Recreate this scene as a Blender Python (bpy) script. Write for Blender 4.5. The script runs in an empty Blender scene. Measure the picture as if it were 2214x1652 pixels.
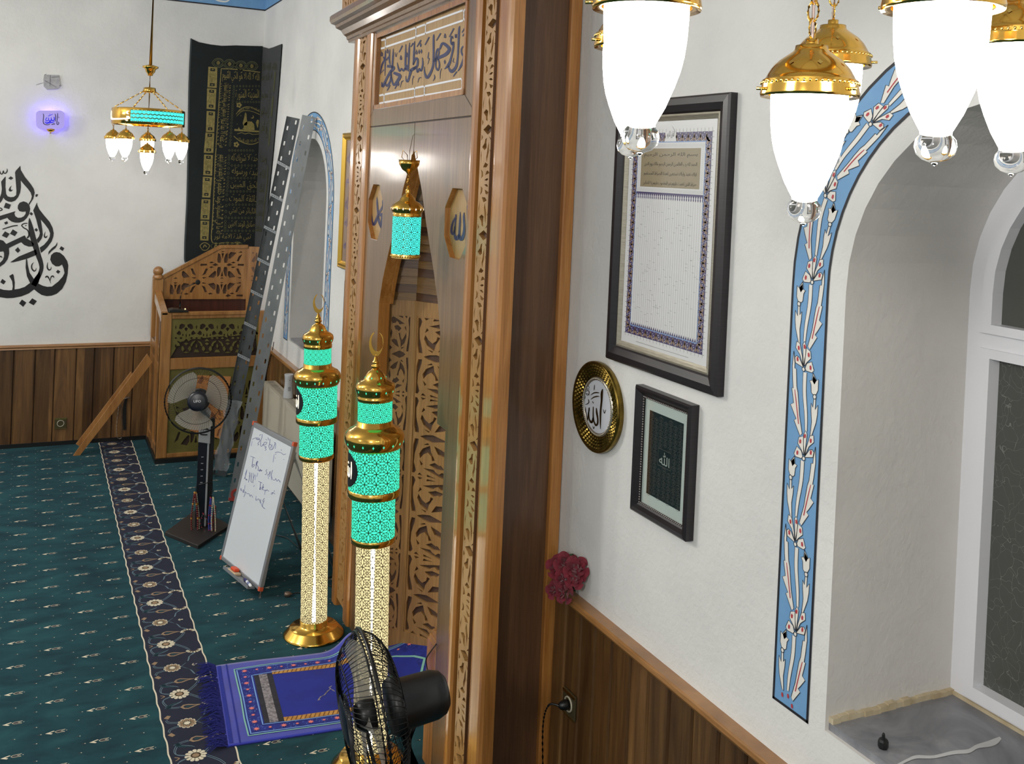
import bpy, bmesh, math, random
from math import sin, cos, pi, radians, hypot, atan2, sqrt
from mathutils import Vector, Matrix
from mathutils.geometry import tessellate_polygon

S = bpy.context.scene
COL = S.collection
random.seed(7)

# ------------------------------------------------------------------ camera
FPX, PPX, PPY = 2175.0, 1102.2, 406.6          # focal length and axis point, in pixels of the 2214 x 1652 frame
YAW, PITCH, ROLL = radians(25.33), radians(.69), radians(-2.527)
EYE = Vector((0, 0, 2.6))
_fw = Vector((sin(YAW)*cos(PITCH), cos(YAW)*cos(PITCH), -sin(PITCH)))
_r0 = Vector((cos(YAW), -sin(YAW), 0)); _d0 = _fw.cross(_r0)
CR = _r0*cos(ROLL) + _d0*sin(ROLL); CD = _r0*(-sin(ROLL)) + _d0*cos(ROLL); CF = _fw
cam = bpy.data.cameras.new('camera'); cam.sensor_width = 36; cam.lens = FPX/2214*36
cam.shift_x = (1107-PPX)/2214; cam.shift_y = -(826-PPY)/2214; cam.clip_start = .05; cam.clip_end = 60
cam_o = bpy.data.objects.new('camera', cam); COL.objects.link(cam_o)
m = Matrix.Identity(4)
for i in range(3):
    m[i][0], m[i][1], m[i][2], m[i][3] = CR[i], -CD[i], -CF[i], EYE[i]
cam_o.matrix_world = m
S.camera = cam_o

# ------------------------------------------------------------------ light and exposure
S.view_settings.view_transform = 'Standard'; S.view_settings.look = 'None'
S.view_settings.gamma = 1; S.view_settings.use_curve_mapping = False
S.view_settings.exposure = 0.42
S.cycles.use_denoising = True
S.cycles.max_bounces = 8; S.cycles.transparent_max_bounces = 24
S.cycles.sample_clamp_indirect = 6
W = bpy.data.worlds.new('world'); S.world = W; W.use_nodes = True
W.node_tree.nodes['Background'].inputs[0].default_value = (.93, .97, 1, 1)
W.node_tree.nodes['Background'].inputs[1].default_value = .46
def hall_light(x, y, z, power, r=.22, col=(1, .965, .91)):
    l = bpy.data.lights.new('hall_lamp', 'POINT'); l.energy = power; l.shadow_soft_size = r; l.color = col
    o = bpy.data.objects.new('hall_lamp', l); COL.objects.link(o); o.location = (x, y, z); return o
hall_light(-2.2, 5.6, 3.9, 150)                 # the hall's other chandeliers, out of view to the left and behind
hall_light(-4.0, 8.2, 3.9, 160)
hall_light(-1.6, -.6, 3.3, 190)
hall_light(-6.0, 2.5, 3.9, 90)

# ------------------------------------------------------------------ helpers: camera rays and planes
def ray(x, y):
    return CR*((x-PPX)/FPX) + CD*((y-PPY)/FPX) + CF
class Pl:
    """a plane in the room with its own axes: at(a, b, c) is a point, c counted outwards"""
    def __init__(s, o, u, v, n):
        s.o, s.u, s.v, s.n = Vector(o), Vector(u).normalized(), Vector(v).normalized(), Vector(n).normalized()
    def at(s, a, b, c=0): return s.o + s.u*a + s.v*b + s.n*c
    def px(s, x, y, c=0):
        d = ray(x, y); p0 = s.o + s.n*c
        p = EYE + d*((p0-EYE).dot(s.n)/d.dot(s.n)); q = p-s.o
        return (q.dot(s.u), q.dot(s.v))
    def pt(s, x, y, c=0):
        a, b = s.px(x, y, c); return s.at(a, b, c)
WX, FY = 1.97, 9.873
WR = Pl((WX, 0, 0), (0, -1, 0), (0, 0, 1), (-1, 0, 0))     # wall with the niche, a = -Y
WF = Pl((0, FY, 0), (1, 0, 0), (0, 0, 1), (0, -1, 0))      # far wall, a = X
FL = Pl((0, 0, 0), (1, 0, 0), (0, 1, 0), (0, 0, 1))        # floor
def depth(x, y, d): return EYE + ray(x, y)*d
def zof(X, Y, yp):
    lo, hi = -1, 6
    for _ in range(50):
        z = (lo+hi)/2; q = Vector((X, Y, z))-EYE
        if q.dot(CD)/q.dot(CF)*FPX+PPY > yp: lo = z
        else: hi = z
    return z

# ------------------------------------------------------------------ helpers: materials
def lin(c):
    return tuple(((x/255)/12.92 if x/255 <= .04045 else ((x/255+.055)/1.055)**2.4) for x in c[:3]) + (1,)
MATS = {}
def nodes(name):
    m = bpy.data.materials.new(name); m.use_nodes = True; nt = m.node_tree
    return m, nt, nt.nodes['Principled BSDF']
def tex(nt, scale=(1, 1, 1), coord='Object'):
    tc = nt.nodes.new('ShaderNodeTexCoord'); mp = nt.nodes.new('ShaderNodeMapping')
    mp.inputs['Scale'].default_value = scale; nt.links.new(tc.outputs[coord], mp.inputs[0]); return mp
def noise(nt, vec, scale, detail=4, dist=0, rough=.55):
    n = nt.nodes.new('ShaderNodeTexNoise'); n.inputs['Scale'].default_value = scale; n.inputs['Detail'].default_value = detail
    n.inputs['Distortion'].default_value = dist; n.inputs['Roughness'].default_value = rough
    nt.links.new(vec.outputs[0], n.inputs['Vector']); return n
def ramp(nt, fac, stops):
    r = nt.nodes.new('ShaderNodeValToRGB'); e = r.color_ramp.elements
    while len(e) < len(stops): e.new(.5)
    for k, (p, c) in enumerate(stops): e[k].position = p; e[k].color = lin(c)
    nt.links.new(fac, r.inputs[0]); return r
def bumpn(nt, bsdf, h, strength, dist=.01):
    b = nt.nodes.new('ShaderNodeBump'); b.inputs['Strength'].default_value = strength; b.inputs['Distance'].default_value = dist
    nt.links.new(h, b.inputs['Height']); nt.links.new(b.outputs[0], bsdf.inputs['Normal'])
def mat(name, c, rough=.5, metal=0, c2=None, scale=8, bump=0, bscale=60, es=0, ec=None, trans=0, alpha=1, coat=0, ior=None, stretch=(1, 1, 1)):
    if name in MATS: return MATS[name]
    m, nt, b = nodes(name)
    b.inputs['Base Color'].default_value = lin(c); b.inputs['Roughness'].default_value = rough; b.inputs['Metallic'].default_value = metal
    if c2:
        n = noise(nt, tex(nt, stretch), scale); r = ramp(nt, n.outputs[0], [(.3, c), (.7, c2)]); nt.links.new(r.outputs[0], b.inputs['Base Color'])
    if bump:
        n = noise(nt, tex(nt, stretch), bscale, 5); bumpn(nt, b, n.outputs[0], bump)
    if es: b.inputs['Emission Color'].default_value = lin(ec or c); b.inputs['Emission Strength'].default_value = es
    if trans: b.inputs['Transmission Weight'].default_value = trans
    if ior: b.inputs['IOR'].default_value = ior
    if alpha < 1: b.inputs['Alpha'].default_value = alpha
    if coat: b.inputs['Coat Weight'].default_value = coat; b.inputs['Coat Roughness'].default_value = .08
    MATS[name] = m; return m
def wood(name, stops, stretch=(9, 9, .8), scale=2.2, rough=.35, coat=.3, dist=1.2, board=None, bump=.12):
    """grain along one axis; board = (axis, width, phase): every board gets its own tone and its own cut of the grain"""
    m, nt, b = nodes(name)
    tc = nt.nodes.new('ShaderNodeTexCoord'); geo = nt.nodes.new('ShaderNodeNewGeometry')
    vec = geo.outputs['Position']
    val = None
    if board:
        sx = nt.nodes.new('ShaderNodeSeparateXYZ'); nt.links.new(vec, sx.inputs[0])
        d = nt.nodes.new('ShaderNodeMath'); d.operation = 'MULTIPLY_ADD'; d.inputs[1].default_value = 1/board[1]; d.inputs[2].default_value = board[2]
        nt.links.new(sx.outputs[board[0]], d.inputs[0])
        f = nt.nodes.new('ShaderNodeMath'); f.operation = 'FLOOR'; nt.links.new(d.outputs[0], f.inputs[0])
        wn = nt.nodes.new('ShaderNodeTexWhiteNoise'); wn.noise_dimensions = '1D'; nt.links.new(f.outputs[0], wn.inputs['W'])
        val = wn.outputs['Value']
        ad = nt.nodes.new('ShaderNodeVectorMath'); ad.operation = 'MULTIPLY_ADD'
        cmb = nt.nodes.new('ShaderNodeCombineXYZ')
        for k in range(3): nt.links.new(f.outputs[0], cmb.inputs[k])
        ad.inputs[1].default_value = (3.7, 5.1, 2.3)
        nt.links.new(cmb.outputs[0], ad.inputs[0]); nt.links.new(vec, ad.inputs[2]); vec = ad.outputs[0]
    mp = nt.nodes.new('ShaderNodeMapping'); mp.inputs['Scale'].default_value = stretch; nt.links.new(vec, mp.inputs[0])
    n1 = noise(nt, mp, scale, 6, dist, .6); r = ramp(nt, n1.outputs[0], stops)
    mp2 = nt.nodes.new('ShaderNodeMapping'); mp2.inputs['Scale'].default_value = tuple(k*9 if k > 2 else k*2.2 for k in stretch); nt.links.new(vec, mp2.inputs[0])
    n2 = noise(nt, mp2, scale*2, 3); r2 = ramp(nt, n2.outputs[0], [(.3, (205, 205, 205)), (.65, (255, 255, 255))])
    mx = nt.nodes.new('ShaderNodeMix'); mx.data_type = 'RGBA'; mx.blend_type = 'MULTIPLY'; mx.inputs[0].default_value = .8
    nt.links.new(r.outputs[0], mx.inputs[6]); nt.links.new(r2.outputs[0], mx.inputs[7]); out = mx.outputs[2]
    if val is not None:
        r3 = ramp(nt, val, [(0, (170, 165, 160)), (1, (255, 255, 255))])
        m2 = nt.nodes.new('ShaderNodeMix'); m2.data_type = 'RGBA'; m2.blend_type = 'MULTIPLY'; m2.inputs[0].default_value = 1
        nt.links.new(out, m2.inputs[6]); nt.links.new(r3.outputs[0], m2.inputs[7]); out = m2.outputs[2]
    nt.links.new(out, b.inputs['Base Color'])
    b.inputs['Roughness'].default_value = rough; b.inputs['Coat Weight'].default_value = coat; b.inputs['Coat Roughness'].default_value = .12
    bumpn(nt, b, n2.outputs[0], bump, .004)
    MATS[name] = m; return m
def plaster(name, c1, c2):
    m, nt, b = nodes(name)
    geo = nt.nodes.new('ShaderNodeNewGeometry'); mp = nt.nodes.new('ShaderNodeMapping'); nt.links.new(geo.outputs['Position'], mp.inputs[0])
    n = noise(nt, mp, 1.6, 5); r = ramp(nt, n.outputs[0], [(.35, c1), (.7, c2)]); nt.links.new(r.outputs[0], b.inputs['Base Color'])
    n2 = noise(nt, mp, 38, 8, .3, .62); n3 = noise(nt, mp, 4.5, 3)
    ad = nt.nodes.new('ShaderNodeMath'); ad.operation = 'MULTIPLY_ADD'; ad.inputs[1].default_value = 2.2
    nt.links.new(n3.outputs[0], ad.inputs[0]); nt.links.new(n2.outputs[0], ad.inputs[2])
    b.inputs['Roughness'].default_value = .72; bumpn(nt, b, ad.outputs[0], .5, .006)
    MATS[name] = m; return m

M_plaster = plaster('white_plaster', (207, 207, 205), (222, 222, 219))
M_plaster2 = plaster('reveal_plaster', (204, 201, 197), (216, 213, 209))
M_black = mat('black_paint', (17, 18, 21), .45)
M_oak = wood('oak_veneer', [(.25, (100, 72, 44)), (.5, (124, 92, 58)), (.75, (142, 108, 72))], (14, 14, .7), 2.0, .28, .5)
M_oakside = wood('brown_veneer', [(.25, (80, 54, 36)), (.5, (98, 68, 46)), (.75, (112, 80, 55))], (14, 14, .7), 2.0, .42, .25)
M_pine = wood('varnished_pine', [(.25, (148, 92, 38)), (.5, (176, 118, 58)), (.8, (196, 140, 76))], (10, 10, .6), 2.0, .25, .5)
M_fret = wood('carved_wood', [(.25, (160, 118, 66)), (.5, (176, 132, 78)), (.8, (188, 146, 90))], (6, 6, .8), 2, .4, .2)
M_frback = mat('dark_wood_backing', (92, 66, 48), .6, c2=(78, 54, 38), scale=12, stretch=(6, 6, 1))
M_wains = wood('walnut_boards', [(.2, (66, 44, 24)), (.42, (104, 72, 40)), (.6, (128, 92, 52)), (.8, (158, 120, 70))], (7, 7, .55), 1.5, .3, .5, 2.2, board=(1, .115, .3))
M_wainsf = wood('walnut_boards_far', [(.2, (70, 48, 28)), (.42, (110, 78, 46)), (.6, (132, 96, 56)), (.8, (162, 124, 76))], (7, 7, .55), 1.5, .32, .4, 2.2, board=(0, .14, .62))
M_cap = wood('cap_rail_wood', [(.25, (136, 92, 48)), (.5, (156, 110, 62)), (.8, (172, 126, 76))], (1.2, 1.2, 9), 2, .3, .4)
M_minb = wood('honey_wood', [(.25, (134, 88, 42)), (.5, (160, 112, 60)), (.8, (178, 130, 76))], (8, 8, .8), 2, .3, .4)
M_dark = mat('groove_shadow_wood', (40, 27, 17), .6)
M_gold = mat('polished_brass', (226, 178, 84), .13, 1)
M_brass2 = mat('aged_brass', (150, 112, 58), .2, 1)
M_goldl = mat('bright_gold_trim', (242, 205, 120), .2, 1)
M_goldthread = mat('gold_thread', (150, 136, 78), .55, .25, c2=(118, 106, 56), scale=40)
M_lampglass = mat('lit_opal_glass', (255, 250, 245), .3, es=13, ec=(255, 250, 244))
M_clear = mat('clear_glass', (255, 255, 255), .02, trans=1, ior=1.45)
M_blue = mat('border_blue_paint', (112, 158, 200), .6, c2=(104, 150, 194), scale=14)
M_cream = mat('border_cream_paint', (222, 219, 212), .6)
M_red = mat('border_red_paint', (176, 58, 66), .6)
M_line = mat('border_black_line', (28, 28, 36), .6)
M_navytext = mat('navy_lettering', (26, 34, 82), .4)
M_white = mat('white_plastic', (226, 227, 232), .3)
M_blackpl = mat('black_plastic', (16, 17, 18), .38)

# ------------------------------------------------------------------ helpers: meshes
class MB:
    def __init__(s): s.v = []; s.f = []; s.mi = []; s.sm = []; s.mats = []
    def add(s, vs, fs, mt, smooth=False):
        if mt not in s.mats: s.mats.append(mt)
        k = s.mats.index(mt); n = len(s.v); s.v += [Vector(p) for p in vs]
        for f in fs: s.f.append([n+i for i in f]); s.mi.append(k); s.sm.append(smooth)
        return s
    def quad(s, a, b, c, d, mt): return s.add([a, b, c, d], [(0, 1, 2, 3)], mt)
    def fbox(s, P, a0, a1, b0, b1, c0, c1, mt):
        vs = [P.at(a, b, c) for c in (c0, c1) for b in (b0, b1) for a in (a0, a1)]
        return s.add(vs, [(0, 1, 3, 2), (4, 6, 7, 5), (0, 4, 5, 1), (2, 3, 7, 6), (0, 2, 6, 4), (1, 5, 7, 3)], mt)
    def box(s, c, sz, mt, rot=None):
        R = rot or Matrix.Identity(3); c = Vector(c)
        P = Pl(c, R @ Vector((1, 0, 0)), R @ Vector((0, 1, 0)), R @ Vector((0, 0, 1)))
        return s.fbox(P, -sz[0]/2, sz[0]/2, -sz[1]/2, sz[1]/2, -sz[2]/2, sz[2]/2, mt)
    def poly(s, fn, pts, mt, holes=()):
        """flat shape; fn maps (a, b) to a point"""
        loops = [list(pts)] + [list(h) for h in holes]
        tri = tessellate_polygon([[Vector((p[0], p[1], 0)) for p in l] for l in loops])
        flat = [p for l in loops for p in l]
        return s.add([fn(*p) for p in flat], tri, mt)
    def prism(s, P, pts, c0, c1, mt, holes=(), back=False, side=None, smooth=False):
        s.poly(lambda a, b: P.at(a, b, c1), pts, mt, holes)
        if back: s.poly(lambda a, b: P.at(a, b, c0), pts, mt, holes)
        for l in [list(pts)] + [list(h) for h in holes]:
            n = len(l); vs = [P.at(a, b, c0) for a, b in l] + [P.at(a, b, c1) for a, b in l]
            s.add(vs, [(i, (i+1) % n, n+(i+1) % n, n+i) for i in range(n)], side or mt, smooth)
        return s
    def lathe(s, prof, mt, o=(0, 0, 0), ax=None, seg=32, smooth=True, a0=0, a1=2*pi):
        """prof: (radius, height) pairs; ax: 3x3 whose columns are x, y and the turning axis"""
        A = ax or Matrix.Identity(3); o = Vector(o); full = abs(a1-a0-2*pi) < 1e-6; n = seg if full else seg+1; vs = []
        for r, h in prof:
            for k in range(n):
                t = a0+(a1-a0)*k/seg; vs.append(o + A @ Vector((r*cos(t), r*sin(t), h)))
        fs = []
        for i in range(len(prof)-1):
            for k in range(seg):
                k2 = (k+1) % n; fs.append((i*n+k, i*n+k2, (i+1)*n+k2, (i+1)*n+k))
        return s.add(vs, fs, mt, smooth)
    def tube(s, pts, r, mt, seg=8, closed=False, caps=True):
        pts = [Vector(p) for p in pts]; n = len(pts); vs = []; up = Vector((0, 0, 1))
        for i, p in enumerate(pts):
            if closed: t = pts[(i+1) % n]-pts[i-1]
            else: t = pts[min(i+1, n-1)]-pts[max(i-1, 0)]
            t.normalize(); x = t.cross(up)
            if x.length < 1e-3: x = t.cross(Vector((1, 0, 0)))
            x.normalize(); y = t.cross(x); rr = r[i] if isinstance(r, (list, tuple)) else r
            for k in range(seg): a = 2*pi*k/seg; vs.append(p + x*(rr*cos(a)) + y*(rr*sin(a)))
            up = y if abs(t.z) > .8 else Vector((0, 0, 1))
        fs = []
        for i in range(n if closed else n-1):
            j = (i+1) % n
            for k in range(seg): k2 = (k+1) % seg; fs.append((i*seg+k, i*seg+k2, j*seg+k2, j*seg+k))
        if caps and not closed: fs += [tuple(range(seg)), tuple((n-1)*seg+k for k in range(seg))]
        return s.add(vs, fs, mt, True)
    def ball(s, c, r, mt, seg=16, sz=1, ax=None):
        k = max(4, seg//2)
        return s.lathe([(max(1e-4, r*sin(pi*i/k)), -r*sz*cos(pi*i/k)) for i in range(k+1)], mt, c, ax, seg)
    def stroke(s, fn, pts, mt, n=5):
        """pen line through (x, y, width) points, drawn flat; fn maps (x, y) to a point"""
        q = spline(pts, n); L = []; R = []
        for i, (x, y, w) in enumerate(q):
            x0, y0 = q[max(i-1, 0)][:2]; x1, y1 = q[min(i+1, len(q)-1)][:2]; l = hypot(x1-x0, y1-y0) or 1
            nx, ny = -(y1-y0)/l*w/2, (x1-x0)/l*w/2; L.append(fn(x+nx, y+ny)); R.append(fn(x-nx, y-ny))
        k = len(q); return s.add(L+R, [(i, i+1, k+i+1, k+i) for i in range(k-1)], mt)
    def solidstroke(s, P, pts, c0, c1, mt, n=5):
        q = spline(pts, n); vs = []
        for i, (x, y, w) in enumerate(q):
            x0, y0 = q[max(i-1, 0)][:2]; x1, y1 = q[min(i+1, len(q)-1)][:2]; l = hypot(x1-x0, y1-y0) or 1
            nx, ny = -(y1-y0)/l*w/2, (x1-x0)/l*w/2
            vs += [P.at(x+nx, y+ny, c0), P.at(x+nx, y+ny, c1), P.at(x-nx, y-ny, c1), P.at(x-nx, y-ny, c0)]
        fs = []
        for i in range(len(q)-1):
            for k in range(3): fs.append((i*4+k, i*4+k+1, i*4+k+5, i*4+k+4))
        return s.add(vs, fs, mt)
    def build(s, name, parent=None, bevel=0, world=True, base=True, seg=2, sub=0):
        """one mesh object. Top level: origin set at its base. Child with world=True: vertices are given in room coordinates"""
        me = bpy.data.meshes.new(name); off = Vector((0, 0, 0))
        if parent is None and base and s.v:
            xs = [v.x for v in s.v]; ys = [v.y for v in s.v]
            off = Vector(((min(xs)+max(xs))/2, (min(ys)+max(ys))/2, min(v.z for v in s.v)))
        me.from_pydata([v-off for v in s.v], [], s.f)
        for mt in s.mats: me.materials.append(mt)
        me.polygons.foreach_set('material_index', s.mi); me.polygons.foreach_set('use_smooth', s.sm); me.update()
        if bevel or any(s.sm):
            bm = bmesh.new(); bm.from_mesh(me); bmesh.ops.remove_doubles(bm, verts=bm.verts, dist=1e-5)
            bmesh.ops.recalc_face_normals(bm, faces=bm.faces); bm.to_mesh(me); bm.free()
        o = bpy.data.objects.new(name, me); COL.objects.link(o); o.location = off
        if bevel:
            b = o.modifiers.new('bevel', 'BEVEL'); b.width = bevel; b.segments = seg; b.limit_method = 'ANGLE'; b.angle_limit = radians(40)
        if sub:
            b = o.modifiers.new('subd', 'SUBSURF'); b.levels = sub; b.render_levels = sub
        if parent is not None:
            o.parent = parent
            if world: o.matrix_parent_inverse = wmat(parent).inverted()
        return o
def wmat(o):
    m = Matrix.LocRotScale(o.location, o.rotation_euler, o.scale)
    return wmat(o.parent) @ o.matrix_parent_inverse @ m if o.parent else m
def spline(pts, n=5):
    if len(pts) == 2: return list(pts)
    out = []; k = len(pts)
    for i in range(k-1):
        p0, p1, p2, p3 = pts[max(i-1, 0)], pts[i], pts[i+1], pts[min(i+2, k-1)]
        for j in range(n):
            t = j/n
            out.append(tuple(.5*((2*b)+(-a+c)*t+(2*a-5*b+4*c-d)*t*t+(-a+3*b-3*c+d)*t**3) for a, b, c, d in zip(p0, p1, p2, p3)))
    out.append(tuple(pts[-1])); return [tuple(q[:2])+(max(q[2], .0001),) if len(q) == 3 and False else q for q in out]
def tag(o, label, cat, group=None, kind=None):
    if label: o['label'] = label
    if cat: o['category'] = cat
    if group: o['group'] = group
    if kind: o['kind'] = kind
    return o
def thing(name, loc, label, cat, group=None, rot=(0, 0, 0)):
    o = bpy.data.objects.new(name, None); COL.objects.link(o); o.location = loc; o.rotation_euler = rot; o.empty_display_size = .1
    return tag(o, label, cat, group)
def struct(o): o['kind'] = 'structure'; return o
def zoomfn(P, x0, y0, k, c):
    """points read off an enlargement of the photograph (corner x0, y0, k times) land on plane P, c off it"""
    return lambda x, y: P.pt(x0+x/k, y0+y/k, c)
def axes(z, x=None):
    z = Vector(z).normalized(); x = Vector(x) if x else (Vector((0, 0, 1)) if abs(z.z) < .9 else Vector((1, 0, 0)))
    y = z.cross(x).normalized(); x = y.cross(z).normalized()
    return Matrix((x, y, z)).transposed()

# Arabic lettering: joined letter shapes set from right to left
FORMS = dict(zip('ابتثجحخدذرزسشصضطظعغفقكلمنهوي', (0xFE8D, 0xFE8F, 0xFE95, 0xFE99, 0xFE9D, 0xFEA1, 0xFEA5, 0xFEA9, 0xFEAB, 0xFEAD, 0xFEAF, 0xFEB1, 0xFEB5, 0xFEB9, 0xFEBD, 0xFEC1, 0xFEC5, 0xFEC9, 0xFECD, 0xFED1, 0xFED5, 0xFED9, 0xFEDD, 0xFEE1, 0xFEE5, 0xFEE9, 0xFEED, 0xFEF1)))
FORMS.update({'ة': 0xFE93, 'أ': 0xFE83, 'إ': 0xFE87, 'ى': 0xFEEF, 'ئ': 0xFE89, 'آ': 0xFE81})
TWO = set('ادذرزوةأإىآ')
def arabic(t):
    out = []
    for w in t.split(' '):
        g = ''
        i = 0
        while i < len(w):
            ch = w[i]; pv = i > 0 and w[i-1] not in TWO
            if ch == 'ل' and i+1 < len(w) and w[i+1] == 'ا':
                g = chr(0xFEFC if pv else 0xFEFB)+g; i += 2; continue
            nx = i+1 < len(w); b = FORMS[ch]
            k = (1 if pv else 0) if (ch in TWO or not nx) else (3 if pv else 2)
            g = chr(b+k)+g; i += 1
        out.append(g)
    return ' '.join(reversed(out))
_txt = {}
def glyphs(body):
    """triangles of a line of lettering, scaled to a 1 x 1 box"""
    if body in _txt: return _txt[body]
    cu = bpy.data.curves.new('lettering', 'FONT'); cu.body = body; cu.resolution_u = 2
    o = bpy.data.objects.new('lettering', cu); COL.objects.link(o)
    me = o.evaluated_get(bpy.context.evaluated_depsgraph_get()).to_mesh()
    vs = [(v.co.x, v.co.y) for v in me.vertices]; fs = [tuple(p.vertices) for p in me.polygons]
    x0, x1 = min(v[0] for v in vs), max(v[0] for v in vs); y0, y1 = min(v[1] for v in vs), max(v[1] for v in vs)
    r = ([((x-x0)/(x1-x0), (y-y0)/(y1-y0)) for x, y in vs], fs, (x1-x0)/(y1-y0))
    o.evaluated_get(bpy.context.evaluated_depsgraph_get()).to_mesh_clear()
    bpy.data.objects.remove(o); bpy.data.curves.remove(cu); _txt[body] = r; return r
def letter(mb, fn, body, mt):
    """fn maps the unit box of the line (0..1, 0..1) to a point"""
    vs, fs, _ = glyphs(body); mb.add([fn(x, y) for x, y in vs], fs, mt)

# ================================================================== ROOM SHELL
TOP = 4.7
def archpts(ac, half, z0, zc, n=20):
    """outline of an arched opening on a wall: legs at ac -/+ half from z0, half circle centred at zc"""
    return [(ac-half, z0), (ac+half, z0)] + [(ac+half*cos(pi*k/n), zc+half*sin(pi*k/n)) for k in range(n+1)]
WIN = [(-1.54, .4965), (-7.83, .4965)]; SILL, ZC = 1.17, 2.33
mb = MB()
holes = [archpts(a, h, SILL-.02, ZC) for a, h in WIN]
mb.poly(lambda a, b: WR.at(a, b), [(-FY, 0), (-5.82, 0), (-5.82, 3.3), (-3.63, 3.3), (-3.63, 0), (3.4, 0), (3.4, TOP), (-FY, TOP)], M_plaster, holes)
for h in holes:
    n = len(h); vs = [WR.at(a, b) for a, b in h]+[WR.at(a, b, -.5) for a, b in h]
    mb.add(vs, [(i, (i+1) % n, n+(i+1) % n, n+i) for i in range(n)], M_plaster2, False)
struct(mb.build('wall_right', base=False))
mb = MB(); mb.quad(WF.at(-8, 0), WF.at(WX, 0), WF.at(WX, TOP), WF.at(-8, TOP), M_plaster); struct(mb.build('wall_far', base=False))
mb = MB(); mb.quad((-8, -3.4, 0), (WX, -3.4, 0), (WX, -3.4, TOP), (-8, -3.4, TOP), M_plaster); struct(mb.build('wall_back', base=False))
mb = MB(); mb.quad((-8, -3.4, TOP), (2.6, -3.4, TOP), (2.6, FY, TOP), (-8, FY, TOP), M_plaster); struct(mb.build('ceiling', base=False))

# ------------------------------------------------------------------ carpet
def carpet(name, c1, c2, c3):
    m, nt, b = nodes(name); geo = nt.nodes.new('ShaderNodeNewGeometry'); mp = nt.nodes.new('ShaderNodeMapping')
    mp.inputs['Scale'].default_value = (1, 1.9, 1); nt.links.new(geo.outputs['Position'], mp.inputs[0])
    n = noise(nt, mp, 3.4, 5, .5, .6); r = ramp(nt, n.outputs[0], [(.3, c1), (.52, c2), (.72, c3)]); nt.links.new(r.outputs[0], b.inputs['Base Color'])
    n2 = noise(nt, mp, 420, 2); bumpn(nt, b, n2.outputs[0], .6, .004); b.inputs['Roughness'].default_value = .95; b.inputs['Specular IOR Level'].default_value = .15
    b.inputs['Sheen Weight'].default_value = .03; return m
M_teal = carpet('teal_carpet', (16, 50, 60), (25, 67, 76), (34, 82, 88))
M_navy = mat('navy_carpet', (17, 22, 42), .95, c2=(22, 28, 52), scale=5)
M_ivory = mat('ivory_carpet', (214, 205, 182), .95)
M_tan = mat('tan_carpet', (146, 122, 96), .95)
M_steel = mat('steel_blue_carpet', (112, 138, 152), .95)
M_dkteal = mat('dark_teal_carpet', (22, 58, 68), .95)
mb = MB(); f = lambda a, b, c=0: Vector((a, b, c))
mb.quad(f(-8, -3.4), f(2.4, -3.4), f(2.4, FY), f(-8, FY), M_teal)
H1, H2, H3 = .0006, .0010, .0014
def dec(fn, pts, mt, h): mb.poly(lambda a, b: (lambda q: Vector((q[0], q[1], h)))(fn(a, b)), pts, mt)
def dst(fn, pts, mt, h, n=4): mb.stroke(lambda a, b: (lambda q: Vector((q[0], q[1], h)))(fn(a, b)), pts, mt, n)
def tulip(x, y):
    g = lambda a, b: (x+a*.0031, y+b*.0031)
    # cream arrow, then the dark tulip with its cream outline (unit = 1/30 of the motif)
    dec(g, [(-15, 0), (-4, 4.5), (-2, 3), (-9, .4)], M_ivory, H2); dec(g, [(-15, 0), (-9, .4), (-5, -2.5), (-7, -4.5)], M_ivory, H2)
    dec(g, [(-2, .5), (1, 3), (9, 3.2), (6, .6), (9, -2.4), (1, -2.6)], M_line, H1)
    for pp in ([(-2, .5, .7), (1, 3, .7), (6, 3.4, .7), (12, 3.6, .7)], [(-2, .5, .7), (1, -2.6, .7), (6, -2.6, .7), (11, -3, .7)], [(6, .6, .7), (11, 2.8, .6)], [(6, .6, .7), (11, -2.2, .6)]):
        dst(g, pp, M_ivory, H2, 3)
    dec(g, [(12.4, .2), (13.6, .9), (14.6, .2), (13.6, -.5)], M_ivory, H2)
def dot(x, y):
    g = lambda a, b: (x+a*.001, y+b*.001)
    dec(g, [(-9, 0), (-2, 5), (4, 1), (-2, -4)], M_line, H1); dec(g, [(3, 0), (6, 3), (10, 0), (6, -3)], M_ivory, H2)
for i in range(-8, 12):
    xm = .0035+.1765*i
    for j in range(-8, 17):
        y = 5.611-.1415*i+.281*j
        if not 3.6 < y < FY-.1: continue
        if (xm+.05 < .60 or xm-.05 > .92) and xm < 1.95: tulip(xm, y)
        for dx, dy in ((.0, .14), (-.088, -.07), (-.088, .07), (-.07, 0)):
            if (xm+dx < .6 or xm+dx > .92) and xm+dx < 1.95: dot(xm+dx, y+dy)
# the flowered border strip
SX0, SX1 = .623, .900
mb.quad(f(SX0, 2.5, H1), f(SX1, 2.5, H1), f(SX1, FY, H1), f(SX0, FY, H1), M_navy)
for x in (SX0, SX1):
    q = [(x+.003*sin(k*2.1), 2.5+k*.05, .007) for k in range(int((FY-2.5)/.05)+1)]
    dst(lambda a, b: (a, b), q, M_ivory, H2, 2)
def rosette(g, n, r, cp, cc, rim):
    for k in range(n):
        t = 2*pi*k/n; c, s = cos(t), sin(t)
        pet = [(.35*r, -.10*r), (.72*r, -.24*r), (.98*r, -.15*r), (1.04*r, 0), (.98*r, .15*r), (.72*r, .24*r), (.35*r, .10*r)]
        dec(g, [(a*c-b*s, a*s+b*c) for a, b in pet], rim, H2)
        dec(g, [(a*.9*c-b*.62*s, a*.9*s+b*.62*c) for a, b in pet], cp, H3)
    dec(g, [(.48*r*cos(2*pi*k/14), .48*r*sin(2*pi*k/14)) for k in range(14)], cc, H3)
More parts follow.
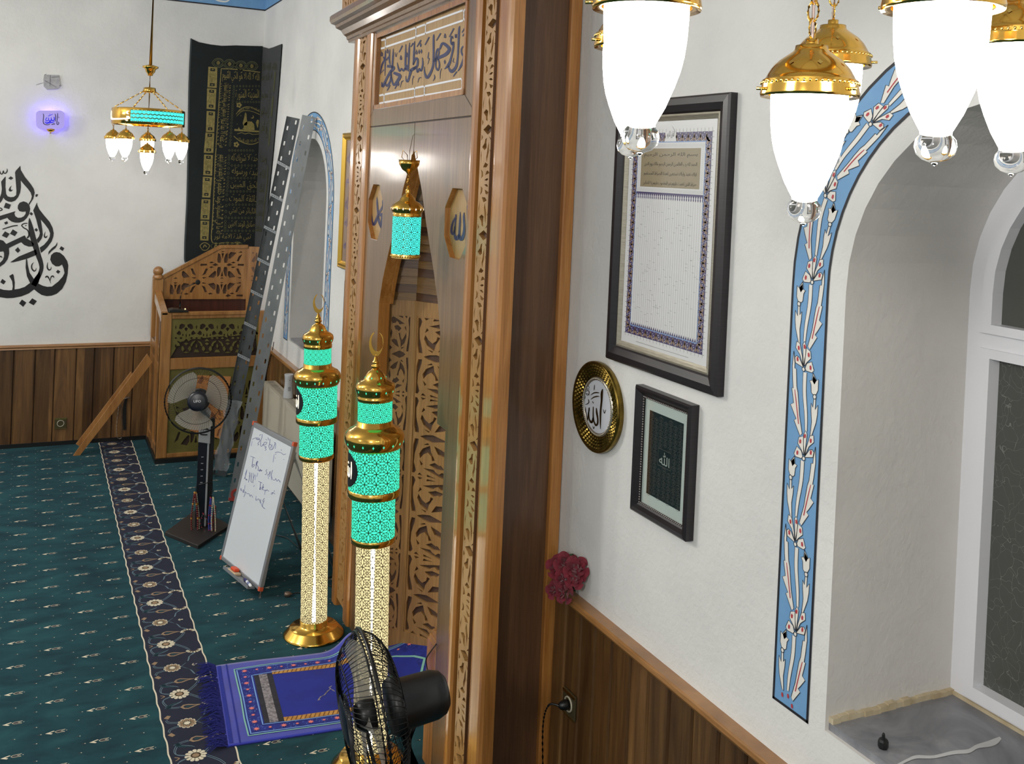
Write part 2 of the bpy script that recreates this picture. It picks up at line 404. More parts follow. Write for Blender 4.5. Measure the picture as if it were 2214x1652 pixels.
def carnation(g):
    for k in range(7):
        t = radians(-78+26*k); c, s = cos(t), sin(t); pet = [(.012, -.006), (.040, -.012), (.047, 0), (.040, .012), (.012, .006)]
        dec(g, [(a*c-b*s, a*s+b*c) for a, b in pet], M_ivory, H2)
        dec(g, [(a*.62*c-b*.62*s, a*.62*s+b*.62*c) for a, b in pet], M_tan, H3)
    dec(g, [(-.004, -.024), (.016, -.014), (.024, 0), (.016, .014), (-.004, .024)], M_navy, H3+.0003)
for k in range(-6, 10):
    yA = 5.887+.554*k
    for sg in (1, -1):
        if yA > FY+.3: continue
        g = lambda a, b: (SX0+a, min(FY, yA+sg*b))
        for off in (-.004, .004):
            for pp in ([(.15, .0, 0), (.19, .05, 0), (.205, .10, 0), (.235, .125, 0)], [(.23, .12, 0), (.2, .2, 0), (.15, .262, 0)], [(.08, .27, 0), (.03, .245, 0), (.03, .2, 0), (.055, .16, 0), (.095, .15, 0)],
                       [(.07, .015, 0), (.03, .03, 0), (.02, .055, 0)], [(.05, .175, 0), (.085, .19, 0), (.11, .205, 0)], [(.03, .17, 0), (.05, .16, 0)]):
                dst(g, [(a+off*.7, b+off, .0024) for a, b, _ in pp], M_steel, H2)
        dec(g, [(.03, .165), (.05, .15), (.06, .18), (.11, .205), (.06, .195), (.04, .185)], M_dkteal, H2)
        for s2, mt, h in ((1, M_tan, H2), (.62, M_navy, H2+.0002), (.36, M_dkteal, H3)):
            dec(g, [(.13+(a-.13)*s2, .145+(b-.145)*s2) for a, b in [(.095, .15), (.11, .168), (.135, .168), (.165, .155), (.2, .148), (.17, .14), (.13, .123), (.108, .13)]], mt, h)
        dec(g, [(.012, .075), (.03, .06), (.045, .085), (.03, .095)], M_tan, H2)
        dst(g, [(.215, .012, .004), (.205, .0, .005), (.23, 0.004, .004)], M_ivory, H3)
        carnation(lambda a, b: (SX0+.235+b*.9, min(FY, yA+sg*(.165-a*.75))))
    rosette(lambda a, b: (SX0+.107+a, min(FY, yA+b)), 12, .042, M_tan, M_ivory, M_ivory)
    rosette(lambda a, b: (SX0+.107+a, min(FY, yA+.277+b)), 12, .046, M_ivory, M_tan, M_ivory)
    dst(lambda a, b: (SX0+a, min(FY, yA+.277+b)), [(.02, .014, .004), (.038, 0, .006), (.02, -.014, .004)], M_tan, H2)
struct(mb.build('floor', base=False))

# ------------------------------------------------------------------ board panelling and cap rails
def boards(P, edges, z0, z1, mt, name, gap=.006):
    mb = MB(); mb.fbox(P, min(edges), max(edges), z0, z1, 0, .006, M_dark)
    for a, b in zip(edges[:-1], edges[1:]):
        lo, hi = min(a, b)+gap/2, max(a, b)-gap/2
        mb.prism(P_side(P), [(lo, .0), (lo, .013), (lo+.006, .02), (hi-.006, .02), (hi, .013), (hi, 0)], z0, z1, mt)
    return struct(mb.build(name, base=False))
def P_side(P):   # same wall seen from above: a along the wall, b outwards, c upwards
    return Pl(P.o, P.u, P.n, P.v)
k = 3.358
near = sorted(WR.px(1140+x/k, 1160+y/k, .02)[0] for x, y in [(160, 330), (285, 480), (395, 575), (497, 660), (617, 760), (750, 865), (883, 975), (1035, 1110), (1200, 1250), (1390, 1410), (1590, 1580)])
near = [-3.53]+[a for a in near if a > -3.48]
while near[-1] < 3.3: near.append(near[-1]+.115)
boards(WR, near, 0, .955, M_wains, 'trim_1')
far = [-1.6, -1.46, -1.32, -1.18, -1.04, -.9, -.76, -.62, -.48, -.34] + sorted(WF.px(x/3.442, 700+y/3.442, .02)[0] for x, y in [(95, 500), (255, 500), (400, 500), (560, 500), (695, 500), (840, 500), (985, 500)])
far += [far[-1]+.145, far[-1]+.29, far[-1]+.43, far[-1]+.57, far[-1]+.71, WX-.03]
boards(WF, [a for a in far if a <= WX-.02], .03, .885, M_wainsf, 'trim_2')
boards(WR, [-FY+.03+.135*i for i in range(30) if -FY+.03+.135*i < -5.9], 0, .955, M_wains, 'trim_3')
def caprail(P, a0, a1, zt, name, d=.055, h=.03):
    mb = MB(); prof = [(0, zt-h), (.03, zt-h-.012), (d-.008, zt-h), (d, zt-h*.6), (d-.002, zt-.005), (d-.008, zt), (0, zt)]
    E = Pl(P.o, P.n, P.v, P.u); mb.prism(E, prof, a0, a1, M_cap, back=True); return struct(mb.build(name, base=False))
caprail(WR, -3.53, 3.3, .985, 'trim_4'); caprail(WF, -1.6, WX-.02, .912, 'trim_5', .035, .028); caprail(WR, -FY+.03, -5.9, .985, 'trim_6')
mb = MB(); mb.fbox(WF, -3, 1.03, 0, .036, 0, .03, M_blackpl); struct(mb.build('baseboard_far', base=False))

# ------------------------------------------------------------------ painted flower borders round the windows
K = 6.884
def bw(x, y):            # enlargement of one repeat -> (across 0..1, along 0..1)
    xl = 425-95*y/1652; xr = 1010-90*y/1652; return ((x-xl)/(xr-xl), (y-310)/1170)
PET = [[(590, 1460), (450, 1420), (440, 1350), (470, 1320), (520, 1340), (570, 1420)], [(580, 1430), (530, 1300), (455, 1220), (470, 1130), (530, 1150), (575, 1330)],
       [(590, 1440), (578, 1150), (610, 1105), (640, 1160), (625, 1300)], [(605, 1440), (640, 1190), (715, 1220), (725, 1310), (650, 1380)], [(620, 1460), (650, 1390), (735, 1350), (775, 1460), (740, 1495), (640, 1490)]]
TUL = [(575, 320), (580, 420), (620, 435), (590, 480), (575, 580), (545, 605), (490, 590), (465, 530), (475, 385), (505, 410)]
TRED = [(568, 350), (574, 428), (535, 470), (510, 412)]
SHE = [(490, 650), (525, 650), (525, 770), (560, 720), (550, 830), (525, 960), (530, 1150), (500, 1140), (450, 960), (440, 850), (445, 720), (485, 790)]
LEAF = [(935, 100), (940, 300), (910, 500), (890, 600), (915, 595), (860, 790), (910, 825), (830, 940), (790, 990), (825, 1020), (700, 1200), (665, 1160), (740, 930), (770, 780), (800, 640), (830, 560), (865, 330), (895, 325), (900, 250)]
def border(ac, name, z0=1.135, unit=.2465, first=1.355):
    mb = MB(); ri, ro = .56, .705; L1 = ZC-z0; LA = pi*(ri+ro)/2; LT = 2*L1+LA
    def path(t, w):      # t: length from the foot on the far side, w: 0 outer edge .. 1 inner edge
        r = ro+(ri-ro)*w
        if t < L1: return (ac-r, z0+t)
        if t > L1+LA: return (ac+r, z0+LT-t)
        th = pi-(t-L1)/((ri+ro)/2); return (ac+r*cos(th), ZC+r*sin(th))
    def fn(h): return lambda t, w: WR.at(*path(min(max(t, 0), LT), w), h)
    N = 70; ts = [LT*i/N for i in range(N+1)]
    for w0, w1, mt, h in ((0, 1, M_blue, .0012), (-.01, .05, M_line, .0016), (.95, 1.01, M_line, .0016)):
        vs = [fn(h)(t, w) for t in ts for w in (w0, w1)]; mb.add(vs, [(2*i, 2*i+1, 2*i+3, 2*i+2) for i in range(N)], mt)
    for t0 in (0, LT-.008): mb.quad(*[fn(.0016)(t0+d, w) for d, w in ((0, 0), (0, 1), (.008, 1), (.008, 0))], M_line)
    n = int(LT/unit)+2
    for k in range(-1, n):
        base = first-z0-unit*1+unit*k; flip = k % 2
        def g(h):
            def q(x, y):
                w, s = bw(x, y); w = .94-w*.94+.03 if flip else w*.94+.03
                return fn(h)(base-(s-1)*unit, w)
            return q
        def ok(pts): return all(.004 < base-(bw(*p[:2])[1]-1)*unit < LT-.004 for p in pts)
        def shape(pts, mt, line=9):
            if not ok(pts): return
            mb.poly(g(.0020), pts, mt)
            if line: mb.stroke(g(.0024), [p+(line,) for p in pts]+[pts[0]+(line,)], M_line, 1)
        st = [(712, 345, 56), (692, 600, 54), (632, 900, 44), (605, 1112, 30)]
        if ok(st):
            mb.stroke(g(.0018), [(x, y, w+18) for x, y, w in st], M_line); mb.stroke(g(.0020), st, M_cream)
        shape(LEAF, M_cream); shape(SHE, M_cream); shape(TUL, M_cream); shape(TRED, M_red, 0)
        rl = [(860, 610, 10), (820, 750, 15), (740, 1050, 16)]
        if ok(rl): mb.stroke(g(.0026), rl, M_red)
        for p in PET:
            shape(p, M_cream); cx = sum(a for a, b in p)/len(p); cy = sum(b for a, b in p)/len(p); cx += (cx-595)*.22; cy += (cy-1470)*.22
            r = [(cx-16, cy-22), (cx+8, cy-34), (cx+20, cy-4), (cx+12, cy+30), (cx-14, cy+22)]
            if ok(r): mb.poly(g(.0027), r, M_red)
        for cx, cy, rr in ((510, 625, 28), (597, 1478, 26)):
            c = [(cx+rr*cos(2*pi*i/10), cy+rr*1.1*sin(2*pi*i/10)) for i in range(10)]
            if ok(c): mb.poly(g(.0029), c, M_cream); mb.stroke(g(.0031), [p+(10,) for p in c+c[:1]], M_line, 1)
    struct(mb.build(name, base=False))
border(-1.54, 'trim_7'); border(-7.83, 'trim_8')

# blue painted band at the head of the walls
mb = MB()
for P, a0, a1, r in ((WF, -2, WX, 0), (WR, -FY, -6.2, 1)):
    mb.quad(P.at(a0, 4.10, .0012), P.at(a1, 4.10, .0012), P.at(a1, 4.5, .0012), P.at(a0, 4.5, .0012), M_blue)
    mb.quad(P.at(a0, 4.092, .0016), P.at(a1, 4.092, .0016), P.at(a1, 4.105, .0016), P.at(a0, 4.105, .0016), M_line)
    n = int((a1-a0)/.46)
    for i in range(n):
        g = lambda a, b: P.at(a0+(i+a)*.46 if not r else a1-(i+a)*.46, 4.10+b*.4, .002)
        mb.stroke(g, [(.02, .5, .02), (.12, .2, .05), (.3, .1, .06), (.48, .2, .07), (.6, .5, .05), (.5, .7, .02)], M_cream)
        mb.stroke(lambda a, b: g(a, b+.06), [(.15, .24, .02), (.3, .14, .05), (.45, .24, .06), (.52, .45, .03)], M_red)
        mb.stroke(g, [(.55, .15, .02), (.68, .1, .035), (.85, .12, .035), (.95, .3, .02)], M_cream)
        mb.poly(g, [(.62, .4), (.72, .25), (.9, .3), (.96, .5), (.8, .62)], M_red)
struct(mb.build('trim_9', base=False))

# ------------------------------------------------------------------ windows
def glassmat():
    m, nt, b = nodes('patterned_night_glass'); mp = tex(nt, (1, 2.0, 1.6))
    v = nt.nodes.new('ShaderNodeTexVoronoi'); v.feature = 'DISTANCE_TO_EDGE'; v.inputs['Scale'].default_value = 14
    n = noise(nt, mp, 6, 2); ad = nt.nodes.new('ShaderNodeVectorMath'); ad.operation = 'MULTIPLY_ADD'; ad.inputs[1].default_value = (.25, .25, .25)
    nt.links.new(n.outputs['Color'], ad.inputs[0]); nt.links.new(mp.outputs[0], ad.inputs[2]); nt.links.new(ad.outputs[0], v.inputs['Vector'])
    r = ramp(nt, v.outputs['Distance'], [(0, (120, 122, 116)), (.02, (70, 72, 68)), (.05, (76, 78, 74))]); nt.links.new(r.outputs[0], b.inputs['Base Color'])
    b.inputs['Roughness'].default_value = .22; bumpn(nt, b, v.outputs['Distance'], .25, .004); return m
M_nglass = glassmat()
M_nglass2 = mat('plain_night_glass', (84, 86, 80), .12, c2=(76, 78, 74), scale=3)
M_marble = None
def marble():
    m, nt, b = nodes('grey_marble'); mp = tex(nt); n = noise(nt, mp, 5, 8, 1.2, .62)
    r = ramp(nt, n.outputs[0], [(.3, (104, 106, 112)), (.55, (132, 133, 138)), (.8, (156, 157, 162))]); nt.links.new(r.outputs[0], b.inputs['Base Color'])
    b.inputs['Roughness'].default_value = .3; return m
M_marble = marble()
M_vein = mat('white_marble_vein', (196, 196, 196), .3)
M_caulk = mat('yellowed_caulk', (204, 192, 164), .8, c2=(178, 160, 128), scale=18)
M_curt = mat('dark_grey_cloth', (48, 48, 54), .8)
for (ac, h), nm in zip(WIN, ('window_1', 'window_2')):
    mb = MB(); C0 = -.468
    lower = [(ac-h+.085, 1.225), (ac+h-.085, 1.225), (ac+h-.085, 2.149), (ac-h+.085, 2.149)]
    up = [(ac-h+.085, 2.244), (ac+h-.085, 2.244)] + [(ac+(h-.085)*cos(pi*k/20), ZC+(h-.085)*sin(pi*k/20)) for k in range(21)]
    mb.prism(WR, archpts(ac, h, 1.155, ZC), C0-.05, C0, M_white, [lower, up])
    g = .035
    lo2 = [(ac-h+.05, 1.19), (ac+h-.05, 1.19), (ac+h-.05, 2.175), (ac-h+.05, 2.175)]
    up2 = [(ac-h+.05, 2.218), (ac+h-.05, 2.218)] + [(ac+(h-.05)*cos(pi*k/20), ZC+(h-.05)*sin(pi*k/20)) for k in range(21)]
    mb.prism(WR, lo2, C0, C0+.012, M_white, [lower]); mb.prism(WR, up2, C0, C0+.012, M_white, [up])
    w = struct(mb.build(nm, base=False))
    mb = MB(); mb.prism(WR, lower, C0-.035, C0-.03, M_nglass, back=True); mb.build('lower_pane', w)
    mb = MB(); mb.prism(WR, up, C0-.035, C0-.03, M_nglass2, back=True); mb.build('arched_pane', w)
    mb = MB()
    mb.prism(WR, [(ac+h-.085-p[0]+ac+h-.085, p[1]) if False else p for p in up], C0-.060, C0-.056, M_curt); mb.prism(WR, lower, C0-.060, C0-.056, M_curt); mb.build('night_blind', w)
    mb = MB(); mb.fbox(WR, ac-h+.002, ac+h-.002, SILL-.03, SILL, -.47, -.012, M_marble); s = mb.build('window_sill', w)
    mb = MB()
    if nm == 'window_1':
        fz = lambda x, y: FLS.pt(1960+x/6.882, 1412+y/6.882, .0012)
        FLS = Pl((0, 0, SILL), (1, 0, 0), (0, 1, 0), (0, 0, 1))
        mb.stroke(fz, [(-560, 1830, 30), (-200, 1700, 40), (0, 1600, 40), (150, 1545, 50), (400, 1545, 45), (700, 1480, 55), (920, 1460, 60), (1050, 1390, 60), (1230, 1350, 90), (1330, 1310, 90), (1400, 1260, 40)], M_vein)
        mb.build('marble_vein', s)
        mb = MB(); e = .012
        for k in range(16):      # uneven bead of filler along the foot of the reveal and the frame
            t0, t1 = -.47+.458*k/16, -.47+.458*(k+1)/16; r = .012+.006*random.random()
            mb.fbox(WR, ac-h, ac-h+r, SILL, SILL+.012+.008*random.random(), t0, t1, M_caulk)
        mb.fbox(WR, ac-h, ac+h, SILL, SILL+.01, -.47, -.462, M_caulk); mb.build('filler_bead', w)

# ================================================================== PRAYER NICHE (wooden front against the wall)
_s = .045
MO = Vector((1.62, 3.566, 0))
MH = Pl(MO, (_s, 1, 0), (0, 0, 1), (-1, _s, 0))             # a = along the front from its near corner
mih = thing('prayer_niche', MH.at(1.09, 0, -.17), 'tall carved wooden prayer niche with navy lettering against the white wall', 'prayer niche')
def fret(mb, P, a0, a1, b0, b1, n, holes, c0, c1, mt, back, flip=False, side=None):
    """pierced board: n repeats of a cell, holes given in (across 0..1, along -1..1)"""
    L = (b1-b0)/n
    for k in range(n):
        bc = b0+(k+.5)*L
        hs = [[((a1-(a1-a0)*s) if flip else (a0+(a1-a0)*s), bc+t*L/2) for s, t in h] for h in holes]
        mb.prism(P, [(a0, bc-L/2), (a1, bc-L/2), (a1, bc+L/2), (a0, bc+L/2)], c0, c1, mt, hs, side=side)
    mb.quad(P.at(a0, b0, c0), P.at(a1, b0, c0), P.at(a1, b1, c0), P.at(a0, b1, c0), back)
def mirrored(hs): return [h for h in hs] + [[(s, -t) for s, t in reversed(h)] for h in hs]
# pilaster pattern, half a repeat (diamond at 0, knot at 1)
def ps(x, y): return (min(.97, max(.03, (x-592)/205)), (1420-y)/770)
PIL = [[ps(*q) for q in h] for h in ([(660, 1120), (690, 1150), (685, 1240), (690, 1300), (665, 1280), (655, 1220), (622, 1165)], [(700, 945), (712, 1010), (727, 1100), (722, 1250), (710, 1180), (700, 1080), (690, 1020)],
    [(775, 850), (772, 950), (750, 880)], [(778, 1000), (772, 1100), (735, 1130), (765, 1050)], [(622, 930), (614, 1120), (603, 1050)], [(650, 870), (700, 870), (725, 910), (680, 942)],
    [(690, 755), (750, 790), (725, 825), (705, 815)], [(628, 705), (655, 740), (650, 800), (620, 840), (632, 780)], [(604, 1262), (628, 1310), (606, 1355)], [(745, 1265), (750, 1290), (722, 1320)], [(783, 1170), (790, 1340), (776, 1260)])]
PIL = mirrored(PIL)+[[ps(*q) for q in [(700, 1345), (765, 1400), (760, 1440), (700, 1495), (628, 1420)]]]+[[(.42, .955), (.60, .97), (.72, .93), (.60, .92)], [(.60, -.97), (.42, -.955), (.60, -.92), (.72, -.93)]]
# vine scroll of the niche panels, half a repeat (lens at 0)
def vs_(x, y): return (min(.975, max(.025, (x-62)/328)), (605-y)/462)
VIN = [[vs_(*q) for q in h] for h in ([(366, 165), (388, 165), (384, 480), (370, 568), (342, 570), (345, 520), (366, 400), (370, 290), (352, 200)],
    [(146, 275), (200, 266), (256, 300), (232, 322), (215, 337), (185, 315), (170, 322), (150, 290)], [(215, 360), (236, 352), (243, 400), (270, 437), (300, 405), (326, 350), (334, 400), (310, 468), (256, 520), (246, 450)],
    [(105, 312), (123, 350), (106, 420), (88, 370)], [(110, 445), (150, 425), (195, 440), (226, 525), (172, 500), (120, 460)], [(100, 180), (130, 166), (200, 196), (300, 245), (222, 256), (207, 232), (182, 215), (163, 240), (120, 246), (98, 215)],
    [(84, 502), (130, 530), (85, 562)], [(262, 526), (306, 514), (270, 545)], [(316, 268), (330, 330), (302, 292)], [(200, 158), (268, 155), (272, 182)], [(300, 155), (340, 155), (325, 182)])]
VIN = mirrored(VIN)+[[vs_(*q) for q in [(125, 605), (235, 562), (290, 577), (332, 605), (290, 633), (240, 648)]]]

UC = 1.07
HW = [(0, .63), (1.493, .63), (1.4931, .515), (1.89, .507), (2.027, .453), (2.156, .377), (2.358, .243), (2.513, .152), (2.63, .06), (2.704, .002)]
opening = [(UC+w, z) for z, w in HW]+[(UC-w, z) for z, w in reversed(HW)]
def octagon(a, z, r): return [(a+r*cos(pi/8+pi*k/4), z+r*sin(pi/8+pi*k/4)) for k in range(8)]
OC = [(.42, 2.386), (1.735, 2.370)]
oct_holes = [octagon(a, z, .162) for a, z in OC]
mb = MB()
outer = [(.20, 0)]+[(UC-w, z) for z, w in HW]+[(UC+w, z) for z, w in reversed(HW)]+[(1.96, 0), (1.96, 2.838), (.20, 2.838)]
outer = [(.20, 0), (UC-.63, 0)]+[(UC-w, z) for z, w in HW[1:]]+[(UC+w, z) for z, w in reversed(HW[1:])]+[(UC+.63, 0), (1.96, 0), (1.96, 2.838), (.20, 2.838)]
mb.prism(MH, outer, -.06, 0, M_oak, oct_holes, side=M_pine)
sign = [(.392, 2.948), (1.842, 2.948), (1.842, 3.345), (.392, 3.345)]
mb.prism(MH, [(.20, 2.844), (1.96, 2.844), (1.96, 3.42), (.20, 3.42)], -.05, .0, M_oak, [sign], side=M_pine)
fp = mb.build('front_panel', mih, bevel=.003)
mb = MB()   # raised bead round the sign and the arch, mitre lines
for p, q in zip(sign, sign[1:]+sign[:1]):
    a0, a1 = min(p[0], q[0])-.012, max(p[0], q[0])+.012; b0, b1 = min(p[1], q[1])-.012, max(p[1], q[1])+.012
    mb.fbox(MH, a0, a1, b0, b1, 0, .006, M_pine)
mb.fbox(MH, UC-.001, UC+.001, 2.70, 2.838, 0, .001, M_dark); mb.fbox(MH, .2, 1.96, 2.838, 2.844, -.02, -.004, M_dark)
for a, b in ((1.842, 3.345), (.392, 3.345), (1.842, 2.948), (.392, 2.948)):
    s1 = 1 if a > 1 else -1; s2 = 1 if b > 3 else -1
    mb.stroke(lambda x, y: MH.at(x, y, .001), [(a+s1*.012, b+s2*.012, .003), (a+s1*.115, b+s2*.075, .003)], M_dark)
mb.build('sign_moulding', mih)
mb = MB()
for sg in (1, -1):
    e = [(UC+sg*(w+.0), z) for z, w in HW[3:]]; mb.solidstroke(MH, [(a, z, .022) for a, z in e], -.075, -.055, M_pine, 3)
    mb.fbox(MH, UC+sg*.63, UC+sg*.51, 0, .55, -.10, .0, M_pine)
    for j, (z, d) in enumerate(((.55, .012), (.575, .03), (.6, .055))): mb.fbox(MH, UC+sg*.63, UC+sg*(.51+d), z-.01, z+.018, -.10, -d*.4, M_pine)
mb.build('jamb_plinth', mih, bevel=.004)
# lettering
FN = zoomfn(MH, 800, 20, 7.508, -.0185)
mb = MB(); mb.fbox(MH, .35, 1.88, 2.92, 3.37, -.045, -.02, wood('sign_board', [(.25, (160, 124, 74)), (.5, (178, 142, 90)), (.8, (190, 156, 104))], (10, 10, .7), 2, .4, .2))
board = mb.build('sign_board', mih)
mb = MB()
TXT = [
 [(1585, 400, 8), (1562, 470, 24), (1560, 550, 28), (1590, 595, 10)], [(1455, 270, 8), (1445, 330, 32), (1432, 600, 30), (1420, 800, 28), (1395, 930, 42), (1330, 1008, 56), (1285, 970, 36), (1265, 900, 12)],
 [(1590, 690, 44), (1530, 745, 50), (1490, 720, 30), (1482, 650, 26), (1515, 602, 22), (1532, 650, 26), (1525, 760, 32), (1500, 870, 44), (1425, 1005, 14)],
 [(1350, 480, 10), (1325, 440, 26), (1308, 520, 26), (1330, 572, 32), (1352, 530, 26), (1346, 640, 32), (1310, 800, 32), (1270, 910, 46), (1205, 970, 8)],
 [(1130, 655, 26), (1170, 558, 40), (1230, 580, 50), (1285, 650, 52), (1230, 730, 56), (1130, 780, 50), (1060, 820, 46), (1035, 850, 30)],
 [(1062, 820, 26), (1075, 700, 28), (1105, 640, 24), (1116, 720, 24), (1072, 820, 28), (1066, 930, 24), (1100, 990, 30), (1126, 900, 24), (1100, 800, 20)],
 [(1038, 405, 10), (1030, 470, 30), (1028, 800, 30), (1010, 960, 36), (930, 1110, 46), (885, 1030, 26), (880, 930, 8)],
 [(850, 785, 12), (855, 900, 28), (825, 1000, 32), (800, 960, 20), (770, 1020, 30), (750, 940, 24), (720, 955, 46), (690, 972, 50), (655, 995, 46)],
 [(722, 518, 14), (712, 700, 30), (700, 905, 22)], [(700, 900, 22), (740, 800, 32), (772, 820, 32), (762, 920, 36), (700, 970, 46)], [(665, 985, 46), (640, 1080, 36), (610, 1170, 36), (585, 1150, 20), (580, 1080, 6)],
 [(640, 545, 10), (630, 720, 30), (620, 1010, 18)], [(580, 568, 12), (575, 780, 30), (575, 940, 30), (598, 980, 28), (604, 900, 20)], [(575, 950, 30), (540, 1000, 28), (510, 960, 20), (480, 1005, 28), (455, 940, 22), (440, 865, 10)],
 [(380, 1030, 40), (430, 1050, 52), (485, 1088, 52), (420, 1200, 46), (375, 1222, 30), (345, 1100, 24), (340, 1000, 24)], [(275, 922, 44), (380, 948, 52), (330, 1020, 46), (270, 1120, 36), (205, 1255, 40), (190, 1180, 10)],
 [(345, 1060, 20), (320, 1180, 30), (270, 1245, 32), (245, 1180, 14)], [(376, 638, 10), (370, 780, 28), (356, 960, 24)], [(320, 650, 10), (312, 800, 26), (325, 905, 18)], [(250, 660, 10), (246, 800, 26), (240, 1085, 8)],
 [(215, 770, 18), (230, 820, 20), (200, 885, 26), (180, 960, 20), (166, 1060, 8)], [(182, 1030, 8), (225, 980, 12)]]
for a, b, c, d in ((470, 700, 525, 590), (660, 610, 702, 548), (760, 610, 826, 500), (890, 580, 960, 450), (1075, 510, 1146, 388), (1285, 450, 1360, 308), (1490, 380, 1578, 238), (1500, 440, 1588, 288), (1350, 1092, 1405, 1010), (275, 1322, 325, 1228), (398, 1292, 442, 1222), (265, 830, 300, 770)):
    TXT.append([(a, b, 16), (c, d, 22)])
for x, y in ((500, 790), (600, 745), (752, 700), (1215, 435), (190, 730), (283, 682)):
    TXT.append([(x, y-45, 6), (x-12, y+15, 14), (x+8, y+26, 14), (x+10, y-10, 12), (x-4, y-40, 6)])
TXT += [[(952, 695, 10), (940, 790, 18), (960, 802, 12), (935, 895, 6)], [(690, 1085, 14), (710, 1095, 12), (690, 1130, 10), (686, 1225, 6)], [(830, 1108, 14), (795, 1120, 12), (775, 1192, 6)], [(1040, 1060, 8), (1048, 1115, 18), (1020, 1165, 6)], [(1160, 960, 8), (1140, 1020, 12), (1136, 1130, 6)],
        [(545, 1160, 12), (510, 1180, 12), (490, 1272, 6)], [(405, 700, 8), (420, 772, 12), (440, 700, 6)], [(1360, 788, 8), (1345, 850, 14), (1372, 862, 10)], [(1378, 402, 8), (1382, 465, 10), (1395, 405, 8), (1398, 466, 10), (1408, 402, 8)]]
for t in TXT: mb.stroke(FN, t, M_navytext)
for x, y in ((795, 690), (832, 682), (820, 580), (1212, 856), (460, 1212)): mb.poly(FN, [(x, y-42), (x+16, y), (x, y+42), (x-16, y)], M_navytext)
mb.build('sign_lettering', board)
mb = MB()
def bar(y0, y1, xs): pass
for p in ([(180, 505), (238, 490)], [(265, 472), (733, 305)], [(757, 298), (884, 250)], [(917, 232), (1500, 20)], [(1538, 8), (1600, -12)], [(175, 640), (240, 622)], [(265, 608), (735, 452)], [(757, 440), (890, 396)], [(915, 385), (1505, 182)], [(1540, 172), (1600, 148)],
          [(150, 1402), (218, 1386)], [(242, 1382), (713, 1287)], [(737, 1280), (866, 1252)], [(897, 1250), (1475, 1128)], [(1505, 1120), (1572, 1104)], [(150, 1530), (213, 1517)], [(240, 1510), (710, 1432)], [(737, 1422), (872, 1402)], [(897, 1394), (1473, 1297)], [(1503, 1288), (1566, 1276)]):
    mb.stroke(FN, [(x, y, 31) for x, y in p], M_white)
for x, t, b in ((250, 485, 615), (745, 305, 448), (900, 242, 392), (1522, 12, 176), (228, 1388, 1515), (724, 1285, 1428), (882, 1252, 1398), (1490, 1125, 1292)):
    for sg in (1, -1): mb.stroke(FN, [(x+sg*14, t-10, 10), (x-sg*1, (t+b)/2-30, 10), (x-sg*1, (t+b)/2+30, 10), (x+sg*14, b+10, 10)], M_white)
mb.build('sign_border_lines', board)
FO = zoomfn(MH, 780, 390, 8.515, -.0235)
for i, (a, z) in enumerate(OC):
    mb = MB(); mb.prism(MH, octagon(a, z, .175), -.05, -.025, MATS['sign_board']); md = mb.build('medallion', mih)
    mb = MB()
    if i == 0:
        L = [[(1962, 410, 8), (1975, 480, 46), (1970, 700, 42), (1960, 900, 42), (1945, 1080, 32), (1935, 1230, 8)], [(1902, 590, 10), (1895, 680, 38), (1905, 850, 40), (1890, 1000, 52), (1850, 1080, 72), (1815, 1030, 46), (1815, 900, 36), (1825, 750, 36), (1830, 580, 10)],
             [(1815, 1000, 50), (1780, 1060, 66), (1750, 1070, 60), (1725, 980, 32), (1730, 850, 32)], [(1750, 625, 20), (1745, 680, 32), (1700, 760, 32), (1670, 870, 34), (1672, 960, 42), (1700, 985, 42), (1725, 920, 32), (1740, 780, 26), (1750, 690, 26)]]
    else:
        L = [[(297, 310, 8), (300, 400, 30), (310, 560, 32), (320, 620, 42), (300, 690, 46), (270, 760, 46), (235, 815, 42), (212, 760, 26), (208, 640, 6)], [(430, 630, 62), (320, 632, 62)], [(410, 345, 18), (430, 410, 26), (402, 480, 32), (340, 590, 42)],
             [(412, 345, 14), (398, 390, 18), (405, 450, 22)], [(395, 450, 12), (398, 550, 8)], [(402, 660, 50), (382, 780, 42), (365, 890, 8)], [(318, 660, 32), (340, 780, 42), (374, 890, 10)]]
    for t in L: mb.stroke(FO, t, M_navytext)
    mb.build('medallion_lettering', md)
# pilasters and posts
for near_side in (True, False):
    a0, a1 = (.012, .158) if near_side else (2.036, 2.215)
    mb = MB(); fret(mb, MH, a0, a1, .05, 3.41, 8, PIL, -.014, .004, M_fret, M_frback, flip=near_side); mb.build('carved_pilaster', mih)
    mb = MB()
    for x0, x1, r in (((.198, .262, .012), (-.002, -.142, .016)) if near_side else ((1.915, 2.034, .014), (2.217, 2.318, .016))):
        E = Pl(MH.o, MH.u, MH.n, MH.v); lo, hi = min(x0, x1), max(x0, x1)
        pr = [(lo, -.04), (lo, .004), (lo+.012, .014), (lo+.03, .016), (hi-.03, .016), (hi-.012, .014), (hi, .004), (hi, -.04)]
        mb.prism(E, pr, 0, 3.42, M_pine, smooth=False)
    mb.build('stile', mih, bevel=.004, seg=3)
mb = MB(); E = MH
mb.fbox(MH, .158, .200, 0, 3.42, -.05, -.02, M_dark); mb.build('reveal_strip', mih)
# sides, back edge
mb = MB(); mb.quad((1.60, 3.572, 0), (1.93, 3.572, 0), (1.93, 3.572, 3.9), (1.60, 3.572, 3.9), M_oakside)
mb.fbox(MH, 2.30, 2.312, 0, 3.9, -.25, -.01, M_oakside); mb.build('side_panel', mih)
mb = MB(); mb.box((1.635, 3.566, 1.72), (.046, .02, 3.44), M_pine); mb.box((1.943, 3.560, 1.95), (.05, .03, 3.9), M_pine); mb.build('side_edging', mih, bevel=.006, seg=3)
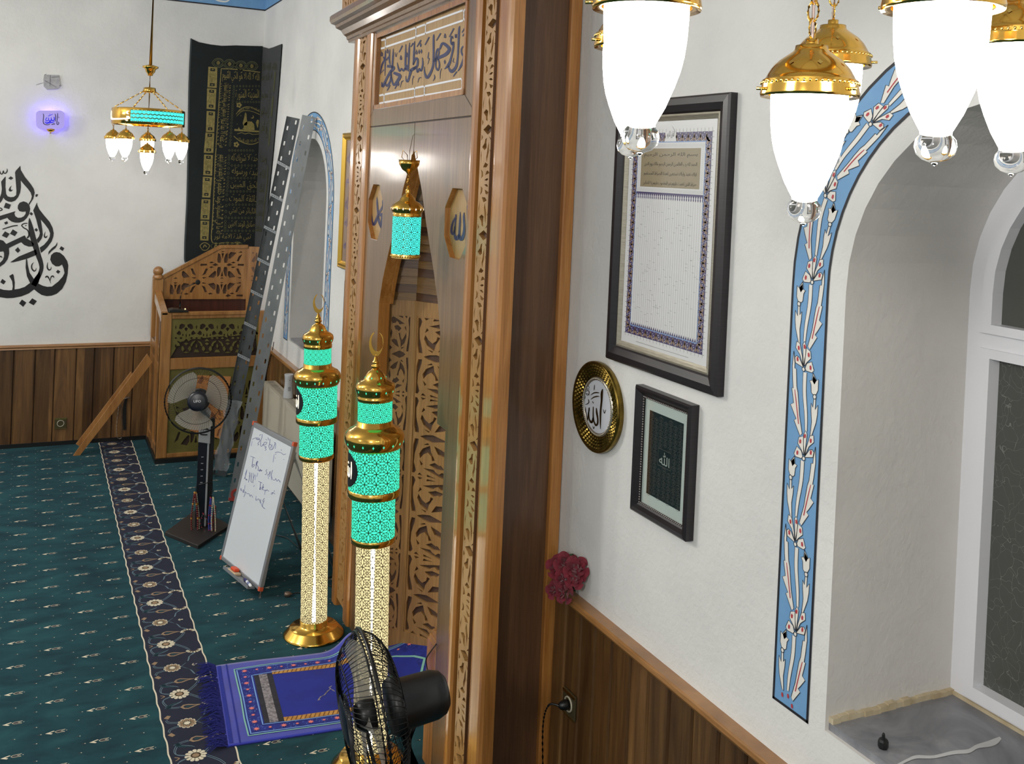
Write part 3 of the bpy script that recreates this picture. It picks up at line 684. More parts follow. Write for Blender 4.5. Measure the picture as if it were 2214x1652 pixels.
# crown
mb = MB(); E = Pl(MH.o, MH.n, MH.v, MH.u)
prof = [(-.05, 3.37), (.018, 3.37), (.022, 3.385), (.03, 3.388), (.034, 3.405), (.05, 3.415), (.07, 3.44), (.10, 3.452), (.105, 3.468), (.13, 3.475), (.14, 3.49), (.14, 3.515), (.132, 3.525), (-.05, 3.525)]
mb.prism(E, prof, -.26, 2.45, M_oak, back=True); mb.prism(E, [(-.05, 3.525), (.055, 3.525), (.055, 3.95), (-.05, 3.95)], -.22, 2.43, M_pine, back=True)
mb.prism(E, [(-.05, 3.95), (.09, 3.95), (.12, 4.0), (-.05, 4.0)], -.25, 2.47, M_oak, back=True)
mb.build('crown_moulding', mih)
mb = MB(); 
F2 = Pl(MH.at(0, 3.545, .07), MH.v, -MH.u, MH.n)
fret(mb, F2, .0, .40, -2.41, .2, 7, PIL, -.008, .006, M_fret, M_frback); mb.build('carved_frieze', mih)
# hollow of the niche: angled panels with vine scrolls, stepped boards above
NP = [(1.66, -.062), (1.59, -.21), (1.30, -.40), (.84, -.40), (.55, -.21), (.48, -.062)]
def facet(i):
    (a0, c0), (a1, c1) = NP[i], NP[i+1]; p, q = MH.at(a0, 0, c0), MH.at(a1, 0, c1); u = q-p
    n = u.cross(Vector((0, 0, 1))).normalized(); mid = MH.at(UC, 0, 0)
    if n.dot(mid-p) < 0: n = -n
    return Pl(p, u, (0, 0, 1), n), u.length
for i in range(5):
    P, w = facet(i); mb = MB()
    mb.fbox(P, 0, w, 0, .10, -.02, .012, M_fret); mb.fbox(P, 0, w, 1.82, 1.90, -.02, .012, M_fret)
    mb.fbox(P, 0, .022, .1, 1.82, -.02, .012, M_fret); mb.fbox(P, w-.022, w, .1, 1.82, -.02, .012, M_fret)
    if w > .4:
        mb.fbox(P, w/2-.02, w/2+.02, .1, 1.82, -.02, .012, M_fret)
        fret(mb, P, .022, w/2-.02, .10, 1.82, 4, VIN, -.004, .008, M_fret, M_frback, flip=True); fret(mb, P, w/2+.02, w-.022, .10, 1.82, 4, VIN, -.004, .008, M_fret, M_frback)
    else: fret(mb, P, .022, w-.022, .10, 1.82, 4, VIN, -.004, .008, M_fret, M_frback, flip=i in (1, 3))
    mb.build('carved_panel', mih)
M_plankA = wood('niche_board_light', [(.25, (122, 88, 48)), (.5, (146, 108, 62)), (.8, (164, 126, 78))], (1.2, 1.2, 9), 2, .35, .35)
M_plankB = wood('niche_board_dark', [(.25, (74, 46, 28)), (.5, (100, 66, 40)), (.8, (122, 84, 52))], (1.2, 1.2, 9), 2, .35, .35)
def hwz(z):
    for (z0, w0), (z1, w1) in zip(HW[3:], HW[4:]):
        if z0 <= z <= z1: return w0+(w1-w0)*(z-z0)/(z1-z0)
    return .002
mb = MB(); z = 1.90; k = 0
while z < 2.68:
    h = .046; s = max(.05, (hwz(max(z, 1.9))+.06)/.567) - (.016 if k % 2 else 0); s2 = s
    ring = [MH.at(UC+(a-UC)*s, 0, c*(.35+.65*s)) for a, c in NP]
    prev = [MH.at(UC+(a-UC)*(s+.06), 0, c*(.35+.65*(s+.06))) for a, c in NP]
    for i in range(5):
        a, b = ring[i], ring[i+1]; up = Vector((0, 0, 1)); mt = (M_plankA, M_plankB, M_plankA, M_plankA, M_plankB)[(k+i) % 5]
        mb.quad(a+up*z, b+up*z, b+up*(z+h), a+up*(z+h), mt); mb.quad(a+up*z, b+up*z, prev[i+1]+up*z, prev[i]+up*z, mt)
    z += h; k += 1
mb.build('stepped_boards', mih)
mb = MB(); mb.poly(lambda a, c: MH.at(a, .006, c), NP, M_teal); mb.build('niche_floor', mih)

# ================================================================== LAMPS
def emis(name, c, s):
    m = bpy.data.materials.new(name); m.use_nodes = True; nt = m.node_tree; nt.nodes.clear()
    o = nt.nodes.new('ShaderNodeOutputMaterial'); e = nt.nodes.new('ShaderNodeEmission'); e.inputs[0].default_value = lin(c); e.inputs[1].default_value = s
    nt.links.new(e.outputs[0], o.inputs[0]); return m
def shell(name, c, s, clear):
    """thin lit diffuser that lets part of the tube inside show through"""
    m = bpy.data.materials.new(name); m.use_nodes = True; nt = m.node_tree; nt.nodes.clear()
    o = nt.nodes.new('ShaderNodeOutputMaterial'); e = nt.nodes.new('ShaderNodeEmission'); e.inputs[0].default_value = lin(c); e.inputs[1].default_value = s
    t = nt.nodes.new('ShaderNodeBsdfTransparent'); x = nt.nodes.new('ShaderNodeMixShader'); x.inputs[0].default_value = clear
    nt.links.new(e.outputs[0], x.inputs[1]); nt.links.new(t.outputs[0], x.inputs[2]); nt.links.new(x.outputs[0], o.inputs[0]); return m
M_green = emis('lit_green_shade', (66, 236, 188), 1.15)
M_green2 = emis('lit_turquoise_shade', (70, 232, 214), 1.25)
M_tube = emis('light_tube', (255, 250, 238), 34)
M_cshell = shell('lit_cream_shade', (255, 236, 176), .86, .22)
M_litcream = emis('lit_cream_letters', (255, 244, 214), 1.6)
M_lattice = mat('dark_brass_lattice', (78, 62, 30), .3, .8)
GP = [(1.0, .06), (1.0, -.2), (.975, -.75), (.93, -1.15), (.86, -1.49), (.735, -1.87), (.545, -2.35), (.40, -2.62), (.335, -2.74), (.33, -2.80)]
CAPP = [(1.06, -.02), (1.27, -.08), (1.29, 0), (1.25, .2), (1.27, .26), (1.22, .31), (1.24, .36), (1.17, .40), (1.12, .5), (1.02, .68), (.84, .88), (.62, 1.04), (.48, 1.14), (.43, 1.2), (.42, 1.30), (.2, 1.31), (.17, 1.36), (.17, 1.48), (.001, 1.5)]
def link(mb, c, r, mt, turn=0, tall=1.5, w=.006):
    ax = (cos(turn), sin(turn)); n = 12
    mb.tube([Vector(c)+Vector((ax[0]*r*cos(2*pi*k/n), ax[1]*r*cos(2*pi*k/n), r*tall*sin(2*pi*k/n))) for k in range(n)], w, mt, 6, closed=True)
def pendant(root, pos, R, up, turn=0):
    """one glass lamp of a chandelier: opal cup, brass cap, clear ball, chain"""
    o = Vector(pos); sc = lambda pr: [(r*R, h*R) for r, h in pr]
    mb = MB(); mb.lathe(sc(CAPP), M_gold, o, seg=40)
    for k in range(52):
        t = 2*pi*k/52; mb.ball(o+Vector((1.255*R*cos(t), 1.255*R*sin(t), .28*R)), .045*R, M_goldl, 6)
    for k in range(8):     # diamond cut-outs shining round the cap, little screws at the rim
        t = 2*pi*k/8+turn; d = Vector((cos(t), sin(t), 0)); e = Vector((-sin(t), cos(t), 0)); u = (d*-.62+Vector((0, 0, .75))).normalized(); c = o+d*(.955*R)+Vector((0, 0, .78*R))
        mb.add([c+u*.09*R, c+e*.07*R, c-u*.09*R, c-e*.07*R], [(0, 1, 2, 3)], M_goldl)
    for k in range(3): t = 2*pi*k/3+turn+.4; d = Vector((cos(t), sin(t), 0)); mb.tube([o+d*R*1.2+Vector((0, 0, .1*R)), o+d*R*1.45+Vector((0, 0, .1*R))], .05*R, M_goldl, 6)
    cap = mb.build('lamp_cap', root)
    mb = MB(); mb.lathe(sc(GP), M_lampglass, o, seg=40); mb.build('glass_shade', cap)
    mb = MB(); mb.lathe(sc([(.32, -2.79), (.42, -2.92), (.45, -3.08), (.40, -3.24), (.27, -3.36), (.1, -3.42), (.001, -3.50)]), M_clear, o, seg=28); mb.lathe(sc([(.32, -2.79), (.001, -2.80)]), M_clear, o, seg=28); mb.build('glass_ball', cap)
    mb = MB(); h = 1.56*R; k = 0
    while h < up:
        link(mb, o+Vector((0, 0, h+.2*R)), .16*R, M_gold, turn+(k % 2)*pi/2, 1.75, .035*R); h += .46*R; k += 1
    mb.tube([o+Vector((0, 0, 1.4*R)), o+Vector((.01*R, 0, up))], .05*R, mat('clear_flex', (206, 190, 186), .4), 6)
    mb.build('lamp_chain', cap)
def chandelier(root, center, rim, R, ringr, spots, low, top, ringz, hgt, plain=False):
    c = Vector(center)
    for i, p in enumerate(spots): pendant(root, p, R, ringz-p[2], .5*i)
    mb = MB(); prof = [(ringr, ringz), (ringr+.004, ringz+.004), (ringr+.004, ringz+hgt-.004), (ringr, ringz+hgt), (ringr-.006, ringz+hgt), (ringr-.006, ringz)]
    mb.lathe([(r, z) for r, z in prof+prof[:1]], M_gold, (c.x, c.y, 0), seg=72); ring = mb.build('ring_band', root)
    if not plain:
        a = atan2(-CR.y, -CR.x); back = atan2(-CF.y, -CF.x)     # towards image left / towards the viewer
        f = lambda t: Vector((c.x, c.y, 0))
        mb = MB(); rr = ringr+.0055; A0 = back-radians(8); n = 26; dt = radians(100)/n
        P = lambda t, z, r=rr: Vector((c.x+r*cos(t), c.y+r*sin(t), z)); z0, z1 = ringz+hgt*.16, ringz+hgt*.84
        sgn = 1 if (P(back+.1, 0)-P(back, 0)).dot(CR) > 0 else -1
        for k in range(n): t = A0+sgn*dt*k; mb.quad(P(t, z0), P(t+sgn*dt, z0), P(t+sgn*dt, z1), P(t, z1), M_green2)
        g = mb.build('lit_panel', ring); mb = MB(); rr2 = rr+.001
        for row in range(3):
            for k in range(15):
                t = A0+sgn*radians(100)*(k+.5*(row % 2)+.3)/15.6; z = z0+(z1-z0)*(row+.5)/3; q = [(t+sgn*.052*cos(2*pi*j/8+.39), z+.017*sin(2*pi*j/8+.39), .0035) for j in range(9)]
                mb.stroke(lambda u, v: P(u, v, rr2), [(u, v, .006) for u, v, w in q], M_lattice, 1)
        mb.build('panel_lattice', g)
        mb = MB(); B = back-sgn*radians(12); L = lambda x, y: P(B-sgn*radians(72)*x, z0+(z1-z0)*y, rr2)
        for s in ([(0, .9, .05), (.04, .75, .06), (0, .6, .05)], [(.02, .45, .06), (.0, .25, .12), (.1, .2, .14), (.35, .16, .16), (.62, .2, .16), (.7, .5, .05)], [(.68, .2, .05), (.7, .95, .04)], [(.74, .2, .05), (.78, .9, .05), (.82, .3, .05), (.86, .85, .05), (.9, .2, .05), (.95, .9, .05), (1, .3, .05)], [(.7, .6, .06), (.82, .7, .08), (.98, .6, .06)], [(.05, .1, .08), (.02, .0, .04)]):
            mb.stroke(lambda x, y: L(x, y), [(x, y, w*.9) for x, y, w in s], M_litcream)
        mb.build('lit_inscription', ring)
    return ring
# the near chandelier: six lamps hanging into the top right of the view
NEAR = [(1398, 15, 1.215), (1374, 100, 1.60), (1797, 140, 1.72), (2037, 15, 1.137), (2200, 98, 1.38)]
spots = [depth(*q) for q in NEAR]; ctr = sum(spots, Vector())/5; Rg = .0515
rz = sum(p.z for p in spots)/5
chn = thing('chandelier', (ctr.x, ctr.y, rz+.3), 'nearest brass chandelier, big glowing white glass lamps hanging in front of the framed wall', 'chandelier')
lowp = depth(1750, 205, 1.38)
rad = sum((p-ctr).to_2d().length for p in spots)/5
for p in spots: p.z = p.z
chandelier(chn, ctr, rz, Rg, rad, spots, lowp, TOP, rz+.30, .13, True)
pendant(chn, lowp, Rg, .55, .3)
mb = MB(); mb.tube([(ctr.x, ctr.y, rz+.62), (ctr.x, ctr.y, TOP)], .011, M_gold); mb.tube([(lowp.x, lowp.y, lowp.z+.5), (ctr.x, ctr.y, rz+.66)], .006, M_gold); mb.build('hanging_rod', chn)
for k in range(5):
    p = spots[k]; mb = MB(); mb.tube([(p.x, p.y, rz+.42), (ctr.x, ctr.y, rz+.68)], .005, M_gold); mb.build('ring_chain', chn)
# the far chandelier
fc = depth(321, 255, 8.0)
chf = thing('chandelier', fc, 'far brass chandelier with small white lamps and turquoise band, left of the black tapestry', 'chandelier')
fr = 74*8/2175
away = Vector((fc.x, fc.y, 0)).normalized(); right = Vector((away.y, -away.x, 0))
fspots = []
for deg in (90, 18, 162, -54, -126):
    p = fc+right*(fr*cos(radians(deg)))+away*(fr*sin(radians(deg))); p.z = fc.z-.176; fspots.append(p)
chandelier(chf, fc, fc.z, Rg, fr, fspots, None, TOP, fc.z-.062, .128)
fl = fc.copy(); fl.z = fc.z-.275; pendant(chf, fl, Rg, .12, .2)
mb = MB(); mb.tube([fl+Vector((0, 0, .09)), fc+Vector((0, 0, .235))], .006, M_goldl); mb.build('centre_rod', chf)
mb = MB(); mb.lathe([(.001, .245), (.045, .24), (.05, .205), (.045, .2), (.001, .2)], M_gold, fc, seg=8); mb.build('hub', chf)
mb = MB(); mb.tube([fc+Vector((0, 0, .24)), fc+Vector((0, 0, .37))], .006, M_goldl); mb.tube([fc+Vector((0, 0, .41)), (fc.x, fc.y, TOP)], .0125, mat('satin_brass_pipe', (196, 158, 82), .35, .9)); mb.build('hanging_rod', chf)
mb = MB(); mb.lathe([(.001, .335), (.018, .335), (.022, .35), (.036, .365), (.04, .385), (.062, .40), (.06, .41), (.001, .425)], M_gold, fc, seg=24); mb.build('canopy_cup', chf)
for deg in (10, 120, 200, 300):
    d = right*cos(radians(deg))+away*sin(radians(deg)); mb = MB(); p0 = fc+d*.045+Vector((0, 0, .21)); p1 = fc+d*fr+Vector((0, 0, .066))
    for k in range(6): mb.tube([p0.lerp(p1, k/6), p0.lerp(p1, (k+.8)/6)], .0045 if k % 2 else .006, M_goldl, 6)
    mb.build('ring_chain', chf)

# lattice of stars and long hexagons wrapped round a lamp shade
def lattice(mb, R, z0, z1, n, mt, w=.055):
    s = 2*pi*R/n; rows = max(1, round((z1-z0)/s)); h = (z1-z0)/rows; V = [(.40*cos(radians(22.5+45*k)), .40*sin(radians(22.5+45*k))) for k in range(8)]
    L = [((.10*cos(radians(22.5+45*k)), .10*sin(radians(22.5+45*k))), V[k]) for k in range(8)]
    L += [(V[k], V[(k+1) % 8]) for k in range(8) if k % 2 == 1] + [(( .10*cos(radians(22.5+45*k)), .10*sin(radians(22.5+45*k))), (.10*cos(radians(67.5+45*k)), .10*sin(radians(67.5+45*k)))) for k in range(8)]
    L += [(V[k], V[(k+1) % 8]) for k in range(8) if k % 2 == 0]
    for sx in (1, -1):
        for sy in (1, -1):
            L += [((.37*sx, .153*sy), (.452*sx, .30*sy)), ((.452*sx, .30*sy), (.5*sx, .5*sy)), ((.153*sx, .37*sy), (.30*sx, .452*sy)), ((.30*sx, .452*sy), (.5*sx, .5*sy))]
    for i in range(n):
        for j in range(rows):
            for (x0, y0), (x1, y1) in L:
                l = hypot(x1-x0, y1-y0); nx, ny = -(y1-y0)/l*w/2, (x1-x0)/l*w/2; vs = []
                for x, y in ((x0+nx, y0+ny), (x1+nx, y1+ny), (x1-nx, y1-ny), (x0-nx, y0-ny)):
                    t = 2*pi*(i+.5+x)/n; vs.append((R*cos(t), R*sin(t), z0+(j+.5+y)*h))
                mb.add(vs, [(0, 1, 2, 3)], mt)
def shade(root, name, R, z0, z1, n, m_, world=False):
    mb = MB(); mb.lathe([(R, z0), (R, z1)], m_, seg=48); o = mb.build(name, root, world=False)
    mb = MB(); lattice(mb, R+.0012, z0, z1, n, M_lattice); mb.build('pierced_lattice', o, world=False); return o
def diamonds(mb, R, z, n, h, mt, tilt=0):
    for k in range(n):
        t = 2*pi*(k+.5)/n; d = Vector((cos(t), sin(t), 0)); e = Vector((-sin(t), cos(t), 0)); u = (Vector((0, 0, 1))+d*tilt).normalized(); c = d*R+Vector((0, 0, z))
        mb.add([c+u*h, c+u*h*.25+e*h*.18, c+e*h*.6, c-u*h*.25+e*h*.18, c-u*h, c-u*h*.25-e*h*.18, c-e*h*.6, c+u*h*.25-e*h*.18], [tuple(range(8))], mt)
LP = FL.px(678, 1371)
lampL = thing('minaret_lamp', (LP[0], LP[1], 0), 'glowing minaret shaped floor lamp standing beside the whiteboard', 'floor lamp', 'minaret lamps before the prayer niche')
mb = MB(); mb.lathe([(.001, 0), (.166, 0), (.168, .008), (.160, .014), (.134, .046), (.128, .05), (.085, .052), (.082, .06), (.078, .062), (.078, .084), (.072, .086)], M_gold, seg=56); mb.build('lamp_base', lampL, world=False)
mb = MB(); mb.tube([(0, 0, .07), (0, 0, .99)], .011, M_tube, 12); mb.build('light_tube', lampL, world=False)
shade(lampL, 'column_shade', .0725, .082, .985, 10, M_cshell)
def ringm(root, prof, name='brass_ring'):
    mb = MB(); mb.lathe(prof, M_gold, seg=48); return mb.build(name, root, world=False)
ringm(lampL, [(.072, .978), (.088, .98), (.096, .986), (.097, 1.006), (.094, 1.01)])
shade(lampL, 'green_shade', .0935, 1.008, 1.188, 12, M_green)
ringm(lampL, [(.094, 1.184), (.112, 1.187), (.1145, 1.193), (.1145, 1.216), (.111, 1.22)])
shade(lampL, 'green_shade', .110, 1.218, 1.398, 14, M_green)
d2 = ringm(lampL, [(.11, 1.394), (.116, 1.398), (.124, 1.412), (.129, 1.43), (.130, 1.442), (.126, 1.458), (.112, 1.475), (.095, 1.484), (.086, 1.49), (.079, 1.494), (.077, 1.514), (.0745, 1.515)], 'lower_dome')
mb = MB(); diamonds(mb, .1285, 1.424, 18, .008, M_green, .25); mb.build('dome_cutouts', d2, world=False)
shade(lampL, 'green_shade', .0745, 1.513, 1.603, 16, M_green)
d1 = ringm(lampL, [(.0745, 1.60), (.078, 1.602), (.078, 1.618), (.075, 1.622), (.082, 1.636), (.086, 1.65), (.086, 1.66), (.082, 1.672), (.07, 1.682), (.052, 1.69), (.047, 1.70), (.044, 1.706), (.036, 1.72), (.028, 1.728), (.018, 1.734), (.013, 1.74)], 'upper_dome')
mb = MB(); diamonds(mb, .0855, 1.645, 12, .007, M_green, .2); diamonds(mb, .047, 1.704, 7, .006, M_green, -.6); mb.build('dome_cutouts', d1, world=False)
mb = MB(); mb.lathe([(.013, 1.738), (.02, 1.746), (.02, 1.752), (.013, 1.758), (.016, 1.764), (.016, 1.768), (.01, 1.774), (.006, 1.79), (.001, 1.792)], M_gold, seg=20); fin = mb.build('finial', lampL, world=False)
mb = MB(); q = []
rt = Vector((CR.x, CR.y, 0)).normalized()
for k in range(17):
    t = radians(-165+300*k/16) ; q.append((t, .0025+.009*sin(pi*k/16)))
CRP = Pl((0, 0, 1.846), rt, (0, 0, 1), -Vector((CF.x, CF.y, 0)))
outer_ = [(.030*cos(radians(a)), .054*sin(radians(a))) for a in range(-250, 75, 12)]; inner_ = [(.006+.026*cos(radians(a)), .010+.043*sin(radians(a))) for a in range(58, -245, -12)]
mb.prism(CRP, outer_+inner_, -.003, .003, M_gold, back=True); mb.tube([(0, 0, 1.785), (0, 0, 1.797)], .005, M_gold); mb.build('crescent', fin, world=False)
# black roundel with a lit name, on the side of the lamp turned to the hall
dirn = (-rt*.93-Vector((CF.x, CF.y, 0)).normalized()*.36).normalized(); th0 = atan2(dirn.y, dirn.x)
RP = lambda x, y, r: Vector((r*cos(th0+x/.11), r*sin(th0+x/.11), 1.31+y))
mb = MB(); n = 30
for k in range(10):
    for j in range(n):
        a, b = 2*pi*j/n, 2*pi*(j+1)/n; r0, r1 = .075*k/10, .075*(k+1)/10
        mb.add([RP(r*cos(t), r*sin(t), .1135) for r, t in ((r0, a), (r1, a), (r1, b), (r0, b))], [(0, 1, 2, 3)], M_black)
med = mb.build('round_nameplate', lampL, world=False)
mb = MB()
for s in ([(.034, .04, .006), (.036, .0, .008), (.033, -.035, .004)], [(.02, .012, .006), (.021, -.015, .008), (.012, -.028, .009), (.004, -.015, .007), (.003, .014, .006)], [(.003, -.018, .007), (-.006, -.028, .009), (-.013, -.012, .007), (-.013, .012, .006)], [(-.014, -.02, .007), (-.024, -.03, .008), (-.034, -.02, .007), (-.026, .004, .006), (-.02, -.012, .006)], [(-.004, .026, .005), (.004, .033, .005), (.01, .026, .005)]):
    mb.stroke(lambda x, y: RP(x, y, .1145), s, M_litcream)
mb.build('lit_name', med, world=False)
LT_TILT = Matrix.Rotation(-radians(1.55), 4, Vector((CF.x, CF.y, 0)).normalized()).to_euler()
lampL.rotation_euler = LT_TILT
def dup(root, loc, label=None, name=None, rot=None):
    """a copy of a thing with its parts and their pieces"""
    r = root.copy(); COL.objects.link(r); r.location = loc
    if label: r['label'] = label
    if rot is not None: r.rotation_euler = rot
    def rec(src, dst):
        for ch in list(src.children):
            c = ch.copy(); COL.objects.link(c); c.parent = dst; rec(ch, c)
    rec(root, r); return r
P2 = FL.px(799, 1655)
lampR = dup(lampL, (P2[0], P2[1], 0), 'glowing minaret shaped floor lamp standing on the blue rug behind the near black fan')

# hanging lantern before the niche
lp = MH.pt(878.6, 500, .16); sc = (lp-EYE).dot(CF)/2175; zy = lambda y: zof(lp.x, lp.y, y)
lan = thing('hanging_lantern', (lp.x, lp.y, zy(552)), 'turquoise glowing lantern with a brass dome hanging before the wooden niche', 'lantern')
Z = lambda y: zy(390+y/8.515)-zy(552); Rr = lambda w: w/8.515*sc/2
mb = MB(); mb.lathe([(Rr(525), Z(665)), (Rr(530), Z(610)), (Rr(520), Z(600)), (Rr(570), Z(570)), (Rr(610), Z(525)), (Rr(606), Z(505)), (Rr(540), Z(450)), (Rr(420), Z(400)), (Rr(300), Z(370)), (Rr(270), Z(320)), (Rr(215), Z(300)), (Rr(150), Z(262)), (Rr(90), Z(240)), (Rr(80), Z(230)), (Rr(110), Z(215)), (Rr(70), Z(200)), (Rr(105), Z(182)), (Rr(70), Z(165)), (Rr(56), Z(110)), (.001, Z(105))], M_gold, seg=44)
dm = mb.build('dome', lan, world=False)
mb = MB(); diamonds(mb, Rr(612), Z(522), 16, .007, M_litcream); mb.build('dome_cutouts', dm, world=False)
shade(lan, 'green_shade', Rr(522), Z(1352), Z(662), 12, M_green2)
mb = MB(); mb.lathe([(Rr(524), Z(1352)), (Rr(530), Z(1358)), (Rr(526), Z(1425))], M_goldl, seg=44)
for k in range(36):
    t = 2*pi*k/36; mb.ball((Rr(530)*cos(t), Rr(530)*sin(t), Z(1392)), .0045, M_gold, 6)
mb.build('lace_rim', lan, world=False)
mb = MB(); zt = Z(100)
while zt < Z(-230):
    link(mb, (0, 0, zt+.012), .007, M_gold, 0 if int(zt*50) % 2 else pi/2, 1.8, .0018); zt += .02
mb.build('chain', lan, world=False)
zc = zy(350)-zy(552)
mb = MB(); mb.lathe([(.001, zc-.055), (.008, zc-.053), (.014, zc-.045), (.03, zc-.035), (.044, zc-.012), (.047, zc+.008), (.043, zc+.006), (.028, zc-.025), (.001, zc-.035)], M_gold, seg=28); mb.build('hook_cup', lan, world=False)
mb = MB()
for sx in (-1, 1): mb.tube([rt*(sx*.004)+Vector((0, 0, zc-.03)), rt*(sx*.010)+Vector((0, 0, zc+.03)), rt*(sx*.03)+Vector((0, 0, zc+.05)), rt*(sx*.034)+Vector((0, 0, zc+.02)), rt*(sx*.018)+Vector((0, 0, zc))], .002, M_gold, 6)
hk = MH.at(UC, 2.80, .0)-lan.location
ptop = MH.pt(896, 290, 0)-lan.location
mb.tube([Vector((0, 0, zc)), Vector((0, 0, zc+.05)), Vector((0, 0, zc+.05)).lerp(ptop, .6)+Vector((0, 0, .02)), ptop], .0016, M_brass2, 6)
mb.build('hanging_wire', lan, world=False)

# ================================================================== THINGS ON THE WALLS
# big black lettering on the far wall
CAL1 = [[(455, 85), (465, 180), (560, 340), (690, 500), (755, 600), (775, 690), (745, 820), (655, 960), (635, 935), (690, 850), (710, 770), (685, 690), (620, 600), (530, 500), (462, 415), (468, 560), (452, 680), (405, 790), (340, 865), (255, 897), (180, 885), (115, 850), (75, 800), (40, 870), (0, 920), (-120, 1010), (-160, 960), (-60, 880), (0, 785), (28, 700), (40, 600), (24, 440), (120, 325), (126, 335), (122, 560), (135, 710), (170, 770), (240, 788), (310, 780), (360, 740), (366, 640), (350, 420), (335, 240), (350, 200)],
 [(240, 320), (300, 362), (245, 402), (182, 370)], [(265, 525), (235, 590), (250, 625), (295, 622), (250, 660), (210, 662), (190, 630), (215, 570)], [(800, 720), (855, 725), (825, 785), (787, 770)], [(125, 910), (245, 955), (205, 1055), (82, 1020)],
 [(525, 880), (600, 905), (655, 965), (675, 1050), (655, 1160), (600, 1250), (530, 1320), (440, 1355), (350, 1358), (260, 1335), (195, 1290), (165, 1248), (0, 1305), (-150, 1350), (-150, 1260), (0, 1205), (345, 1100), (322, 1150), (340, 1210), (400, 1248), (470, 1245), (530, 1215), (570, 1160), (575, 1108), (500, 1115), (430, 1100), (395, 1040), (400, 970), (440, 910)],
 [(690, 1115), (740, 1160), (708, 1200), (660, 1165)], [(90, 1355), (160, 1322), (180, 1375), (120, 1402)], [(285, 1505), (390, 1570), (330, 1660), (220, 1605)], [(110, 1550), (215, 1605), (150, 1700), (40, 1650)], [(808, 1474), (850, 1522), (810, 1560), (768, 1517)]]
CAL2 = [[(825, -747), (835, -690), (880, -590), (990, -450), (1110, -310), (1175, -180), (1200, -60), (1190, 20), (1150, 130), (1060, 250), (980, 330), (915, 380), (885, 262), (980, 200), (1060, 110), (1110, 20), (1118, -60), (1080, -150), (1000, -260), (910, -362), (945, -150), (955, -20), (930, 60), (850, 165), (815, 85), (870, 10), (890, -60), (850, -200), (810, -360), (740, -567)],
 [(225, 590), (420, 460), (640, 370), (760, 320), (800, 300), (830, 400), (800, 430), (605, 510), (420, 560), (300, 590)],
 [(-60, 80), (0, 85), (70, 105), (140, 180), (520, 0), (555, -10), (585, 50), (690, 110), (760, 180), (735, 235), (640, 240), (540, 205), (470, 140), (200, 270), (205, 400), (170, 520), (100, 620), (0, 690), (-80, 720), (-80, 640), (0, 600), (60, 540), (90, 460), (90, 390), (75, 345), (0, 355), (-80, 300)],
 [(400, 250), (452, 325), (395, 380), (332, 318)], [(1365, 230), (1437, 275), (1398, 338), (1323, 290)], [(1290, 755), (1348, 795), (1300, 848), (1248, 805)], [(50, 960), (130, 1015), (80, 1085), (5, 1035)], [(490, 1420), (588, 1490), (518, 1585), (425, 1510)], [(718, 1393), (825, 1455), (750, 1550), (640, 1490)],
 [(1278, 140), (1280, 200), (1240, 270), (1150, 340), (1075, 425), (1085, 350), (1160, 270), (1240, 210)],
 [(1260, 360), (1340, 375), (1430, 450), (1500, 560), (1525, 660), (1510, 850), (1470, 1030), (1390, 1180), (1270, 1290), (1150, 1335), (1040, 1345), (930, 1320), (840, 1260), (760, 1195), (640, 1285), (480, 1350), (300, 1385), (150, 1392), (0, 1370), (-140, 1320), (-240, 1240), (-200, 1090), (-90, 1150), (0, 1180), (80, 1205), (200, 1215), (270, 1210), (285, 1130), (270, 1010), (205, 895), (285, 848), (305, 880), (330, 1040), (325, 1195), (430, 1180), (550, 1140), (670, 1050), (600, 900), (570, 700), (580, 520), (605, 515), (620, 640), (660, 820), (755, 960), (885, 785), (900, 900), (855, 1065), (960, 1115), (1060, 1138), (1160, 1130), (1300, 1020), (1400, 910), (1440, 830), (1420, 730), (1385, 640), (1320, 680), (1240, 680), (1160, 620), (1120, 530), (1140, 430), (1200, 375)]]
CALS1 = [[(-20, 170, 20), (15, 260, 24), (50, 268, 24), (76, 200, 22), (82, 240, 24), (120, 255, 24), (160, 205, 24), (155, 150, 10)], [(-40, 1020, 26), (30, 1040, 26), (42, 1075, 26), (-40, 1100, 26)], [(55, 1505, 22), (160, 1470, 26), (300, 1430, 26), (395, 1420, 26)], [(615, 1372, 20), (540, 1377, 24), (485, 1417, 26), (530, 1472, 26), (600, 1512, 26), (640, 1572, 32), (645, 1652, 42), (600, 1702, 30)], [(560, 1430, 16), (590, 1415, 20)], [(1010, 1557, 8), (990, 1652, 30), (1020, 1687, 36), (1060, 1647, 10)]]
CALS2 = [[(655, -400, 8), (668, -300, 70), (700, -120, 118), (742, 60, 126), (800, 250, 126), (850, 420, 116), (905, 580, 104), (925, 720, 92), (880, 870, 90), (800, 1010, 112), (750, 1110, 124)], [(755, 590, 6), (710, 650, 26), (712, 730, 32), (760, 785, 32), (800, 760, 18), (808, 715, 6)], [(1065, 590, 10), (1055, 700, 30), (1090, 760, 32), (1135, 740, 20), (1140, 690, 8)], [(1010, 930, 26), (1050, 905, 36), (1090, 945, 26), (1135, 1060, 6)], [(1122, 1000, 10), (1140, 920, 26), (1180, 897, 30), (1208, 932, 18)], [(-20, 470, 26), (20, 460, 30), (50, 490, 12)]]
mb = MB()
for y0, polys, strokes in ((350, CAL1, CALS1), (510, CAL2, CALS2)):
    F = zoomfn(WF, 0, y0, 10.325, .0022)
    for p in polys: mb.poly(F, p, M_black)
    for s in strokes: mb.stroke(F, s, M_black)
o = mb.build('wall_lettering', base=False); tag(o, 'large black drop shaped calligraphy sticker on the bare white wall', 'wall lettering')

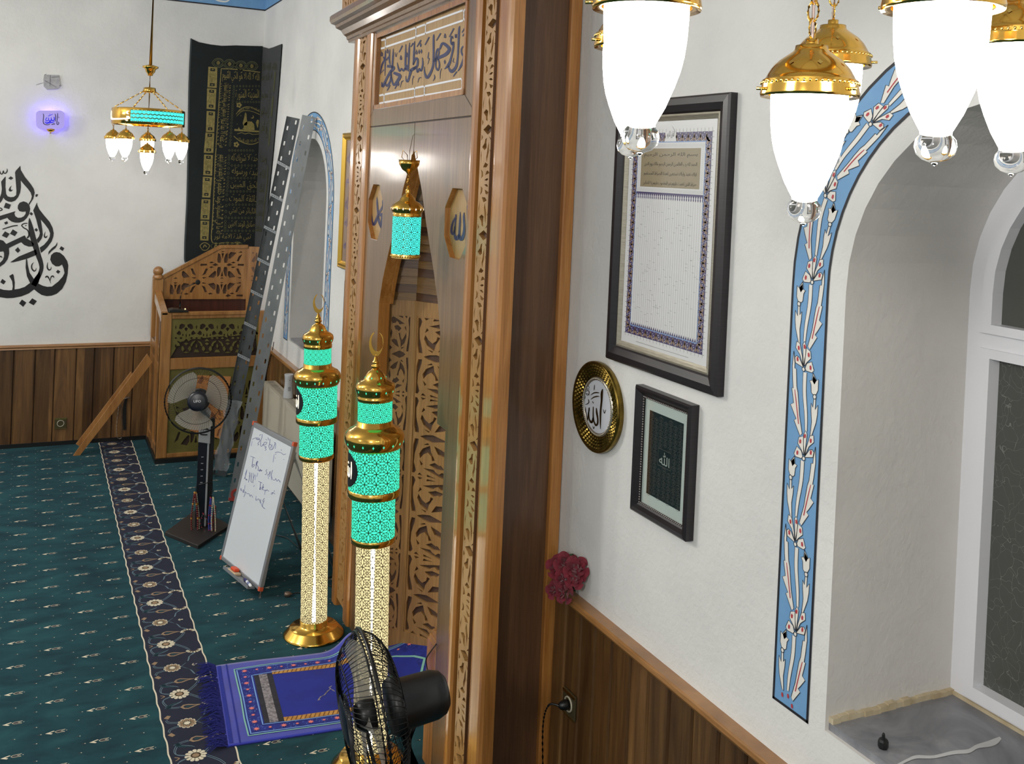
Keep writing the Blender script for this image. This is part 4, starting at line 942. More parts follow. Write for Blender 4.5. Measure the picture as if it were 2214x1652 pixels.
# lit plaque and the patched box above it
F = zoomfn(WF, 50, 220, 20.13, .07); p0 = WF.px(108.7, 259, .07)
plq = thing('lit_plaque', WF.at(p0[0], p0[1]-.09, 0), 'small blue glowing acrylic plaque with dark script on the white wall', 'wall light')
G = lambda x, y: WF.px(50+x/20.13, 220+y/20.13, .07)
rr = [G(*q) for q in [(700, 385), (1640, 385), (1740, 430), (1805, 520), (1805, 1050), (1700, 1180), (1620, 1190), (740, 1190), (640, 1130), (575, 1040), (560, 880), (560, 520), (600, 440)]]
mb = MB(); mb.prism(WF, rr, .064, .07, mat('edge_lit_acrylic', (172, 160, 206), .3, es=.22, ec=(110, 100, 255)), back=True); pl = mb.build('plaque_panel', plq)
mb = MB(); F2 = zoomfn(WF, 50, 220, 20.13, .0715); M_ink = mat('plaque_ink', (12, 10, 70), .4); M_inkb = mat('plaque_blue_ink', (20, 12, 200), .4, es=.25, ec=(20, 10, 255))
for s in ([(870, 520, 24), (895, 600, 34), (880, 740, 34), (872, 860, 34), (900, 950, 36), (980, 995, 34), (1100, 1000, 30), (1180, 960, 22)], [(1500, 500, 26), (1495, 640, 34), (1480, 780, 32), (1465, 900, 30), (1480, 980, 36), (1540, 970, 34), (1550, 900, 26), (1490, 880, 20)], [(1385, 520, 20), (1410, 600, 34), (1412, 740, 34), (1395, 860, 26)], [(1230, 980, 30), (1280, 990, 34), (1320, 950, 24), (1350, 985, 32), (1385, 930, 18)], [(1545, 650, 20), (1555, 700, 26)]):
    mb.stroke(F2, s, M_ink)
for s in ([(1340, 660, 36), (1360, 760, 44), (1300, 830, 50), (1230, 780, 40), (1220, 680, 24)], [(1220, 780, 40), (1180, 850, 50), (1120, 800, 40), (1110, 690, 26)], [(1090, 800, 36), (1030, 840, 40), (980, 780, 34), (1040, 680, 30)], [(940, 860, 20), (1020, 930, 60), (1150, 900, 70), (1290, 900, 40), (1360, 860, 20)], [(1090, 620, 26), (1180, 590, 26), (1300, 530, 14)], [(1150, 520, 16), (1165, 555, 20)]):
    mb.stroke(F2, s, M_inkb)
mb.build('plaque_script', pl)
q = WF.px(50+1200/20.13, 220+1215/20.13, .05)
mb = MB(); mb.lathe([(.001, -.022), (.022, -.018), (.034, -.004), (.036, .004), (.03, .006), (.012, .012), (.006, .05), (.001, .06)], M_gold, WF.at(q[0], q[1], .05), seg=24); mb.tube([WF.at(q[0], q[1]-.01, .05), WF.at(q[0], q[1]-.03, .0)], .006, M_gold); mb.build('brass_holder', plq)
l = bpy.data.lights.new('plaque_led', 'POINT'); l.energy = 1.5; l.color = (.16, .10, 1); l.shadow_soft_size = .02; lo = bpy.data.objects.new('plaque_led', l); COL.objects.link(lo); lo.location = WF.at(p0[0]-.005, p0[1]+.02, .035)
mb = MB(); G2 = lambda x, y: WF.px(x/3.442, y/3.442, .01)
mb.prism(WF, [G2(*p) for p in [(330, 555), (440, 558), (446, 600), (450, 640), (430, 662), (350, 668), (326, 645), (322, 590)]], 0, .012, mat('grey_plaster_patch', (176, 176, 176), .7, c2=(150, 150, 150), scale=30), side=M_plaster)
for a, b in (((330, 560), (345, 550)), ((440, 640), (455, 630)), ((375, 560), (372, 640)), ((335, 600), (420, 650)), ((385, 575), (440, 572))):
    mb.stroke(lambda x, y: WF.pt(x/3.442, y/3.442, .014), [a+(4,), b+(3,)], mat('grey_crack', (96, 96, 96), .8))
mb.stroke(lambda x, y: WF.pt(x/3.442, y/3.442, .003), [(268, 632, 2), (300, 622, 3), (325, 615, 2)], MATS['grey_crack'])
o = mb.build('patched_wall_box'); tag(o, 'small square of crumpled grey filler on the white wall above the blue plaque', 'wall patch')

# ------------------------------------------------------------------ framed pictures on the near wall
M_frame = mat('dark_wenge_frame', (34, 30, 34), .35, c2=(24, 21, 24), scale=8, stretch=(1, 1, 30))
M_liner = mat('silver_liner', (176, 170, 154), .35, .5, c2=(150, 144, 128), scale=20, stretch=(1, 1, 12))
M_paper = mat('print_paper', (206, 207, 208), .35, coat=.6)
M_purple = mat('print_purple', (58, 50, 96), .35, coat=.6); M_tanp = mat('print_tan', (134, 112, 96), .35, coat=.6); M_goldp = mat('print_gold', (136, 124, 96), .35, coat=.6); M_ptext = mat('print_black', (52, 50, 50), .35, coat=.6); M_pblue = mat('print_blue', (110, 140, 186), .35, coat=.6); M_hair = mat('print_grey_lines', (150, 151, 153), .35, coat=.6)
def framering(mb, P, a0, a1, b0, b1, w, prof, mt):
    """moulded frame: prof = (inwards 0..1, outwards) pairs across the width w"""
    c = [(a0, b0, 1, 1), (a1, b0, -1, 1), (a1, b1, -1, -1), (a0, b1, 1, -1)]; n = len(prof)
    vs = [P.at(a+sa*w*t, b+sb*w*t, h) for a, b, sa, sb in c for t, h in prof]
    mb.add(vs, [(i*n+j, ((i+1) % 4)*n+j, ((i+1) % 4)*n+j+1, i*n+j+1) for i in range(4) for j in range(n-1)], mt)
a0 = WR.px(1308, 775, .03)[0]; a1 = (WR.px(1540, 856, .03)[0]+WR.px(1587, 198, .03)[0])/2; b0 = WR.px(1540, 856, .03)[1]; b1 = WR.px(1587, 198, .03)[1]
pic = thing('framed_calligraphy_print', WR.at((a0+a1)/2, b0, 0), 'big dark framed print, gold text block above many fine columns, on white wall', 'picture')
mb = MB(); framering(mb, WR, a0, a1, b0, b1, .056, [(0, 0), (0, .026), (.12, .032), (.5, .034), (.9, .026), (1, .022), (1, .01)], M_frame); mb.build('frame', pic)
ia, ja, ib, jb = a0+.056, a1-.056, b0+.056, b1-.056
mb = MB(); framering(mb, WR, ia, ja, ib, jb, .022, [(0, .020), (.3, .022), (.7, .017), (1, .014), (1, .01)], M_liner); mb.build('liner', pic)
mb = MB(); mb.fbox(WR, ia, ja, ib, jb, .008, .012, M_paper); pr = mb.build('print', pic)
ia += .022; ja -= .022; ib += .022; jb -= .022; Wd, Hd = ja-ia, jb-ib
def rect(mb, P, a0, a1, b0, b1, h, mt): mb.quad(P.at(a0, b0, h), P.at(a1, b0, h), P.at(a1, b1, h), P.at(a0, b1, h), mt)
mb = MB(); h = .0125
X0, X1 = ia+.026, ja-.026; Y0, Y1 = ib+.034, jb-.040; bw_ = .034
rect(mb, WR, X0, X1, Y0, Y1, h, M_purple); rect(mb, WR, X0+bw_-.004, X1-bw_+.004, Y0+bw_-.004, Y1-bw_+.004, h+.0003, M_pblue); ix0, ix1, iy0, iy1 = X0+bw_, X1-bw_, Y0+bw_, Y1-bw_
rect(mb, WR, ix0, ix1, iy0, iy1, h+.0006, M_paper)
gy0 = iy1-.155; gx0, gx1 = ix0+.022, ix1-.022
def sprig(x, y, dx, dy):
    f = lambda a, b: WR.at(x+dx*a-dy*b, y+dy*a+dx*b, h+.0004)
    mb.poly(f, [(0, -.013), (.008, -.011), (.016, -.002), (.022, -.004), (.017, .005), (.008, .001), (0, -.006)], M_tanp); mb.poly(f, [(0, .013), (.008, .011), (.016, .002), (.022, .004), (.017, -.005), (.008, -.001), (0, .006)], M_tanp); mb.poly(f, [(.022, -.003), (.027, 0), (.022, .003), (.018, 0)], M_tanp)
    for u, v in ((.0, .019), (.004, -.018), (.012, .017), (.018, -.013), (.026, .012), (.03, -.009)): mb.poly(f, [(u-.0022, v), (u, v-.0022), (u+.0022, v), (u, v+.0022)], M_paper)
n = 26
for k in range(n):
    y = Y0+.03+(Y1-Y0-.06)*k/(n-1)
    sprig(X0+bw_*.88, y, -1, 0) if k % 2 else sprig(X0+.004, y, 1, 0); sprig(X1-bw_*.88, y, 1, 0) if k % 2 else sprig(X1-.004, y, -1, 0)
for k in range(13):
    x = X0+.03+(X1-X0-.06)*k/12; sprig(x, Y0+.004, 0, 1); sprig(x, Y1-bw_*.88, 0, 1)
for k in range(40):
    y = Y0+(Y1-Y0)*k/39; mb.stroke(lambda a, b: WR.at(a, b, h), [(X0-.010, y, .001), (X0, y, .001)], M_ptext); mb.stroke(lambda a, b: WR.at(a, b, h), [(X1, y, .001), (X1+.010, y, .001)], M_ptext)
for k in range(24):
    x = X0+(X1-X0)*k/23; mb.stroke(lambda a, b: WR.at(a, b, h), [(x, Y1, .001), (x, Y1+.012, .001)], M_ptext); mb.stroke(lambda a, b: WR.at(a, b, h), [(x, Y0, .001), (x, Y0-.01, .001)], M_ptext)
cx = (X0+X1)/2; d = .0010
mb.poly(lambda a, b: WR.at(cx+a, Y1-bw_+b, h+d), [(-.036, .003), (.036, .003), (.03, .02), (.033, .034), (.02, .04), (.012, .05), (0, .058), (-.012, .05), (-.02, .04), (-.033, .034), (-.03, .02)], M_paper)
letter(mb, lambda x, y: WR.at(cx-.022+.044*x, Y1-bw_+.010+.03*y, h+d+.0003), arabic('القران الكريم'), M_ptext)
rect(mb, WR, gx0, gx1, gy0, iy1-.020, h+.0009, M_goldp)
for k in range(60):
    x = ix0+.004+(ix1-ix0-.008)*k/59
    for y0, y1 in ((iy1-.016, iy1-.004), (gy0-.016, gy0-.004)): mb.stroke(lambda a, b: WR.at(a, b, h+.0008), [(x, y0, .0011), (x+.004, y1, .0011)], M_hair)
for k in range(22):
    y = gy0+(iy1-.02-gy0)*k/21
    for x in (ix0+.008, ix1-.014): mb.stroke(lambda a, b: WR.at(a, b, h+.0008), [(x, y, .001), (x+.006, y+.004, .001)], M_hair)
GH = iy1-.020-gy0; GW = gx1-gx0
for i, (t, u0, u1) in enumerate((('بسم الله الرحمن الرحيم', .05, .95), ('الحمد لله رب العالمين الرحمن الرحيم مالك يوم الدين', .06, .95), ('اياك نعبد واياك نستعين اهدنا الصراط المستقيم', .06, .95), ('صراط الذين انعمت عليهم غير المغضوب عليهم ولا الضالين', .05, .95))):
    yb = gy0+GH*(.86-.245*i)-.013; letter(mb, lambda x, y: WR.at(gx0+GW*(u0+(u1-u0)*x), yb+.018*y, h+.0014), arabic(t), M_ptext)
ty = gy0-.018; rect(mb, WR, ix0, ix1, ty-.024, ty, h+.0007, M_purple)
for k in range(31):
    x = ix0+(ix1-ix0)*(k+.5)/31; f = lambda a, b: WR.at(x+a, ty-.024+b, h+.0010)
    mb.poly(f, [(-.0045, 0), (.0045, 0), (.003, .006), (.0045, .01), (0, .019), (-.0045, .01), (-.003, .006)], M_paper)
    mb.stroke(lambda a, b: WR.at(a, b, h+.0008), [(x+.0065, iy0, .0012), (x+.0065, ty-.024, .0012)], M_hair)
    mb.poly(lambda a, b: WR.at(x+a, iy0+b, h+.001), [(-.005, 0), (.005, 0), (0, .012)], M_purple)
for k in range(130):
    i = random.randrange(31); x = ix0+(ix1-ix0)*(i+.0)/31; y = iy0+.02+random.random()*(ty-.07-iy0); mb.stroke(lambda a, b: WR.at(a, b, h+.0008), [(x+.009, y, .0012), (x+.021, y, .0012)], M_hair)
mb.stroke(lambda a, b: WR.at(a, b, h), [(ia+.1, ib+.012, .002), (ja-.1, ib+.012, .002)], M_hair)
mb.build('printed_ornament', pr)

# round gilt plate
pc = WR.px(1288.5, 879.5, .02); R0 = .171; A = axes((-1, 0, 0), (0, -1, 0))
plate = thing('gilt_wall_plate', WR.at(pc[0], pc[1]-R0, 0), 'round gilt plate with an openwork rim and script on white, hanging on the wall', 'wall plate')
M_gilt = mat('antique_gilt', (150, 126, 60), .28, .95, c2=(104, 86, 38), scale=30)
ctr_ = WR.at(pc[0], pc[1], 0)
mb = MB(); mb.lathe([(R0-.004, 0), (R0, .010), (R0, .026), (R0-.005, .030), (R0-.012, .024), (.112, .012), (.108, .014)], M_gilt, ctr_, A, 64)
for ring, (r, n, sz) in enumerate(((.121, 44, .0058), (.132, 48, .0062), (.143, 52, .0066), (.1545, 56, .0066))):
    for k in range(n):
        t = 2*pi*(k+.5*(ring % 2))/n; hh = .014+(r-.112)*.22
        e = [ctr_+A @ Vector(((r+dr)*cos(t+dt), (r+dr)*sin(t+dt), hh)) for dr, dt in ((sz, 0), (0, sz/r*1.1), (-sz, 0), (0, -sz/r*1.1))]; e.append(ctr_+A @ Vector((r*cos(t), r*sin(t), hh+.006)))
        mb.add(e, [(0, 1, 4), (1, 2, 4), (2, 3, 4), (3, 0, 4)], M_gilt)
mb.build('gilt_rim', plate)
mb = MB(); mb.lathe([(.112, .012), (.110, .017), (.104, .018), (.099, .014)], mat('silver_bead', (196, 190, 176), .25, .8), ctr_, A, 64)
for k in range(90): t = 2*pi*k/90; mb.ball(ctr_+A @ Vector((.1055*cos(t), .1055*sin(t), .018)), .0028, MATS['silver_bead'], 6)
mb.build('beaded_ring', plate)
mb = MB(); mb.lathe([(.101, .012), (.06, .0125), (.001, .0125)], mat('white_enamel', (206, 209, 216), .2), ctr_, A, 48); en = mb.build('white_centre', plate)
F = zoomfn(WR, 1235, 800, 10.325, .0140); mb = MB(); M_gd = mat('dark_gilt_script', (74, 56, 26), .25, .7)
for s in ([(700, 425, 20), (682, 520, 52), (675, 700, 40), (655, 900, 38), (650, 1100, 32), (652, 1315, 10)], [(435, 562, 8), (500, 515, 24), (570, 506, 26), (630, 515, 10)], [(435, 658, 8), (500, 610, 24), (570, 590, 26), (630, 590, 10)], [(560, 848, 18), (570, 960, 38), (592, 1100, 34), (585, 1200, 38), (550, 1235, 40), (510, 1160, 28), (490, 1050, 28), (490, 818, 18)], [(490, 1060, 28), (470, 1150, 44), (440, 1162, 48), (400, 1090, 28), (390, 960, 22), (402, 838, 26)],
          [(315, 828, 6), (320, 940, 22), (340, 1080, 28), (360, 1122, 26), (376, 1000, 22), (402, 880, 26)], [(518, 330, 8), (514, 400, 16), (508, 452, 8)], [(380, 655, 10), (392, 720, 18), (355, 760, 18), (312, 770, 6)], [(470, 700, 10), (490, 730, 16), (500, 745, 10)], [(715, 880, 8), (740, 965, 14), (768, 888, 8)], [(480, 1250, 8), (500, 1312, 14), (518, 1258, 8)], [(285, 575, 6), (300, 640, 12), (316, 585, 6)], [(340, 480, 10), (370, 455, 14), (400, 490, 14), (385, 550, 14), (350, 560, 12), (340, 520, 10), (400, 560, 10)], [(330, 400, 6), (370, 350, 8), (400, 400, 8), (350, 430, 8), (410, 440, 6)]):
    mb.stroke(F, s, M_gd)
mb.build('gilt_script', en)

# small dark framed picture below it
zz = lambda x, y, c: WR.px(1220+x/3.934, 760+y/3.934, c)
a0, b1 = zz(610, 280, .03); a1, b0 = zz(1032, 1620, .03)
sp = thing('framed_name_picture', WR.at((a0+a1)/2, b0, 0), 'small black framed picture behind glass with a dark engraved panel, below the big print', 'picture')
mb = MB(); framering(mb, WR, a0, a1, b0, b1, .034, [(0, 0), (0, .030), (.2, .036), (.5, .034), (.8, .022), (1, .018), (1, .008)], M_frame); fr_ = mb.build('frame', sp)
mb = MB(); i0, i1, j0, j1 = a0+.036, a1-.036, b0+.036, b1-.036
for (p, q), n in ((((i0, j0), (i1, j0)), 26), (((i1, j0), (i1, j1)), 42), (((i1, j1), (i0, j1)), 26), (((i0, j1), (i0, j0)), 42)):
    for k in range(n): mb.ball(WR.at(p[0]+(q[0]-p[0])*k/n, p[1]+(q[1]-p[1])*k/n, .018), .0032, mat('pewter_bead', (140, 132, 128), .3, .6), 6)
mb.build('bead_edge', fr_)
mb = MB(); rect(mb, WR, i0, i1, j0, j1, .010, mat('pale_green_mount', (176, 188, 182), .03, coat=1)); mt_ = mb.build('mount', sp)
da, db = .030, .040; mb = MB(); rect(mb, WR, i0+da, i1-da, j0+db, j1-db, .0108, mat('engraved_black', (26, 29, 28), .05, coat=1)); M_eng = mat('engraved_silver', (96, 98, 92), .25, .3)
na, nb = 7, 13; W_, H_ = i1-i0-2*da, j1-j0-2*db
for i in range(na):
    for j in range(nb):
        u = i0+da+W_*(i+.5)/na; v = j0+db+H_*(j+.25+.5*(i % 2))/nb
        if v+.4*H_/nb > j1-db: continue
        if abs(u-(i0+i1)/2) < W_*.22 and abs(v-(j0+j1)/2) < H_*.13: continue
        r = .44*W_/na; hx = [(u+r*1.02*cos(pi*k/3+.52), v+H_/nb*.46*sin(pi*k/3+.52), .0009) for k in range(7)]; mb.stroke(lambda a, b: WR.at(a, b, .0112), hx, M_eng, 1)
        for q in range(3):
            mb.stroke(lambda a, b: WR.at(a, b, .0112), [(u-r*.5+random.random()*.003, v-.004+.004*q, .0009), (u, v-.006+.005*q+random.random()*.003, .0012), (u+r*.5, v-.003+.003*q, .0008)], M_eng, 3)
ec = ((i0+i1)/2, (j0+j1)/2); sq = [(ec[0]-W_*.19, ec[1]-H_*.1), (ec[0]+W_*.19, ec[1]-H_*.1), (ec[0]+W_*.19, ec[1]+H_*.1), (ec[0]-W_*.19, ec[1]+H_*.1)]
mb.stroke(lambda a, b: WR.at(a, b, .0113), [p+(.0016,) for p in sq+sq[:1]], M_eng, 1)
letter(mb, lambda x, y: WR.at(ec[0]-W_*.15+W_*.30*x, ec[1]-H_*.075+H_*.15*y, .0114), chr(0xFDF2), mat('engraved_pale', (150, 160, 152), .3))
mb.build('engraved_panel', mt_)

# two frames far down the wall, half hidden by the prayer niche
al = WR.px(731, 577, .02); au = WR.px(756, 287, .02)
gf = thing('gilt_frame_picture', WR.at(al[0]+.2, al[1], 0), 'gilt framed brown picture half hidden behind the far edge of the wooden niche', 'picture')
mb = MB(); framering(mb, WR, al[0], al[0]+.55, al[1], au[1], .05, [(0, 0), (0, .024), (.15, .030), (.3, .024), (.6, .032), (.85, .018), (1, .014), (1, .006)], mat('gilt_frame_gold', (204, 166, 72), .3, .8)); mb.build('frame', gf)
mb = MB(); rect(mb, WR, al[0]+.05, al[0]+.5, al[1]+.05, au[1]-.05, .008, mat('brown_print', (120, 100, 92), .4, c2=(142, 122, 110), scale=9)); pp = mb.build('print', gf)
mb = MB()
for k, t in enumerate(('يا الله', 'بسم الله', 'الحمد لله', 'يا رحيم', 'سبحان الله')): letter(mb, lambda x, y: WR.at(al[0]+.075+.3*x, al[1]+.11+.15*k+.09*y, .009), arabic(t), mat('print_lilac_ink', (92, 84, 140), .5))
mb.build('print_script', pp)
al = WR.px(741, 733, .02); au = WR.px(745, 607, .02)
o = thing('black_frame_picture', WR.at(al[0]+.2, al[1], 0), 'thin black framed picture below the gilt frame, mostly hidden behind the wooden niche', 'picture')
mb = MB(); framering(mb, WR, al[0]-.01, al[0]+.4, al[1], au[1], .03, [(0, 0), (0, .022), (.5, .026), (1, .014), (1, .006)], M_frame); mb.build('frame', o)
mb = MB(); rect(mb, WR, al[0]+.02, al[0]+.37, al[1]+.03, au[1]-.03, .008, mat('faded_print', (128, 108, 100), .4, c2=(150, 132, 120), scale=9)); mb.build('print', o)

# ------------------------------------------------------------------ black hanging in the corner
M_cloth = mat('black_green_velvet', (9, 15, 17), .9, c2=(13, 24, 25), scale=6, bump=.2, bscale=200); M_cloth.node_tree.nodes['Principled BSDF'].inputs['Sheen Weight'].default_value = .15
M_gt = M_goldthread; M_gtd = mat('dull_gold_thread', (86, 84, 50), .6, .15, c2=(60, 66, 42), scale=60)
M_hem = mat('frayed_hem', (66, 72, 74), .95)
tp = WF.px(410, 330, .02)
tap = thing('wall_hanging', WF.at(1.62, 1.62, .02), 'tall black cloth hanging with gold script, draped across the corner of the room', 'tapestry')
topF = [WF.px(*q, .014) for q in [(413, 83), (430, 91), (455, 96), (480, 99), (510, 98), (540, 99), (561, 99)]]
topR = [WR.px(*q, .014) for q in [(570, 102), (580, 105), (590, 102), (600, 98), (608, 95)]]
leftF = [WF.px(*q, .014) for q in [(413, 83), (409, 180), (407, 300), (404, 420), (402, 480), (399, 540), (402, 570), (425, 585)]]
rightR = [WR.px(*q, .014) for q in [(608, 95), (602, 180), (597, 240), (590, 320), (580, 420), (572, 520)]]
mb = MB()
xa = WX-.012
pf = leftF[::-1]+topF[1:-1]+[(xa, topF[-1][1]), (xa, 1.45), (leftF[-1][0]+.1, 1.45)]
mb.prism(WF, pf, .003, .011, M_cloth)
ya = -FY+.012
pR = [(ya, topF[-1][1]-.01)]+topR+rightR[1:]+[(rightR[-1][0], 1.45), (ya, 1.45)]
mb.prism(WR, pR, .003, .011, M_cloth); body = mb.build('cloth', tap)
mb = MB(); mb.stroke(lambda x, y: WF.at(x, y, .0125), [(x+.004*random.random(), y, .014) for x, y in leftF], M_hem); mb.stroke(lambda x, y: WR.at(x, y, .0125), [(x, y, .012) for x, y in rightR], M_hem); mb.build('frayed_edge', body)
A8 = zoomfn(WF, 410, 120, 8.26, .0128); B8 = zoomfn(WF, 400, 320, 7.51, .0128); A8b = zoomfn(WF, 410, 120, 8.26, .0134); B8b = zoomfn(WF, 400, 320, 7.51, .0134)
def quadmap(F, q):      # unit square (y up) -> four corners TL TR BR BL read off the enlargement
    (x0, y0), (x1, y1), (x2, y2), (x3, y3) = q
    return lambda u, v: F(*[(1-u)*v*p0+u*v*p1+u*(1-v)*p2+(1-u)*(1-v)*p3 for p0, p1, p2, p3 in ((x0, x1, x2, x3), (y0, y1, y2, y3))])
mb = MB()
b2a = lambda x, y: ((400+x/7.51-410)*8.26, (320+y/7.51-120)*8.26)
for F, Fb, q in ((A8, A8b, [(335, 200), (495, 215), (485, 580), (318, 570)]), (A8, A8b, [(312, 585), (478, 600), (460, 965), (302, 950)]), (A8, A8b, [(305, 990), (455, 1000), (440, 1365), (290, 1365)]), (A8, A8b, [(285, 1375), (440, 1385), b2a(460, 82), b2a(305, 78)]), (B8, B8b, [(310, 105), (455, 115), (440, 450), (295, 440)]), (B8, B8b, [(290, 465), (440, 475), (410, 805), (278, 800)]), (B8, B8b, [(270, 830), (412, 835), (395, 1165), (250, 1160)]), (B8, B8b, [(252, 1180), (395, 1185), (380, 1505), (247, 1500)])):
    g = quadmap(F, q); gb = quadmap(Fb, q); mb.poly(g, [(0, 0), (1, 0), (1, 1), (0, 1)], M_gt)
    for y0, y1, up in ((.80, .94, 1), (.08, .22, 0)):
        mb.poly(gb, [(.24, y0), (.76, y0), (.76, y1), (.24, y1)], M_cloth); mb.poly(lambda a, b: gb(a, b)+WF.n*.0005, [(.34, y0+.06), (.66, y0+.06), (.5, y0+.12)] if up else [(.34, y0+.08), (.66, y0+.08), (.5, y0+.02)], M_gt)
    letter(mb, lambda x, y: gb(.26+.48*y, .74-.48*x), arabic('سبحان الله'), M_gtd); mb.stroke(gb, [(.26, .26, .03), (.24, .5, .03), (.26, .76, .03)], M_gtd); mb.stroke(gb, [(.78, .26, .03), (.8, .5, .03), (.78, .76, .03)], M_gtd)
mb.build('gold_tablets', body)
mb = MB()
for i, (x, y) in enumerate(((510, 132), (712, 152), (915, 180), (1112, 190))):
    for rx, ry, w in ((98, 80, 14), (72, 56, 10)): mb.stroke(A8, [(x+rx*cos(2*pi*k/16)*(1.12 if k % 8 == 0 else 1), y+ry*sin(2*pi*k/16), w) for k in range(17)], M_gtd, 3)
    for k in range(4): t = pi*k/4; mb.stroke(A8b, [(x+34*cos(t), y+38*sin(t), 10), (x, y, 12), (x-34*cos(t), y-38*sin(t), 10)], M_gt)
for x, y in ((320, 1600), (500, 1600), (690, 1590), (850, 1580)):
    mb.stroke(B8, [(x-80, y-10, 12), (x-40, y-50, 12), (x, y-62, 12), (x+40, y-50, 12), (x+80, y-10, 12), (x+40, y+50, 12), (x, y+62, 12), (x-40, y+50, 12), (x-80, y-10, 12)], M_gt if x < 400 else M_gtd, 3); mb.stroke(B8b, [(x-25, y+20, 14), (x, y-25, 18), (x+30, y+10, 14)], M_gt)
# frame lines of the script bands
for F, pts in ((A8, [(565, 235), (850, 250), (1260, 300)]), (A8, [(565, 235), (545, 500), (520, 900), (500, 1200), (480, 1500), (470, 1640)]), (B8, [(505, 0), (490, 200), (475, 560), (460, 900), (445, 1200), (440, 1525), (640, 1540), (900, 1540)])):
    mb.stroke(F, [p+(14,) for p in pts], M_gt)
V1 = ['وسع كرسيه السماوات', 'ولا يحيطون بشيء'.replace('ء', ''), 'من علمه الا بما شا', 'يعلم ما بين ايديهم', 'وما خلفهم ولا', 'له ما في السماوات']
band = [(A8, [(560, 480), (740, 500), (715, 830), (540, 810)]), (A8, [(540, 810), (715, 830), (690, 1170), (515, 1150)]), (A8, [(515, 1150), (700, 1170), (650, 1650), (490, 1640)]), (B8, [(505, 110), (675, 110), (660, 460), (480, 460)]), (B8, [(480, 460), (655, 470), (630, 880), (460, 880)]), (B8, [(460, 880), (625, 890), (610, 1390), (440, 1380)])]
for t, (F, q) in zip(V1, band):
    g = quadmap(F, q); letter(mb, lambda x, y: g(.04+.92*y, 1-x), arabic(t), M_gt)
    for k in range(7): yy = .08+.13*k; mb.stroke(g, [(.86, yy, .035), (1.0, yy+.03, .035)], M_gt); mb.stroke(g, [(.0, yy+.04, .035), (.1, yy+.07, .03)], M_gt)
rows = [(A8, [(585, 275), (1245, 320), (1250, 520), (580, 470)], 'الله لا اله الا هو الحي القيوم'), (A8, [(820, 600), (1240, 610), (1240, 800), (820, 800)], 'المدينة المنورة'), (B8, [(750, 90), (1215, 110), (1210, 250), (755, 240)], 'وحده لا شريك له'), (B8, [(760, 310), (1215, 340), (1195, 480), (760, 450)], 'عبده ورسوله'), (B8, [(735, 530), (1195, 550), (1190, 690), (740, 660)], 'الحق المبين'), (B8, [(715, 750), (1180, 770), (1170, 910), (720, 890)], 'ذائقة الموت'), (B8, [(715, 960), (1150, 975), (1150, 1115), (715, 1090)], 'الكبائر من امتي'), (B8, [(700, 1180), (1130, 1190), (1130, 1310), (700, 1300)], 'صادق الوعد الامين'), (B8, [(470, 1390), (1080, 1390), (1050, 1520), (470, 1515)], 'نبي هذه الامة نور')]
for F, q, t in rows:
    g = quadmap(F, q); letter(mb, g, arabic(t), M_gt)
    for k in range(5): u = .12+.18*k+random.random()*.06; mb.stroke(g, [(u, .92, .018), (u+.04, 1.04, .02)], M_gt)
# dull ornament rows between them
for F, y, x0, x1 in ((A8, 548, 790, 1240), (A8, 830, 840, 1240), (B8, 40, 720, 1100), (B8, 285, 760, 1190), (B8, 490, 750, 1180), (B8, 705, 740, 1170), (B8, 920, 720, 1150), (B8, 1135, 710, 1140), (B8, 1345, 640, 1110)):
    n = 9
    for k in range(n):
        x = x0+(x1-x0)*k/(n-1); mb.stroke(F, [(x-14, y, 9), (x, y-16, 9), (x+14, y, 9), (x, y+16, 9), (x-14, y, 9)], M_gtd, 2)
for F, pts in ((A8, [(790, 590), (770, 860), (760, 1040), (740, 1320), (720, 1600)]), (B8, [(715, 130), (700, 480), (680, 760), (655, 1190), (650, 1340)])):
    q = spline([p+(0,) for p in pts], 5)
    for x, y, _ in q: mb.stroke(F, [(x-18, y, 8), (x, y-22, 8), (x+18, y, 8), (x, y+22, 8), (x-18, y, 8)], M_gtd, 2)
# the domed shrine under its crescent
for p in ([(985, 1045), (1000, 1015), (1016, 1045), (1020, 1130), (1032, 1200), (1022, 1250), (958, 1250), (948, 1200), (970, 1130)], [(965, 1290)]+[(1060+96*cos(pi*k/12), 1262-86*sin(pi*k/12)) for k in range(12, -1, -1)]+[(1160, 1330), (930, 1330)], [(800, 1310), (860, 1318), (880, 1275), (895, 1318), (1250, 1345), (1250, 1375), (800, 1345)]):
    mb.poly(A8, p, M_gt)
mb.stroke(A8, [(1125, 1068, 4), (1140, 1090, 14), (1125, 1118, 18), (1090, 1110, 4)], M_gt)
for p in ([(830, 1050, 10), (900, 965, 12), (1010, 918, 12), (1120, 932, 12), (1250, 1005, 12)], [(840, 1085, 8), (920, 1005, 10), (1010, 985, 10), (1120, 1000, 10), (1250, 1055, 10)], [(790, 1440, 14), (900, 1530, 14), (1040, 1580, 14), (1150, 1580, 14), (1240, 1540, 14)], [(850, 1400, 10), (930, 1380, 10), (990, 1400, 10), (1060, 1385, 10), (1130, 1410, 10), (1250, 1400, 10)], [(1215, 1290, 8), (1210, 1200, 50), (1225, 1150, 30)]):
    mb.stroke(A8, p, M_gt)
g = lambda x, y: A8(850+400*x, 1070-100*sin(pi*(.12+.72*x))-10-50*y); letter(mb, g, arabic('لا اله الا الله محمد'), M_gt)
g = lambda x, y: A8(850+390*x, 1480+80*sin(pi*(.1+.75*x))-60*y); letter(mb, g, arabic('لا اله الا الله الملك'), M_gt)
for x, y in ((882, 885), (835, 1590)):
    for k in range(5): t = 2*pi*k/5; mb.poly(A8, [(x+32*cos(t)+20*cos(2*pi*j/8), y+32*sin(t)+20*sin(2*pi*j/8)) for j in range(8)], M_gt)
